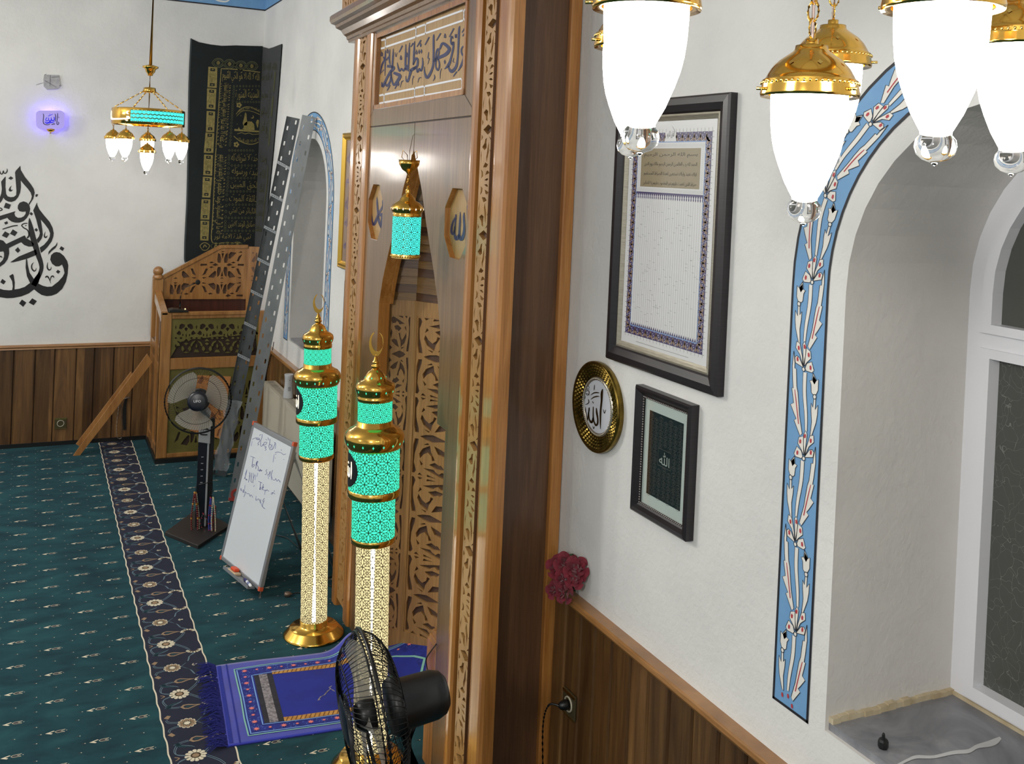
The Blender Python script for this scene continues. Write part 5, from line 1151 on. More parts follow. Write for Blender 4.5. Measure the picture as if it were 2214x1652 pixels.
for x, y in ((850, 1225), (1110, 1185), (915, 1075)): mb.poly(A8b, [(x-8, y), (x, y-8), (x+8, y), (x, y+8)], M_gt)
mb.build('gold_script', body)
mb = MB(); AR = zoomfn(WR, 410, 120, 8.26, .0135); BR = zoomfn(WR, 400, 320, 7.51, .0135)
for F, q, t in ((AR, [(1270, 130), (1550, 130), (1545, 260), (1265, 260)], 'الله الله الله'), (AR, [(1270, 310), (1480, 300), (1470, 510), (1265, 520)], 'الا باذنه يعلم'), (AR, [(1265, 620), (1400, 620), (1390, 800), (1262, 800)], 'محمد رسول'), (AR, [(1262, 930), (1400, 920), (1390, 1100), (1260, 1100)], 'سيد الخلق'), (AR, [(1262, 1180), (1390, 1180), (1380, 1400), (1260, 1400)], 'نور الهدى'), (BR, [(1215, 120), (1330, 130), (1320, 270), (1210, 270)], 'وحده'), (BR, [(1210, 350), (1310, 350), (1300, 490), (1205, 490)], 'الله'), (BR, [(1200, 580), (1290, 580), (1280, 720), (1195, 720)], 'الملك'), (BR, [(1185, 790), (1270, 790), (1260, 930), (1180, 930)], 'كل نفس'), (BR, [(1160, 1000), (1260, 1010), (1250, 1150), (1155, 1150)], 'شفاعتي'), (BR, [(1140, 1220), (1260, 1250), (1240, 1370), (1140, 1350)], 'محمد')):
    letter(mb, quadmap(F, q), arabic(t), M_gtd)
for t, q in (('وسع كرسيه السماوات', [(1420, 560), (1480, 560), (1440, 1000), (1390, 1000)]), ('والارض ولا يوده', [(1390, 1010), (1440, 1010), (1400, 1480), (1350, 1480)])):
    g = quadmap(AR, q); letter(mb, lambda x, y: g(y, 1-x), arabic(t), M_gtd)
for y0, y1 in ((290, 640), (730, 1090), (1150, 1600)):
    x0, x1 = 1530-.09*(y0-290), 1530-.09*(y1-290); mb.stroke(AR, [(x0, y0, 26), (x1, y1, 26)], M_gtd)
mb.stroke(BR, [(1345, 300, 14), (1330, 600, 14), (1290, 900, 14), (1260, 1200, 14)], M_gtd)
mb.build('gold_script', body)

# ================================================================== FURNITURE AND LOOSE THINGS
M_olive = mat('olive_gold_panel', (116, 108, 56), .42, .25, c2=(92, 88, 42), scale=5)
M_holes = mat('dark_panel_backing', (46, 30, 20), .7)
M_redback = wood('red_brown_boards', [(.25, (56, 26, 18)), (.5, (74, 36, 25)), (.8, (90, 46, 32))], (14, 14, .6), 2, .35, .3)
# ---- pulpit
Y0 = 9.03
PF = Pl((0, Y0, 0), (1, 0, 0), (0, 0, 1), (0, -1, 0)); PB = Pl((0, 9.62, 0), (1, 0, 0), (0, 0, 1), (0, -1, 0)); XL, XR = 1.03, 1.93
pul = thing('pulpit', (1.48, 9.4, 0), 'low wooden preaching pulpit with carved panels standing in the far corner', 'pulpit')
k6 = lambda P, x, y, c=0: P.px(320+x/6.119, 530+y/6.119, c)
zt = k6(PF, 600, 885)[1]; zr = k6(PF, 600, 975)[1]; za = k6(PF, 600, 1490)[1]; zb = k6(PF, 600, 1640)[1]; xp = 1.117
mb = MB(); mb.fbox(PF, XL, xp, .04, zt, -.06, 0, M_minb); mb.fbox(PF, XR-.07, XR, .04, zt, -.06, 0, M_minb); mb.build('front_post', pul, bevel=.006)
mb = MB(); mb.fbox(PF, xp, XR-.07, zr, zt, -.05, -.006, M_minb); mb.fbox(PF, xp, XR-.07, zr+.03, zr+.06, -.006, .006, M_minb); mb.build('top_rail', pul, bevel=.005)
mb = MB(); mb.fbox(PF, xp, XR-.07, zb, za, -.05, -.004, M_minb); mb.build('middle_rail', pul, bevel=.005)
mb = MB(); mb.fbox(PF, xp, XR-.07, .04, .075, -.05, -.004, M_minb); mb.build('bottom_rail', pul, bevel=.004)
mb = MB(); mb.fbox(PF, XL-.01, XR, 0, .04, -.8, .02, M_blackpl); mb.build('plinth_strip', pul)
# upper pierced panel
def um(x, y): return k6(PF, x, y)
U_ = [[(700, 1060), (730, 1043), (770, 1062), (762, 1092), (722, 1122), (690, 1110)], [(655, 1176), (690, 1134), (716, 1160), (716, 1192), (686, 1194)], [(740, 1175), (750, 1195), (740, 1212), (730, 1195)], [(694, 1235), (712, 1221), (738, 1235), (715, 1250)],
      [(566, 1330), (588, 1288), (632, 1268), (622, 1290), (600, 1306), (590, 1338), (576, 1350)], [(742, 1340), (762, 1380), (742, 1412), (720, 1390), (722, 1352)]]
C_ = [[(785, 1092), (810, 1108), (800, 1130), (785, 1146), (770, 1130), (760, 1108)], [(785, 1166), (793, 1200), (785, 1232), (777, 1200)], [(785, 1244), (816, 1276), (754, 1276)], [(785, 1294), (812, 1310), (785, 1330), (758, 1310)], [(745, 1424), (785, 1417), (825, 1424), (785, 1434)], [(647, 1312), (660, 1342), (647, 1372), (634, 1342)], [(610, 1424), (628, 1390), (666, 1390), (684, 1424)], [(647, 1060), (655, 1090), (647, 1122), (639, 1092)], [(628, 1235), (647, 1222), (666, 1235), (647, 1248)]]
hs = []
for n in range(-2, 3):
    off = 275*n
    for h in U_: hs.append([(x+off, y) for x, y in h]); hs.append([(2*785-x+off, y) for x, y in reversed(h)])
    for h in C_: hs.append([(x+off, y) for x, y in h])
inb = lambda h, x0, x1, y0, y1: all(x0 < x < x1 and y0 < y < y1 for x, y in h)
seen = set(); HH = []
for h in hs:
    key = (round(sum(x for x, y in h)/len(h)), round(sum(y for x, y in h)/len(h)))
    if key in seen: continue
    seen.add(key)
    if inb(h, 350, 1540, 1030, 1440): HH.append([um(x, y) for x, y in h])
mb = MB(); mb.prism(PF, [(xp, za), (XR-.07, za), (XR-.07, zr), (xp, zr)], -.03, -.020, M_olive, HH); mb.quad(PF.at(xp, za, -.034), PF.at(XR-.07, za, -.034), PF.at(XR-.07, zr, -.034), PF.at(xp, zr, -.034), M_holes); mb.build('pierced_panel', pul)
# quarter of the arabesque, centre at (985, 262) of the enlargement, mirrored four ways
Q_ = [[(1010, 288), (1045, 290), (1055, 330), (1048, 420), (1020, 400), (1000, 335)], [(1095, 290), (1130, 282), (1160, 290), (1130, 306)], [(1062, 352), (1080, 340), (1130, 380), (1165, 420), (1090, 434), (1062, 400)], [(1172, 312), (1200, 308), (1225, 360), (1246, 402), (1200, 380)], [(1182, 424), (1245, 424), (1230, 442)]]
AX_ = [[(1040, 262), (1072, 245), (1122, 262), (1076, 284)], [(1185, 254), (1270, 248), (1276, 262), (1270, 276), (1190, 275)]]; AY_ = [[(985, 340), (1002, 414), (968, 414)], [(960, 440), (985, 424), (1010, 440)]]
def arab(cx, cy, w, h):
    """holes of the arabesque in cells w x h round (cx, cy)"""
    out = []
    for i in range(-3, 4):
        for j in range(-4, 5):
            ox, oy = i*w, j*h
            for sx in (1, -1):
                for sy in (1, -1):
                    for q in Q_: out.append([(cx+ox+sx*(x-985)/300*w/2, cy+oy+sy*(y-262)/203*h/2) for x, y in q])
                for q in AX_: out.append([(cx+ox+sx*(x-985)/300*w/2, cy+oy+(y-262)/203*h/2) for x, y in q])
                for q in AY_: out.append([(cx+ox+(x-985)/300*w/2, cy+oy+sx*(y-262)/203*h/2) for x, y in q])
    return out
def inside(p, poly):
    c = False; n = len(poly)
    for i in range(n):
        (x0, y0), (x1, y1) = poly[i], poly[i-1]
        if (y0 > p[1]) != (y1 > p[1]) and p[0] < (x1-x0)*(p[1]-y0)/(y1-y0)+x0: c = not c
    return c
bnd = [k6(PB, *q) for q in [(185, 688), (185, 470), (450, 330), (975, 62), (1296, 62), (1290, 688)]]
pout = [k6(PB, *q) for q in [(160, 716), (163, 440), (965, 18), (1322, 18), (1316, 714)]]
c0 = k6(PB, 985, 262); ww = k6(PB, 1285, 262)[0]-k6(PB, 685, 262)[0]; hh = k6(PB, 985, 57)[1]-k6(PB, 985, 467)[1]
HH = [h for h in arab(c0[0], c0[1], ww, hh) if all(inside(p, bnd) for p in h)]
mb = MB(); mb.prism(PB, pout, -.03, 0, M_minb, HH); mb.poly(lambda a, b: PB.at(a, b, -.024), pout, M_frback); mb.solidstroke(PB, [p+(.03,) for p in pout[1:4]], -.035, .012, M_minb, 1); mb.build('carved_parapet', pul)
xr = pout[3][0]; zpk = pout[3][1]; zlo = pout[4][1]
mb = MB(); PS_ = Pl((xr, 9.62, 0), (1, -.55, 0), (0, 0, 1), (-.55, -1, 0)); mb.fbox(PS_, 0, .22, zlo-.3, zpk, -.03, 0, M_minb)
for h in arab(.10, zlo+.2, .2, .26):
    if inb(h, .02, .2, zlo+.02, zpk-.03): mb.poly(lambda a, b: PS_.at(a, b, .001), h, M_frback)
mb.build('carved_wing', pul)
x0, zb0 = k6(PB, 118, 745); zb1 = k6(PB, 118, 440)[1]; zb2 = k6(PB, 118, 345)[1]
mb = MB(); mb.fbox(PB, x0-.045, x0+.045, 1.0, zb1, -.05, .04, M_minb)
mb.lathe([(.045, zb1), (.048, zb1+.01), (.042, zb1+.03), (.026, zb1+.042), (.022, zb1+.05)]+[(max(.001, .046*sin(a)), zb2-.046*cos(a)) for a in [.5+k*.26 for k in range(11)]], M_minb, (x0, 9.61, 0), seg=24); mb.build('ball_post', pul, bevel=.004)
mb = MB(); mb.quad(PB.at(XL+.02, .9, -.02), PB.at(XR, .9, -.02), PB.at(XR, zlo+.02, -.02), PB.at(XL+.02, zlo+.02, -.02), M_redback); mb.build('inner_back', pul)
mb = MB(); mb.fbox(Pl((0, Y0, 0), (1, 0, 0), (0, 1, 0), (0, 0, 1)), XL+.03, XR-.02, .05, .6, .95, .97, M_redback); mb.build('seat_board', pul)
# left side: posts and rails with panels between
SX = Pl((XL, 0, 0), (0, 1, 0), (0, 0, 1), (-1, 0, 0))
mb = MB()
for a, b in ((Y0+.01, Y0+.07), (9.38, 9.44), (9.78, 9.84)): mb.fbox(SX, a, b, .04, zt+.25*(a-Y0), -.03, 0, M_minb)
for a in (.045, zb-.05, za-.0): mb.fbox(SX, Y0+.07, 9.78, a, a+.07, -.03, -.004, M_minb)
mb.build('side_frame', pul)
mb = MB(); mb.quad(SX.at(Y0+.05, .05, -.018), SX.at(9.8, .05, -.018), SX.at(9.8, zt+.1, -.018), SX.at(Y0+.05, zt, -.018), wood('pulpit_side_board', [(.25, (84, 56, 32)), (.5, (108, 74, 44)), (.8, (128, 92, 58))], (9, 9, .7), 2, .4, .3)); mb.build('side_board', pul)
mb = MB()
q = [(Y0+.0, zt+.002), (9.55, zt+.095), (9.55, zt+.03), (Y0+.0, zt-.075)]
mb.prism(SX, [(a, b) for a, b in q], .001, .006, mat('peeling_white_tape', (190, 178, 166), .6, c2=(164, 140, 116), scale=18)); mb.build('tape_strip', pul)
mb = MB(); mb.prism(SX, [(Y0, zt-.02), (9.62, zt+.10), (9.62, zt+.13), (Y0, zt+.008)], -.05, .004, M_minb, back=True); mb.build('side_cap', pul)
# lower pierced panel with the paler patch
bl, bh = .075, zb
HH = [h for h in arab(1.36, .30, .42, .40) if inb(h, xp+.05, XR-.1, bl+.05, bh-.05)]
mb = MB(); mb.prism(PF, [(xp, bl), (XR-.07, bl), (XR-.07, bh), (xp, bh)], -.03, -.020, M_olive, HH); mb.quad(PF.at(xp, bl, -.034), PF.at(XR-.07, bl, -.034), PF.at(XR-.07, bh, -.034), PF.at(xp, bh, -.034), M_holes); mb.build('pierced_panel', pul)
M_orange = mat('pale_orange_wood', (190, 132, 76), .5, c2=(172, 112, 60), scale=8)
qo = [k6(PF, *p) for p in [((412-320)*6.119, (932-530)*6.119), ((478-320)*6.119, (950-530)*6.119), ((500-320)*6.119, (815-530)*6.119), ((428-320)*6.119, (812-530)*6.119)]]
mb = MB(); mb.prism(PF, qo, -.019, -.010, M_orange)
o_ = mb.build('wood_patch', pul); o_['label'] = 'pale orange carved patch'
mb = MB()
for h in arab(qo[0][0]+.13, qo[0][1]+.22, .30, .32):
    if all(inside(p, qo) for p in h): mb.poly(lambda a, b: PF.at(a, b, -.0095), h, mat('patch_carving', (120, 72, 40), .7))
mb.build('patch_carving', o_)
# ---- microphone on the pulpit rail
PM = Pl((0, 9.09, 0), (1, 0, 0), (0, 0, 1), (0, -1, 0)); g = lambda x, y: k6(PM, x, y)
mx, mz = g(395, 858); mz = zt
mic = thing('gooseneck_microphone', (mx, 9.07, zt), 'black gooseneck microphone standing on the front rail of the pulpit', 'microphone')
mb = MB(); xa = g(255, 830)[0]; xb = g(525, 830)[0]; E = Pl((0, 9.07, 0), (1, 0, 0), (0, 0, 1), (0, -1, 0))
mb.prism(E, [(xa, mz), (xb, mz), (xb-.005, mz+.014), (xb-.05, mz+.022), (xa+.04, mz+.03), (xa+.008, mz+.022)], -.06, .06, M_blackpl, back=True); mb.build('base', mic, bevel=.005)
pts = [g(x, y) for x, y in ((425, 800), (430, 690), (440, 640), (470, 590), (520, 548), (590, 520), (640, 500))]
mb = MB(); mb.tube([PM.at(a, b) for a, b in [(pts[0][0], mz+.02)]+pts], [.012, .011, .006]+[.004]*5, M_blackpl, 10); mb.build('neck', mic)
a, b = g(660, 492); mb = MB(); mb.ball(PM.at(a, b), .021, mat('foam_cover', (24, 22, 22), .95), 16, 1.1); mb.build('foam_cover', mic)
a, b = g(478, 838); mb = MB(); mb.ball(E.at(a, mz+.028, .045), .006, emis('indicator_lamp', (255, 226, 160), 1.5), 10); mb.build('indicator_lamp', mic)

# ---- plank leaning beside the pulpit, straps on the wall
PK = Pl((0, 9.47, 0), (1, 0, 0), (0, 0, 1), (0, -1, 0)); g = lambda x, y: PK.px(x/3.442, 700+y/3.442)
mb = MB(); a, b, c, d = [g(*q) for q in [(540, 985), (580, 997), (1135, 285), (1095, 222)]]
mb.prism(PK, [a, b, c, d], -.012, .012, M_minb, back=True); o = mb.build('plank', bevel=.002); tag(o, 'light wooden plank leaning slantwise against the pulpit side over the wall boards', 'plank')
mb = MB(); a, b, c, d = [g(*q) for q in [(565, 900), (590, 915), (1000, 395), (975, 360)]]
mb.prism(PK, [a, b, c, d], -.034, -.013, M_minb, back=True); o = mb.build('lath', bevel=.002); tag(o, 'thinner short lath lying along the back of the leaning plank', 'lath')
g = lambda x, y, c=.035: WF.pt(x/3.442, 700+y/3.442, c)
mb = MB(); mb.tube([g(x, y) for x, y, _ in spline([(890, 590, 0), (880, 640, 0), (868, 760, 0), (872, 840, 0), (890, 856, 0), (906, 840, 0), (908, 760, 0), (902, 640, 0), (892, 590, 0)], 4)], .004, mat('dirty_white_cord', (150, 140, 128), .8), 6); o = mb.build('cord'); tag(o, 'looped whitish cord hanging on the far wall boards beside the pulpit', 'cord')
mb = MB(); mb.stroke(lambda x, y: g(x, y), [(945, 550, 14), (930, 600, 24), (925, 700, 26), (928, 790, 20)], M_blackpl); mb.tube([g(905, 560), g(970, 548)], .005, mat('steel_hook', (140, 136, 130), .4, .8), 6); o = mb.build('strap'); tag(o, 'short black strap hanging on a hook on the far wall boards', 'strap')

# ---- wall sockets
def socket(P, a, b, s, label, c=.022):
    r = thing('wall_socket', P.at(a, b-s, c), label, 'socket')
    mb = MB(); mb.fbox(P, a-s, a+s, b-s, b+s, c, c+.010, mat('socket_bronze', (88, 80, 56), .3, .5)); mb.build('frame_plate', r, bevel=.003)
    mb = MB(); mb.fbox(P, a-s*.98, a+s*.98, b+s*.72, b+s*.98, c+.010, c+.012, M_goldl); mb.fbox(P, a-s*.98, a+s*.98, b-s*.98, b-s*.9, c+.010, c+.012, M_goldl); mb.build('gilt_edge', r)
    A = axes(P.n, P.u); mb = MB(); mb.lathe([(s*.62, .010), (s*.6, .014), (s*.52, .014), (s*.50, .006), (.001, .006)], mat('socket_cream', (176, 170, 150), .4), P.at(a, b, c), A, 28)
    for sg in (-1, 1): mb.lathe([(.0035, .0065), (.001, .0066)], M_black, P.at(a+sg*.0095, b, c), A, 8)
    mb.build('outlet', r); return r
a, b = WF.px(131, 915.5, .03); socket(WF, a, b, .049, 'small brass edged socket on the far board panelling')
x0, b0_ = WR.px(1217, 1505, .03); x1, b1_ = WR.px(1243, 1540, .03); a, b = (x0+x1)/2, (b0_+b1_)/2
socket(WR, a, b, .048, 'brass edged socket with a black plug on the near board panelling')
mb = MB(); pl_ = WR.at(a, b, .035); A = axes((-1, 0, 0), (0, -1, 0))
mb.lathe([(.001, 0), (.018, .001), (.02, .012), (.015, .032), (.006, .04), (.001, .04)], M_blackpl, pl_, A, 16)
q = [WR.at(a, b, .07), WR.at(a-.03, b-.005, .10), WR.at(a-.07, b-.09, .10), WR.at(a-.10, b-.25, .08), WR.at(a-.11, b-.45, .06), WR.at(a-.10, .05, .09), WR.at(a+.1, .012, .3), WR.at(a+.55, .012, .75)]
mb.tube([Vector(p) for p in spline([tuple(v) for v in q], 6)], .0042, M_blackpl, 8); o = mb.build('power_cord'); tag(o, 'black plug and cord running down from the near socket to the floor', 'cord')

# ---- fans
def fanblade(name):
    m = bpy.data.materials.new(name); m.use_nodes = True; nt = m.node_tree; nt.nodes.clear()
    o = nt.nodes.new('ShaderNodeOutputMaterial'); t = nt.nodes.new('ShaderNodeBsdfTranslucent'); d = nt.nodes.new('ShaderNodeBsdfPrincipled'); x = nt.nodes.new('ShaderNodeMixShader'); tr = nt.nodes.new('ShaderNodeBsdfTransparent'); x2 = nt.nodes.new('ShaderNodeMixShader')
    t.inputs[0].default_value = lin((186, 182, 176)); d.inputs['Base Color'].default_value = lin((176, 170, 156)); d.inputs['Roughness'].default_value = .3; x.inputs[0].default_value = .5
    nt.links.new(t.outputs[0], x.inputs[2]); nt.links.new(d.outputs[0], x.inputs[1]); x2.inputs[0].default_value = .18; nt.links.new(x.outputs[0], x2.inputs[1]); nt.links.new(tr.outputs[0], x2.inputs[2]); nt.links.new(x2.outputs[0], o.inputs[0]); return m
M_blade = fanblade('smoky_fan_blade'); M_silver = mat('silver_plastic', (168, 170, 174), .35, .4); M_wire = mat('black_wire', (12, 12, 13), .35, .3); M_wire2 = mat('grey_wire', (120, 118, 112), .4, .5); M_night = mat('midnight_plastic', (14, 18, 30), .3)
def fan(hp, axis, foot, label, near, spin, upv):
    hp = Vector(hp); A = axes(axis, None); zx = Vector(upv) - A.col[2]*Vector(upv).dot(A.col[2]); A = axes(A.col[2], zx)
    r = thing('pedestal_fan', foot, label, 'fan'); R = .215; at = lambda x, y, z: hp + A @ Vector((x, y, z))
    wm = M_wire
    for nm, sg, dz, hub in (('front_grille', 1, .078, .066), ('rear_grille', -1, .075, .05)):
        mb = MB(); n = 84 if near else 72
        for k in range(n):
            t = 2*pi*k/n; tw = .5 if sg > 0 else -.35; q = []
            for i in range(9):
                u = i/8; rr = hub+(R-hub)*u; zz = sg*dz*(1-u**3.2)**.75; a = t+tw*(1-u)**1.2*.8; q.append(at(rr*cos(a), rr*sin(a), zz))
            mb.tube(q, .0011 if near else .0008, wm, 4, caps=False)
        for rr, zz in ((.15, sg*dz*(1-((.15-hub)/(R-hub))**3.2)**.75),): mb.tube([at(rr*cos(2*pi*k/48), rr*sin(2*pi*k/48), zz) for k in range(48)], .0016, wm, 6, closed=True)
        mb.build(nm, r)
    mb = MB(); mb.tube([at(R*cos(2*pi*k/64), R*sin(2*pi*k/64), 0) for k in range(64)], .0058, wm, 8, closed=True); mb.tube([at((R-.004)*cos(2*pi*k/64), (R-.004)*sin(2*pi*k/64), .012) for k in range(64)], .003, wm, 6, closed=True); mb.build('guard_rim', r)
    mb = MB(); mb.lathe([(.001, .083), (.045, .082), (.062, .078), (.066, .070), (.064, .064), (.001, .064)], M_night, hp, A, 40); hc = mb.build('grille_badge', r)
    mb = MB(); letter(mb, lambda x, y: at((y-.5)*.016, -(.5-x)*.046*-1, .0845), 'UFO', mat('badge_lettering', (216, 218, 222), .3) if not near else mat('badge_lettering_dim', (70, 74, 80), .3)); mb.build('badge_lettering', hc)
    for k in range(3):
        mb = MB(); vs = []; n1, n2 = 8, 9; t0 = spin+2*pi*k/3
        for i in range(n1+1):
            u = i/n1; rr = .035+.158*u; half = (.30+.55*sin(pi*min(1, u*1.05)*.62))*(1 if u < .9 else .93)
            for j in range(n2+1):
                v = j/n2-.5; a = t0+v*2*half*.92+.12*u; vs.append(at(rr*cos(a), rr*sin(a), .018+(v)*.055*(1-.35*u)-.01*sin(pi*u)))
        mb.add(vs, [(i*(n2+1)+j, i*(n2+1)+j+1, (i+1)*(n2+1)+j+1, (i+1)*(n2+1)+j) for i in range(n1) for j in range(n2)], M_blade, True); mb.build('fan_blade', r)
    mb = MB(); mb.lathe([(.001, .05), (.03, .048), (.04, .03), (.042, -.005), (.001, -.006)], mat('hub_grey', (92, 92, 94), .4) if not near else M_blackpl, hp, A, 28); mb.build('blade_hub', r)
    mb = MB(); mb.lathe([(.001, -.04), (.066, -.042), (.075, -.055), (.076, -.075), (.066, -.082), (.064, -.17), (.056, -.195), (.04, -.208), (.001, -.21)], M_blackpl, hp, A, 40); mb.build('motor_housing', r)
    ft = Vector(foot); piv = hp+A @ Vector((0, 0, -.10)); down = Vector((0, 0, -1))
    mb = MB(); mb.tube([piv+down*.04, Vector((ft.x, ft.y, hp.z-.17)), Vector((ft.x, ft.y, hp.z-.24))], [.034, .03, .022], M_blackpl if near else M_silver, 14); mb.build('tilt_neck', r)
    zc = hp.z-.24
    if near:
        mb = MB(); mb.tube([(ft.x, ft.y, .03), (ft.x, ft.y, zc+.04)], .016, M_blackpl, 14); mb.build('pole', r)
        mb = MB(); mb.box((ft.x, ft.y, zc-.06), (.075, .09, .14), M_blackpl); mb.build('control_box', r, bevel=.012)
    else:
        toc = (Vector((EYE.x, EYE.y, 0))-Vector((ft.x, ft.y, 0))).normalized(); sd = Vector((-toc.y, toc.x, 0)); E = Pl((ft.x, ft.y, 0), sd, (0, 0, 1), toc)
        mb = MB(); mb.fbox(E, .025, .058, .03, zc+.03, -.03, .005, M_blackpl); mb.fbox(E, -.05, .025, .03, zc-.13, -.03, .018, M_night); mb.fbox(E, .012, .026, .03, zc-.02, -.02, .022, M_silver); mb.build('pole', r, bevel=.004)
        mb = MB(); mb.prism(E, [(-.05, zc-.13), (.03, zc-.145), (.03, zc-.005), (.0, zc+.015), (-.05, zc+.02)], -.02, .026, M_silver); cb = mb.build('control_panel', r, bevel=.003)
        mb = MB(); w_ = .0275
        for k in range(2):
            z0 = zc-.075+.045*k; mb.stroke(lambda x, y: E.at(x, y, .0275), [(-.034, z0+.036, .009), (.008, z0+.036, .009), (.010, z0+.018, .009), (-.030, z0+.014, .009), (-.034, z0, .009), (.010, z0-.004, .009)], M_black, 3)
        mb.build('panel_digits', cb)
        mb = MB()
        for k in range(5): mb.fbox(E, -.026, -.010, zc-.24-.045*k, zc-.235-.045*k, .018, .0195, M_silver)
        mb.build('panel_marks', cb)
    mb = MB(); q = pi/4+.35
    rr = .19 if not near else .2
    if near: mb.lathe([(.001, .03), (.03, .032), (.04, .028), (.19, .014), (.2, .006), (.2, 0), (.001, 0)], M_blackpl, (ft.x, ft.y, 0), seg=48)
    else:
        cs = [FL.px(*p) for p in ((356, 1158), (428, 1106), (497, 1142), (428, 1188))]; mb.prism(FL, cs, 0, .026, mat('dark_brown_base', (38, 34, 33), .45), back=True)
    mb.build('fan_base', r, bevel=.004 if not near else 0); return r
hpN = depth(806, 1541, 2.72)
axN = CR*(-.93)+CD*.12+CF*(-.33)
footN = hpN+axN.normalized()*-.11; fan(hpN, axN, (footN.x, footN.y, 0), 'near black pedestal fan seen from the side in front of the lamp', True, 2.2, -CD)
hpF = depth(428.5, 866, 6.75); f_ = FL.px(437, 1146)
axF = (EYE-hpF).normalized()+CR*-.07+CD*.07
fan(hpF, axF, (f_[0], f_[1], 0), 'far pedestal fan with silver panel standing beside the carpet border strip', False, .75, -CD)
# ---- strings of beads hung on the far fan
PBd = Pl((f_[0], f_[1], 0), CR, -CD, -CF)
g = lambda x, y, c: PBd.pt(330+x/3.7545, 780+y/3.7545, c)
def beads(x0, y0, x1, y1, w, r, m1, m2, label, c, tas=None):
    q = spline([(x0, y0, 0), (x0-w, (y0+y1)/2, 0), (x0+(x1-x0)*.6-w*.6, y1-25, 0), (x1, y1, 0), (x1+w*.6, y1-25, 0), (x1+w*.8, (y0+y1)/2, 0), (x0+4, y0+6, 0)], 14); mb = MB()
    for i, (x, y, _) in enumerate(q): mb.ball(g(x, y, c), r, m1 if i % 7 else m2, 7)
    r_ = mb.build('prayer_beads'); tag(r_, label, 'prayer beads', 'prayer beads on the fan')
    mb = MB(); a = g(x1, y1, c); b = tas or g(x1+6, y1+45, c); mb.tube([a, a.lerp(b, .4), b], [.003, .005, .009], m2, 8); mb.build('tassel', r_)
mr = mat('dark_red_beads', (92, 22, 22), .25); mw = mat('pale_beads', (186, 180, 160), .3); my = mat('amber_beads', (170, 120, 40), .25); mbk = mat('black_beads', (20, 18, 20), .25); mbl = mat('blue_beads', (40, 50, 130), .3); mt_ = mat('cream_tassel', (206, 196, 140), .9); mdr = mat('crimson_tassel', (150, 30, 50), .8)
beads(340, 1070, 345, 1490, 26, .0075, mr, my, 'dark red bead string, leftmost of those hung on the far fan', .07)
beads(352, 1070, 350, 1480, 34, .005, mw, my, 'pale bead string looped outside the dark red one on the far fan', .062, g(338, 1550, .06))
beads(410, 1240, 440, 1400, 22, .005, mbk, mdr, 'short black bead string in the middle of those on the far fan', .07, g(432, 1550, .06))
beads(470, 1110, 462, 1400, 14, .0055, mbl, mdr, 'blue bead string among those hung on the far fan', .075)
beads(490, 1110, 500, 1480, 12, .005, mw, mt_, 'pale bead string with a long cream tassel on the far fan', .08, g(465, 1625, .06))
beads(505, 1180, 498, 1440, 16, .006, mr, mdr, 'dark red bead string, rightmost of those hung on the far fan', .06)
mb = MB(); mb.tube([g(x, y, .045) for x, y in ((350, 1060), (352, 1020), (380, 1004), (480, 985))], .003, M_blackpl, 6); mb.tube([g(485, 985, .04), g(490, 1060, .06), g(470, 1110, .07)], .003, M_blackpl, 6); mb.tube([g(350, 1060, .045), g(340, 1075, .07)], .003, M_blackpl, 6); o = mb.build('wire_hook'); tag(o, 'black wire hook round the pole of the far fan holding bead strings', 'hook')

# ---- whiteboard easel
A_ = Vector(FL.px(483, 1234)+(0,)); B_ = Vector(FL.px(554, 1294)+(0,)); du = (B_-A_).normalized(); nn = Vector((-du.y, du.x, 0))
if nn.x < 0: nn = -nn
al = radians(12.3); tv = Vector((0, 0, cos(al)))+nn*sin(al); nb = du.cross(tv).normalized()
if nb.dot(EYE-A_) < 0: nb = -nb
BP = Pl(A_, du, tv, nb); u0, u1, v0, v1 = -.072, .508, .060, .928
M_alu = mat('aluminium_frame', (150, 152, 156), .35, .5); M_alul = mat('pale_aluminium', (186, 184, 180), .4, .3); M_corner = mat('orange_corner', (196, 84, 52), .5)
wb = thing('whiteboard_easel', (A_+B_)/2+nn*.2, 'white writing board on an easel with faint blue handwriting, standing between fan and minaret lamp', 'whiteboard')
mb = MB(); mb.fbox(BP, u0, u1, v0, v1, -.012, -.002, mat('white_board_enamel', (206, 211, 216), .22)); bd = mb.build('board', wb)
for a, b, c, d in ((u0-.006, u1+.006, v1-.022, v1+.008), (u0-.006, u1+.006, v0-.008, v0+.014), (u0-.008, u0+.014, v0, v1), (u1-.014, u1+.010, v0, v1)):
    mb = MB(); mb.fbox(BP, a, b, c, d, -.020, .004, M_alu if c > .5 or b > 1 or d < .2 else M_alu); mb.build('frame_rail', wb, bevel=.003)
for a, b in ((u0, v1), (u1, v1), (u0, v0), (u1, v0)): mb = MB(); mb.fbox(BP, a-.011, a+.011, b-.013, b+.013, -.022, .006, M_corner); mb.build('corner_cap', wb, bevel=.003)
for u in (u0+.066, u1-.010): mb = MB(); w_ = .014; mb.tube([BP.at(u, -.0, -.02), BP.at(u, v0+.02, -.02), BP.at(u, v1-.05, -.028)], .011, M_alul, 10); mb.build('front_leg', wb)
for u in (u0+.05, u1-.02):
    mb = MB(); tp_ = BP.at(u, v1-.08, -.035); ft = BP.at(u, 0, 0)+nn*.56; ft.z = .008; mb.tube([tp_, ft], .010, M_alul, 10); mb.build('back_leg', wb)
mb = MB(); mb.fbox(BP, u0+.16, u1-.05, v0-.018, v0-.008, .004, .052, M_alu); mb.fbox(BP, u0+.16, u1-.05, v0-.018, v0+.0, .049, .053, M_alu); mb.build('pen_tray', wb)
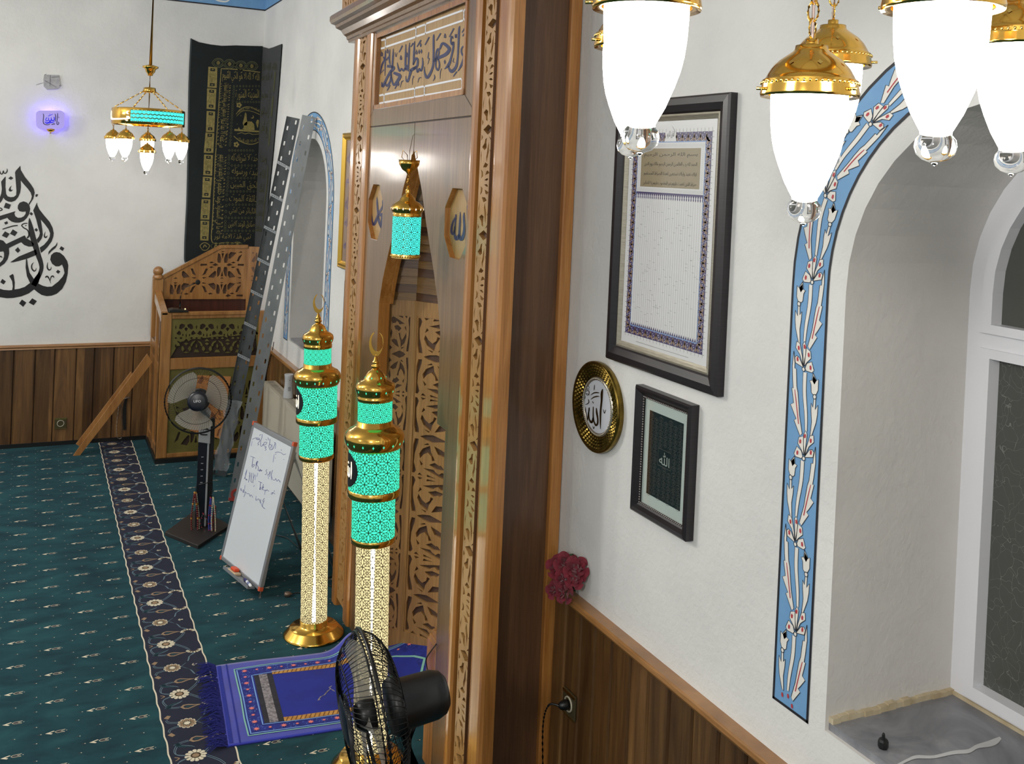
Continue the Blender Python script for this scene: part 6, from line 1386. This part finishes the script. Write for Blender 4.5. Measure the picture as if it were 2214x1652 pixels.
F = zoomfn(BP, 480, 910, 8.26, -.0012); mb = MB(); M_pen = mat('blue_marker_ink', (72, 78, 140), .5); M_pen2 = mat('faded_marker_ink', (146, 154, 190), .5)
for s in ([(540, 330), (600, 305), (660, 310), (670, 330), (620, 335), (615, 318), (680, 345), (640, 400), (655, 420), (635, 435)], [(715, 240), (712, 300), (690, 360), (690, 440), (710, 455), (730, 430), (760, 385), (800, 385), (780, 420), (725, 425), (790, 470), (765, 480), (790, 510), (765, 530)], [(855, 320), (850, 400), (835, 450)], [(835, 440), (850, 500), (880, 450), (870, 420), (850, 430)], [(950, 385), (935, 440), (900, 510), (845, 515)], [(935, 380), (950, 395)],
          [(945, 570), (1000, 555), (1060, 575), (1100, 605), (1140, 590)], [(670, 265), (690, 240)], [(780, 330), (800, 345)], [(820, 300), (830, 345)], [(1055, 510), (1060, 535)], [(950, 600), (970, 595)], [(945, 660), (955, 670)], [(1095, 690), (1110, 692)],
          [(505, 632), (550, 645), (595, 668)], [(555, 655), (540, 760), (535, 800), (545, 830), (580, 790), (560, 780), (540, 800)], [(625, 720), (600, 860)], [(600, 790), (640, 740), (635, 720), (610, 760), (650, 830), (640, 880)], [(640, 890), (690, 870), (660, 900), (690, 890), (715, 880), (700, 900), (680, 860)],
          [(805, 865), (785, 890), (800, 930), (780, 960), (765, 955)], [(810, 970), (840, 950), (860, 900), (850, 1000)], [(905, 880), (880, 960), (900, 1040)], [(900, 1050), (940, 1060), (960, 1030), (980, 1080), (1010, 1050), (1040, 1100), (1030, 1070)],
          [(445, 870), (420, 980), (395, 1040), (410, 1010), (430, 1060)], [(430, 1050), (450, 1060), (440, 1040), (425, 1055)], [(500, 930), (480, 1060), (470, 1100)], [(530, 930), (515, 1080), (540, 1090)], [(580, 960), (550, 1080), (560, 1110)],
          [(650, 1085), (690, 1095), (720, 1115)], [(685, 1100), (680, 1180), (670, 1230), (700, 1210), (690, 1190), (672, 1220)], [(740, 1130), (715, 1240)], [(715, 1190), (745, 1180), (725, 1210), (760, 1250)], [(765, 1230), (790, 1250), (800, 1230), (840, 1260)], [(880, 1290), (910, 1280), (890, 1310), (870, 1300)], [(910, 1280), (950, 1310)], [(935, 1240), (930, 1270)],
          [(340, 1200), (330, 1230), (350, 1250), (345, 1210)], [(370, 1270), (400, 1240), (380, 1230), (375, 1280), (420, 1270), (390, 1360)], [(420, 1270), (450, 1300), (480, 1300), (500, 1350), (520, 1320), (550, 1370)], [(600, 1380), (620, 1420), (650, 1390), (680, 1440), (660, 1400)], [(760, 1380), (730, 1420), (740, 1450), (755, 1420), (720, 1520), (760, 1570)], [(690, 1400), (680, 1470)]):
    mb.stroke(F, [p+(7,) for p in s], M_pen, 4)
for s in ([(540, 360), (520, 450)], [(640, 930), (620, 1000)], [(410, 960), (440, 880)], [(490, 910), (500, 1000)], [(560, 930), (555, 1020)], [(600, 960), (590, 1060)], [(580, 1150), (560, 1180)], [(770, 1240), (760, 1320)], [(410, 1150), (400, 1220)], [(930, 600), (910, 740)], [(820, 950), (830, 1040)], [(880, 990), (880, 1060)], [(900, 420), (890, 510)], [(960, 400), (950, 500)], [(610, 1340), (600, 1420)], [(690, 1450), (720, 1530), (770, 1570)]):
    mb.stroke(F, [p+(10,) for p in s], M_pen2, 3)
mb.build('handwriting', bd)
F = zoomfn(BP, 400, 880, 3.7556, .028)
er = BP.px(400+402/3.7556, 880+1325/3.7556, .03); ev = v0-.008
mb = MB(); Rm = Matrix((du, tv, nb)).transposed(); mb.fbox(BP, er[0]-.055, er[0]+.055, ev, ev+.014, .006, .050, mat('pale_felt', (196, 170, 140), .9)); r = mb.build('board_eraser', bevel=.004); tag(r, 'orange board eraser lying on the pen tray of the whiteboard', 'eraser')
mb = MB(); mb.fbox(BP, er[0]-.030, er[0]+.030, ev+.014, ev+.034, .010, .046, mat('orange_plastic', (216, 78, 40), .4)); mb.build('handle', r, bevel=.006)
mk = BP.px(400+515/3.7556, 880+1418/3.7556, .03); c = BP.at(mk[0], ev+.010, .030); d = (du*1+nb*.12).normalized(); A = axes(d)
mb = MB(); mb.lathe([(.001, -.062), (.0075, -.061), (.0085, -.055), (.0085, .05), (.006, .058), (.001, .06)], M_white, c, A, 18); r = mb.build('marker_pen'); tag(r, 'white marker with a dark blue cap lying on the pen tray', 'marker')
mb = MB(); mb.lathe([(.001, -.070), (.0085, -.069), (.0094, -.06), (.0094, -.025), (.0088, -.024)], mat('dark_blue_cap', (30, 30, 96), .35), c, A, 18); mb.lathe([(.0086, -.002), (.0087, .03)], mat('marker_label', (120, 130, 170), .5), c, A, 18); mb.build('cap', r)

# ---- perforated cable trays leaning in the corner
M_galv = mat('galvanised_steel', (138, 142, 144), .42, .55, c2=(116, 121, 124), scale=9, stretch=(1, 1, .5)); M_galv2 = mat('galvanised_steel_dull', (104, 108, 110), .5, .5, c2=(88, 92, 95), scale=9)
def tray(q0, d0, q1, x1, w, mt, flange, label, l0=0.0, extra=False):
    p0 = Vector(FL.px(*q0)+(0.006,)) if d0 is None else d0; p1 = WR.pt(q1[0], q1[1], WX-x1); v = (p1-p0).normalized(); L = (p1-p0).length
    toc = (EYE-(p0+p1)/2).normalized(); n_ = (toc-v*toc.dot(v)).normalized(); u = v.cross(n_).normalized()
    if u.dot(CR) < 0: u = -u
    T = Pl(p0, u, v, n_); r = thing('cable_tray', p0, label, 'cable tray', 'metal cable trays in the corner')
    mb = MB(); n = int(L/.125); h = L/n
    for k in range(n):
        hs = []
        for sx, o in ((-.27, .25), (.27, .72)):
            x, y = sx*w, (k+o)*h; a, b = .006, .018; hs.append([(x-a, y-b+.004), (x-a+.003, y-b), (x+a-.003, y-b), (x+a, y-b+.004), (x+a, y+b-.004), (x+a-.003, y+b), (x-a+.003, y+b), (x-a, y+b-.004)])
        mb.prism(T, [(-w/2, k*h), (w/2, k*h), (w/2, (k+1)*h), (-w/2, (k+1)*h)], -.0015, .0, mt, hs, back=True)
    for sx in (-1, 1): mb.fbox(T, sx*w/2-.001, sx*w/2+.001, 0, L, *( (0, flange) if flange > 0 else (flange, 0)), mt)
    body_ = mb.build('perforated_channel', r); return r, T, L, body_
WLT = FL.px(474, 1030)
tr1, T1, L1, b1_ = tray((474, 1030), None, (634, 254), 1.90, .105, M_galv2, .035, 'darker perforated steel tray, left one of the two leaning in the corner')
for k in range(1, 12):
    y = L1-.16-.27*k+.05
    if y < L1*.30: break
    mb = MB(); mb.prism(T1, [(-.054, y+.012), (.054, y-.022), (.054, y-.046), (-.054, y-.012)], .030, .034, mat('steel_strap', (176, 180, 184), .35, .5), [[(-.035+.016*i-.003, y-.002-.004*i), (-.035+.016*i+.003, y-.004-.004*i), (-.035+.016*i+.003, y-.012-.004*i), (-.035+.016*i-.003, y-.010-.004*i)] for i in range(5)]); mb.build('perforated_strap', tr1)
tr2, T2, L2, b2_ = tray((507, 1085), None, (668, 251), 1.905, .100, M_galv, -.035, 'lighter perforated steel tray, right one of the two, with a red ring at its foot')
mb = MB(); k = 28; c = (0.004, .055)
mb.prism(T2, [(c[0]+.043*cos(2*pi*i/k), c[1]+.043*sin(2*pi*i/k)) for i in range(k)], .001, .006, mat('red_end_tape', (150, 52, 44), .5), [[(c[0]+.024*cos(2*pi*i/k), c[1]+.024*sin(2*pi*i/k)) for i in range(k)]]); mb.fbox(T2, -.047, .047, .0, .022, .001, .005, MATS['red_end_tape']); mb.build('red_ring', tr2)
M_film = mat('clear_film', (190, 194, 198), .2, alpha=.28)
mb = MB(); vs = []; nU, nV = 6, 16
for j in range(nV+1):
    for i in range(nU+1):
        y = .06+.60*j/nV; x = -.062+.115*i/nU+.012*sin(j*1.3+i); vs.append(T1.at(x, y, .042+.012*sin(i*2.2+j*.9)+.004*random.random()))
mb.add(vs, [(j*(nU+1)+i, j*(nU+1)+i+1, (j+1)*(nU+1)+i+1, (j+1)*(nU+1)+i) for j in range(nV) for i in range(nU)], M_film, True); mb.build('plastic_film', tr1)

# ---- radiator with a bottle on it
RD = Pl((1.84, 0, 0), (0, -1, 0), (0, 0, 1), (-1, 0, 0)); M_rad = mat('cream_radiator', (192, 186, 170), .35); ra, rb_ = -8.62, -6.75; zr0, zr1 = .15, .755
rad_ = thing('radiator', (1.88, 7.7, zr0), 'cream panel radiator under the far window behind the whiteboard', 'radiator')
mb = MB(); mb.fbox(RD, ra, rb_, zr0, zr1-.03, -.012, 0, M_rad); mb.fbox(RD, ra, rb_, zr0, zr1-.03, -.09, -.078, M_rad); mb.build('panel', rad_, bevel=.004)
mb = MB(); mb.fbox(RD, ra-.004, rb_+.004, zr1-.035, zr1, -.095, .004, M_rad)
for k in range(60): y = ra+.04+(rb_-ra-.08)*k/59; mb.fbox(RD, y-.008, y+.008, zr1, zr1+.0008, -.07, -.02, mat('grille_slot', (140, 136, 124), .5))
mb.build('top_grille', rad_)
for a in (ra-.001, rb_-.003): mb = MB(); mb.fbox(RD, a, a+.004, zr0, zr1-.02, -.092, .002, M_rad); mb.build('side_cover', rad_)
mb = MB()
for a in (ra+.3, rb_-.3): mb.fbox(RD, a-.02, a+.02, .3, .6, -.128, -.09, M_rad)
mb.build('wall_bracket', rad_)
bt = Pl((0, 0, zr1), (1, 0, 0), (0, 1, 0), (0, 0, 1)).px(623, 861); M_bot = mat('white_bottle', (206, 208, 212), .35)
zb_ = zr1+.001; hb = zof(bt[0], bt[1], 809)-zb_; r_ = .036
bot = thing('spray_bottle', (bt[0], bt[1], zb_), 'white waisted bottle with a grey label standing on the radiator end', 'bottle')
mb = MB(); mb.lathe([(.001, 0), (r_*1.05, .001), (r_*1.1, .01), (r_*1.05, hb*.25), (r_*.9, hb*.5), (r_*.86, hb*.7), (r_*.94, hb*.9), (r_*1.02, hb*.99), (r_*.98, hb), (r_*.8, hb-.006), (.001, hb-.006)], M_bot, (bt[0], bt[1], zb_), seg=32); body_ = mb.build('body', bot)
mb = MB(); th = atan2(-bt[1], -bt[0])
f = lambda x, z: Vector((bt[0]+r_*1.01*cos(th+x), bt[1]+r_*1.01*sin(th+x), zb_+z)); G_ = mat('grey_label_print', (126, 126, 130), .5)
for j in range(6): z = hb*(.30+.035*j); mb.add([f(-.1, z), f(.2, z), f(.5, z), f(.5, z+hb*.02), f(.2, z+hb*.02), f(-.1, z+hb*.02)], [(0, 1, 4, 5), (1, 2, 3, 4)], G_)
mb.stroke(f, [(.05, hb*.80, .006), (.2, hb*.77, .006), (.35, hb*.80, .006)], G_); mb.build('label_print', body_)

# ---- blue prayer rug, wrinkled, running into the niche
N0 = Vector((.864, 4.513, 0)); SV = Vector((.996, -.087, 0)); WV = Vector((.087, .996, 0)); RL, RWd = 1.13, .765
def gz(s, w):
    z = .006+.003*sin(9*s+4*w)*sin(7*w)
    z += .085*math.exp(-((s-.72)/.085)**2)*math.exp(-((w-.80)/.17)**2)
    z += .02*math.exp(-((s-.70-.1*(w-.7))/.05)**2)*(.3+w)*.5
    if s > .86: z += (max(0, s-.90))**1.3*.75*(.25+w*.9)
    return max(z, .0045)
def rp(s, w, h=0):
    p = N0+SV*s+WV*w; return Vector((p.x, p.y, gz(s, w)+h))
M_rug = mat('royal_blue_plush', (22, 34, 150), .8, c2=(30, 46, 176), scale=9); M_rug.node_tree.nodes['Principled BSDF'].inputs['Sheen Weight'].default_value = .4
M_rug2 = mat('navy_blue_plush', (20, 30, 112), .85, c2=(38, 52, 150), scale=50); M_rdb = mat('deep_blue_field', (28, 44, 150), .85, c2=(24, 36, 132), scale=8); M_rgn = mat('pale_green_line', (130, 186, 172), .8); M_rlb = mat('pale_blue_line', (120, 160, 224), .8); M_rpk = mat('pink_star', (232, 128, 124), .8); M_rgo = mat('golden_cord_weave', (206, 158, 84), .8, c2=(176, 122, 52), scale=30); M_rbk = mat('black_band', (30, 30, 40), .85, c2=(44, 44, 54), scale=30); M_rsv = mat('silver_embroidery', (170, 164, 170), .6, c2=(70, 66, 74), scale=70); M_rbr = mat('brown_stripe', (120, 74, 30), .8)
rug = thing('prayer_rug', rp(.55, .38), 'royal blue prayer rug with fringe and pink stars on the teal carpet', 'rug')
mb = MB(); nS, nW = 60, 40; vs = [rp(RL*i/nS, RWd*j/nW+.0) for i in range(nS+1) for j in range(nW+1)]; vb = [v-Vector((0, 0, .004)) for v in vs]; n = len(vs)
fs = [(i*(nW+1)+j, i*(nW+1)+j+1, (i+1)*(nW+1)+j+1, (i+1)*(nW+1)+j) for i in range(nS) for j in range(nW)]
mb.add(vs, fs, M_rug, True)
rim = [(i, 0) for i in range(nS+1)]+[(nS, j) for j in range(1, nW+1)]+[(i, nW) for i in range(nS-1, -1, -1)]+[(0, j) for j in range(nW-1, 0, -1)]
rv = [rp(RL*i/nS, RWd*j/nW) for i, j in rim]; m_ = len(rv); mb.add(rv+[Vector((v.x, v.y, max(.001, v.z-.012))) for v in rv], [(i, (i+1) % m_, m_+(i+1) % m_, m_+i) for i in range(m_)], M_rug2); pile = mb.build('pile', rug)
mb = MB()
def patch(s0, s1, w0, w1, mt, h):
    a, b = max(1, int((s1-s0)/.022)), max(1, int((w1-w0)/.022)); vs = [rp(s0+(s1-s0)*i/a, w0+(w1-w0)*j/b, h) for i in range(a+1) for j in range(b+1)]
    mb.add(vs, [(i*(b+1)+j, i*(b+1)+j+1, (i+1)*(b+1)+j+1, (i+1)*(b+1)+j) for i in range(a) for j in range(b)], mt, True)
def line(pts, wd, mt, h):
    q = []
    for (a, b), (c, d) in zip(pts[:-1], pts[1:]):
        k = max(1, int(hypot(c-a, d-b)/.02)); q += [(a+(c-a)*i/k, b+(d-b)*i/k, wd) for i in range(k)]
    q.append(pts[-1]+(wd,)); mb.stroke(lambda x, y: rp(x, y, h), q, mt, 1)
patch(.10, 1.10, .06, .695, M_rug2, .0015); patch(.175, 1.0, .135, .60, M_rdb, .002); patch(.180, .272, .137, .598, M_rbk, .0025); patch(.205, .245, .137, .598, M_rsv, .003)
patch(.272, .80, .585, .622, M_rgo, .003); patch(.272, .80, .133, .170, M_rgo, .003)
for k in range(24):
    for w0, w1 in ((.587, .62), (.135, .168)): s = .28+.52*k/24; line([(s, w0), (s+.014, w1)], .005, M_rbr, .0034)
wob = lambda s, a: a+.004*sin(s*60)
line([(1.06, .06)]+[(s, .055) for s in (.9, .6, .3, .10)]+[(.095, .2), (.098, .4), (.092, .69)]+[(s, .70) for s in (.3, .6, .9, 1.09)], .007, M_rgn, .0025)
line([(1.06, .07)]+[(s, .069) for s in (.9, .6, .3, .112)]+[(.108, .2), (.110, .4), (.104, .68)]+[(s, .686) for s in (.3, .6, .9, 1.08)], .006, M_rlb, .0026)
line([(.82, .128), (.5, .126), (.172, .128), (.170, .60), (.5, .63), (.85, .632)], .006, M_rlb, .0036)
line([(.84, .632), (.92, .60), (1.0, .53), (1.04, .47), (1.0, .38), (.97, .30), (.93, .2)], .013, M_rgn, .004)
random.seed(5)
for k in range(16):
    s = .14+.062*k
    for w, ok in ((.655, s < 1.08), (.098, s < .98)):
        if not ok: continue
        rr = .016 if k % 2 == 0 else .010; st = [(s+(rr if i % 2 == 0 else rr*.45)*cos(2*pi*i/16), w+(rr if i % 2 == 0 else rr*.45)*sin(2*pi*i/16)) for i in range(16)]; mb.poly(lambda x, y: rp(x, y, .0040), st, M_rpk)
for k in range(8):
    w = .16+.062*k; rr = .016 if k % 2 == 0 else .011; st = [(.138+(rr if i % 2 == 0 else rr*.45)*cos(2*pi*i/16), w+(rr if i % 2 == 0 else rr*.45)*sin(2*pi*i/16)) for i in range(16)]; mb.poly(lambda x, y: rp(x, y, .0040), st, M_rpk)
for k in range(260):
    s, w = (.115+random.random()*.95, random.choice((.075, .632))+random.random()*.05) if k % 3 else (.115+random.random()*.045, .1+random.random()*.56); line([(s, w), (s+.006, w+.004)], .0018, M_rlb, .0032)
for p in ([(.455, .285), (.47, .31), (.49, .32), (.51, .35), (.53, .37), (.54, .35), (.545, .34)], [(.45, .28), (.465, .285)], [(.53, .37), (.525, .385), (.54, .395)]): line(p, .006, M_rsv, .0030)
mb.build('woven_pattern', pile)
mb = MB(); patch(.012, .03, .02, .75, M_rdb, .0018); patch(.055, .062, .01, .755, M_rdb, .0018); mb.build('woven_end', pile)
mb = MB(); M_fr = mat('blue_fringe', (22, 28, 110), .9)
for k in range(300):
    w = -.015+.80*random.random(); L = .05+.05*random.random(); a = random.gauss(0, .35); p = rp(.006, min(max(w, .0), .765)); q = N0+SV*(-L)+WV*(w+L*sin(a)); q.z = .002+.012*random.random(); mid = (p+q)/2+Vector((0, 0, .008+.01*random.random())); mb.tube([p, mid, q], [.0022, .0018, .0012], M_fr, 4, caps=False)
fr_ = mb.build('fringe', rug); fr_['kind'] = 'stuff'

# ---- artificial roses on the cap rail
M_rose = mat('crimson_rose', (126, 18, 42), .75, c2=(92, 10, 30), scale=30); M_rose.node_tree.nodes['Principled BSDF'].inputs['Sheen Weight'].default_value = .3; M_leaf = mat('rose_leaf_green', (62, 88, 56), .6, c2=(44, 66, 42), scale=20)
rc = WR.pt(1224, 1248, .04); ros = thing('artificial_roses', (rc.x, rc.y, .985), 'bunch of dark red cloth roses lying on the cap rail beside the wooden niche', 'flowers')
def rose(x, y, c, r, k):
    o = WR.pt(x, y, c); mb = MB(); A = axes((EYE-o).normalized()+Vector((random.uniform(-.5, .5), random.uniform(-.5, .5), random.uniform(-.2, .6))))
    for ring, (rr, n, tilt, hz) in enumerate(((.25, 3, .15, .55), (.45, 4, .35, .45), (.72, 5, .75, .28), (1.0, 5, 1.15, .05))):
        for i in range(n):
            t = 2*pi*(i+.37*ring+.2*k)/n; vs = []; nu, nv = 6, 5; span = 2*pi/n*.78
            for a in range(nv+1):
                for b in range(nu+1):
                    v = a/nv; u = b/nu-.5; ang = t+u*span*(.6+.5*v); rad_2 = r*(rr*(.25+.75*v**.8)+.10*v*v*tilt)*(1-.12*(2*u)**2*v); h = r*(hz+.62*v*(1-.45*tilt*v)-.16*(2*u)**2*v+.05*sin(9*u+ring))
                    vs.append(o+A @ Vector((rad_2*cos(ang), rad_2*sin(ang), h-.3*r)))
            mb.add(vs, [(a*(nu+1)+b, a*(nu+1)+b+1, (a+1)*(nu+1)+b+1, (a+1)*(nu+1)+b) for a in range(nv) for b in range(nu)], M_rose, True)
    mb.ball(o+A @ Vector((0, 0, .15*r)), .22*r, M_rose, 10); mb.build('rose_bloom', ros)
for i, (x, y, c, r) in enumerate(((1207, 1226, .06, .047), (1224, 1220, .05, .046), (1246, 1230, .045, .047), (1219, 1252, .075, .040), (1243, 1250, .055, .040), (1220, 1282, .085, .040), (1198, 1276, .085, .034))): rose(x, y, c, r, i)
for pts in ([(1206, 1215), (1200, 1200), (1212, 1195), (1218, 1208)], [(1222, 1208), (1228, 1198), (1240, 1197), (1234, 1208)], [(1196, 1246), (1192, 1256), (1200, 1266), (1206, 1254)], [(1232, 1266), (1242, 1270), (1246, 1280), (1234, 1276)]):
    mb = MB(); q = [WR.pt(x, y, .03) for x, y in pts]; c_ = sum(q, Vector())/4+Vector((-.008, 0, 0)); mb.add(q+[c_], [(0, 1, 4), (1, 2, 4), (2, 3, 4), (3, 0, 4)], M_leaf); mb.build('leaf', ros)
mb = MB(); mb.tube([WR.pt(1215, 1240, .04), WR.pt(1200, 1262, .05), (1.93, 3.47, .992)], .003, M_leaf, 6); mb.build('stem', ros)

# ---- small black stopper on the window sill
p = Pl((0, 0, SILL), (1, 0, 0), (0, 1, 0), (0, 0, 1)).px(1909, 1618); s_ = .0125
mb = MB(); mb.lathe([(.001, 0), (s_*.95, .001), (s_*1.05, .006), (s_*1.05, .018), (s_*.85, .024), (s_*.35, .027), (s_*.3, .036), (s_*.2, .039), (.001, .04)], M_blackpl, (p[0], p[1], SILL+.0003), seg=8, smooth=False); o = mb.build('bottle_stopper'); tag(o, 'tiny black stopper standing on the grey marble window sill', 'stopper')

# ---- cords on the carpet and beside the pulpit
def cord(pts, r, mt, label, name='cord'):
    mb = MB(); mb.tube([Vector(q) for q in spline(pts, 7)], r, mt, 6); o = mb.build(name); tag(o, label, 'cord'); return o
fp = lambda x, y, z=.006: FL.px(x, y)+(z,)
o = cord([fp(585, 1157), fp(620, 1165), fp(650, 1188), fp(700, 1200), fp(722, 1240), fp(700, 1258), fp(716, 1270)], .004, mat('dark_green_flex', (26, 38, 38), .5), 'thin dark flex on the carpet behind the whiteboard and left lamp')
cd = FL.px(621, 1291); A = axes((.3, -1, .3))
o = cord([fp(628, 1290, .012), fp(640, 1284), fp(655, 1286), fp(662, 1300), fp(668, 1320, .01)], .003, M_blackpl, 'short black lamp cord with a silvery plug lying left of the left lamp')
mb = MB(); mb.lathe([(.001, -.02), (.012, -.018), (.016, -.008), (.016, .008), (.010, .02), (.004, .028), (.001, .03)], mat('plug_metal', (120, 104, 92), .3, .6), (cd[0], cd[1], .0175), axes((1, -.2, 0)), 16); mb.build('plug', o)
g = lambda x, y, c=.012: MH.pt(700+x/5.47, 1350+y/5.47, c)
o = cord([tuple(g(*q)) for q in [(1330, 235), (1280, 300), (1225, 380), (1212, 430), (1222, 520), (1240, 620), (1245, 700), (1240, 800)]], .003, M_blackpl, 'thin black wire hanging down the niche post behind the near fan')
o = cord([tuple(WR.pt(x, y, .03)) for x, y in ((592, 740), (588, 762), (580, 790), (573, 830), (571, 870), (571, 985))], .005, M_blackpl, 'dark cable running down the wall edge between pulpit and radiator')
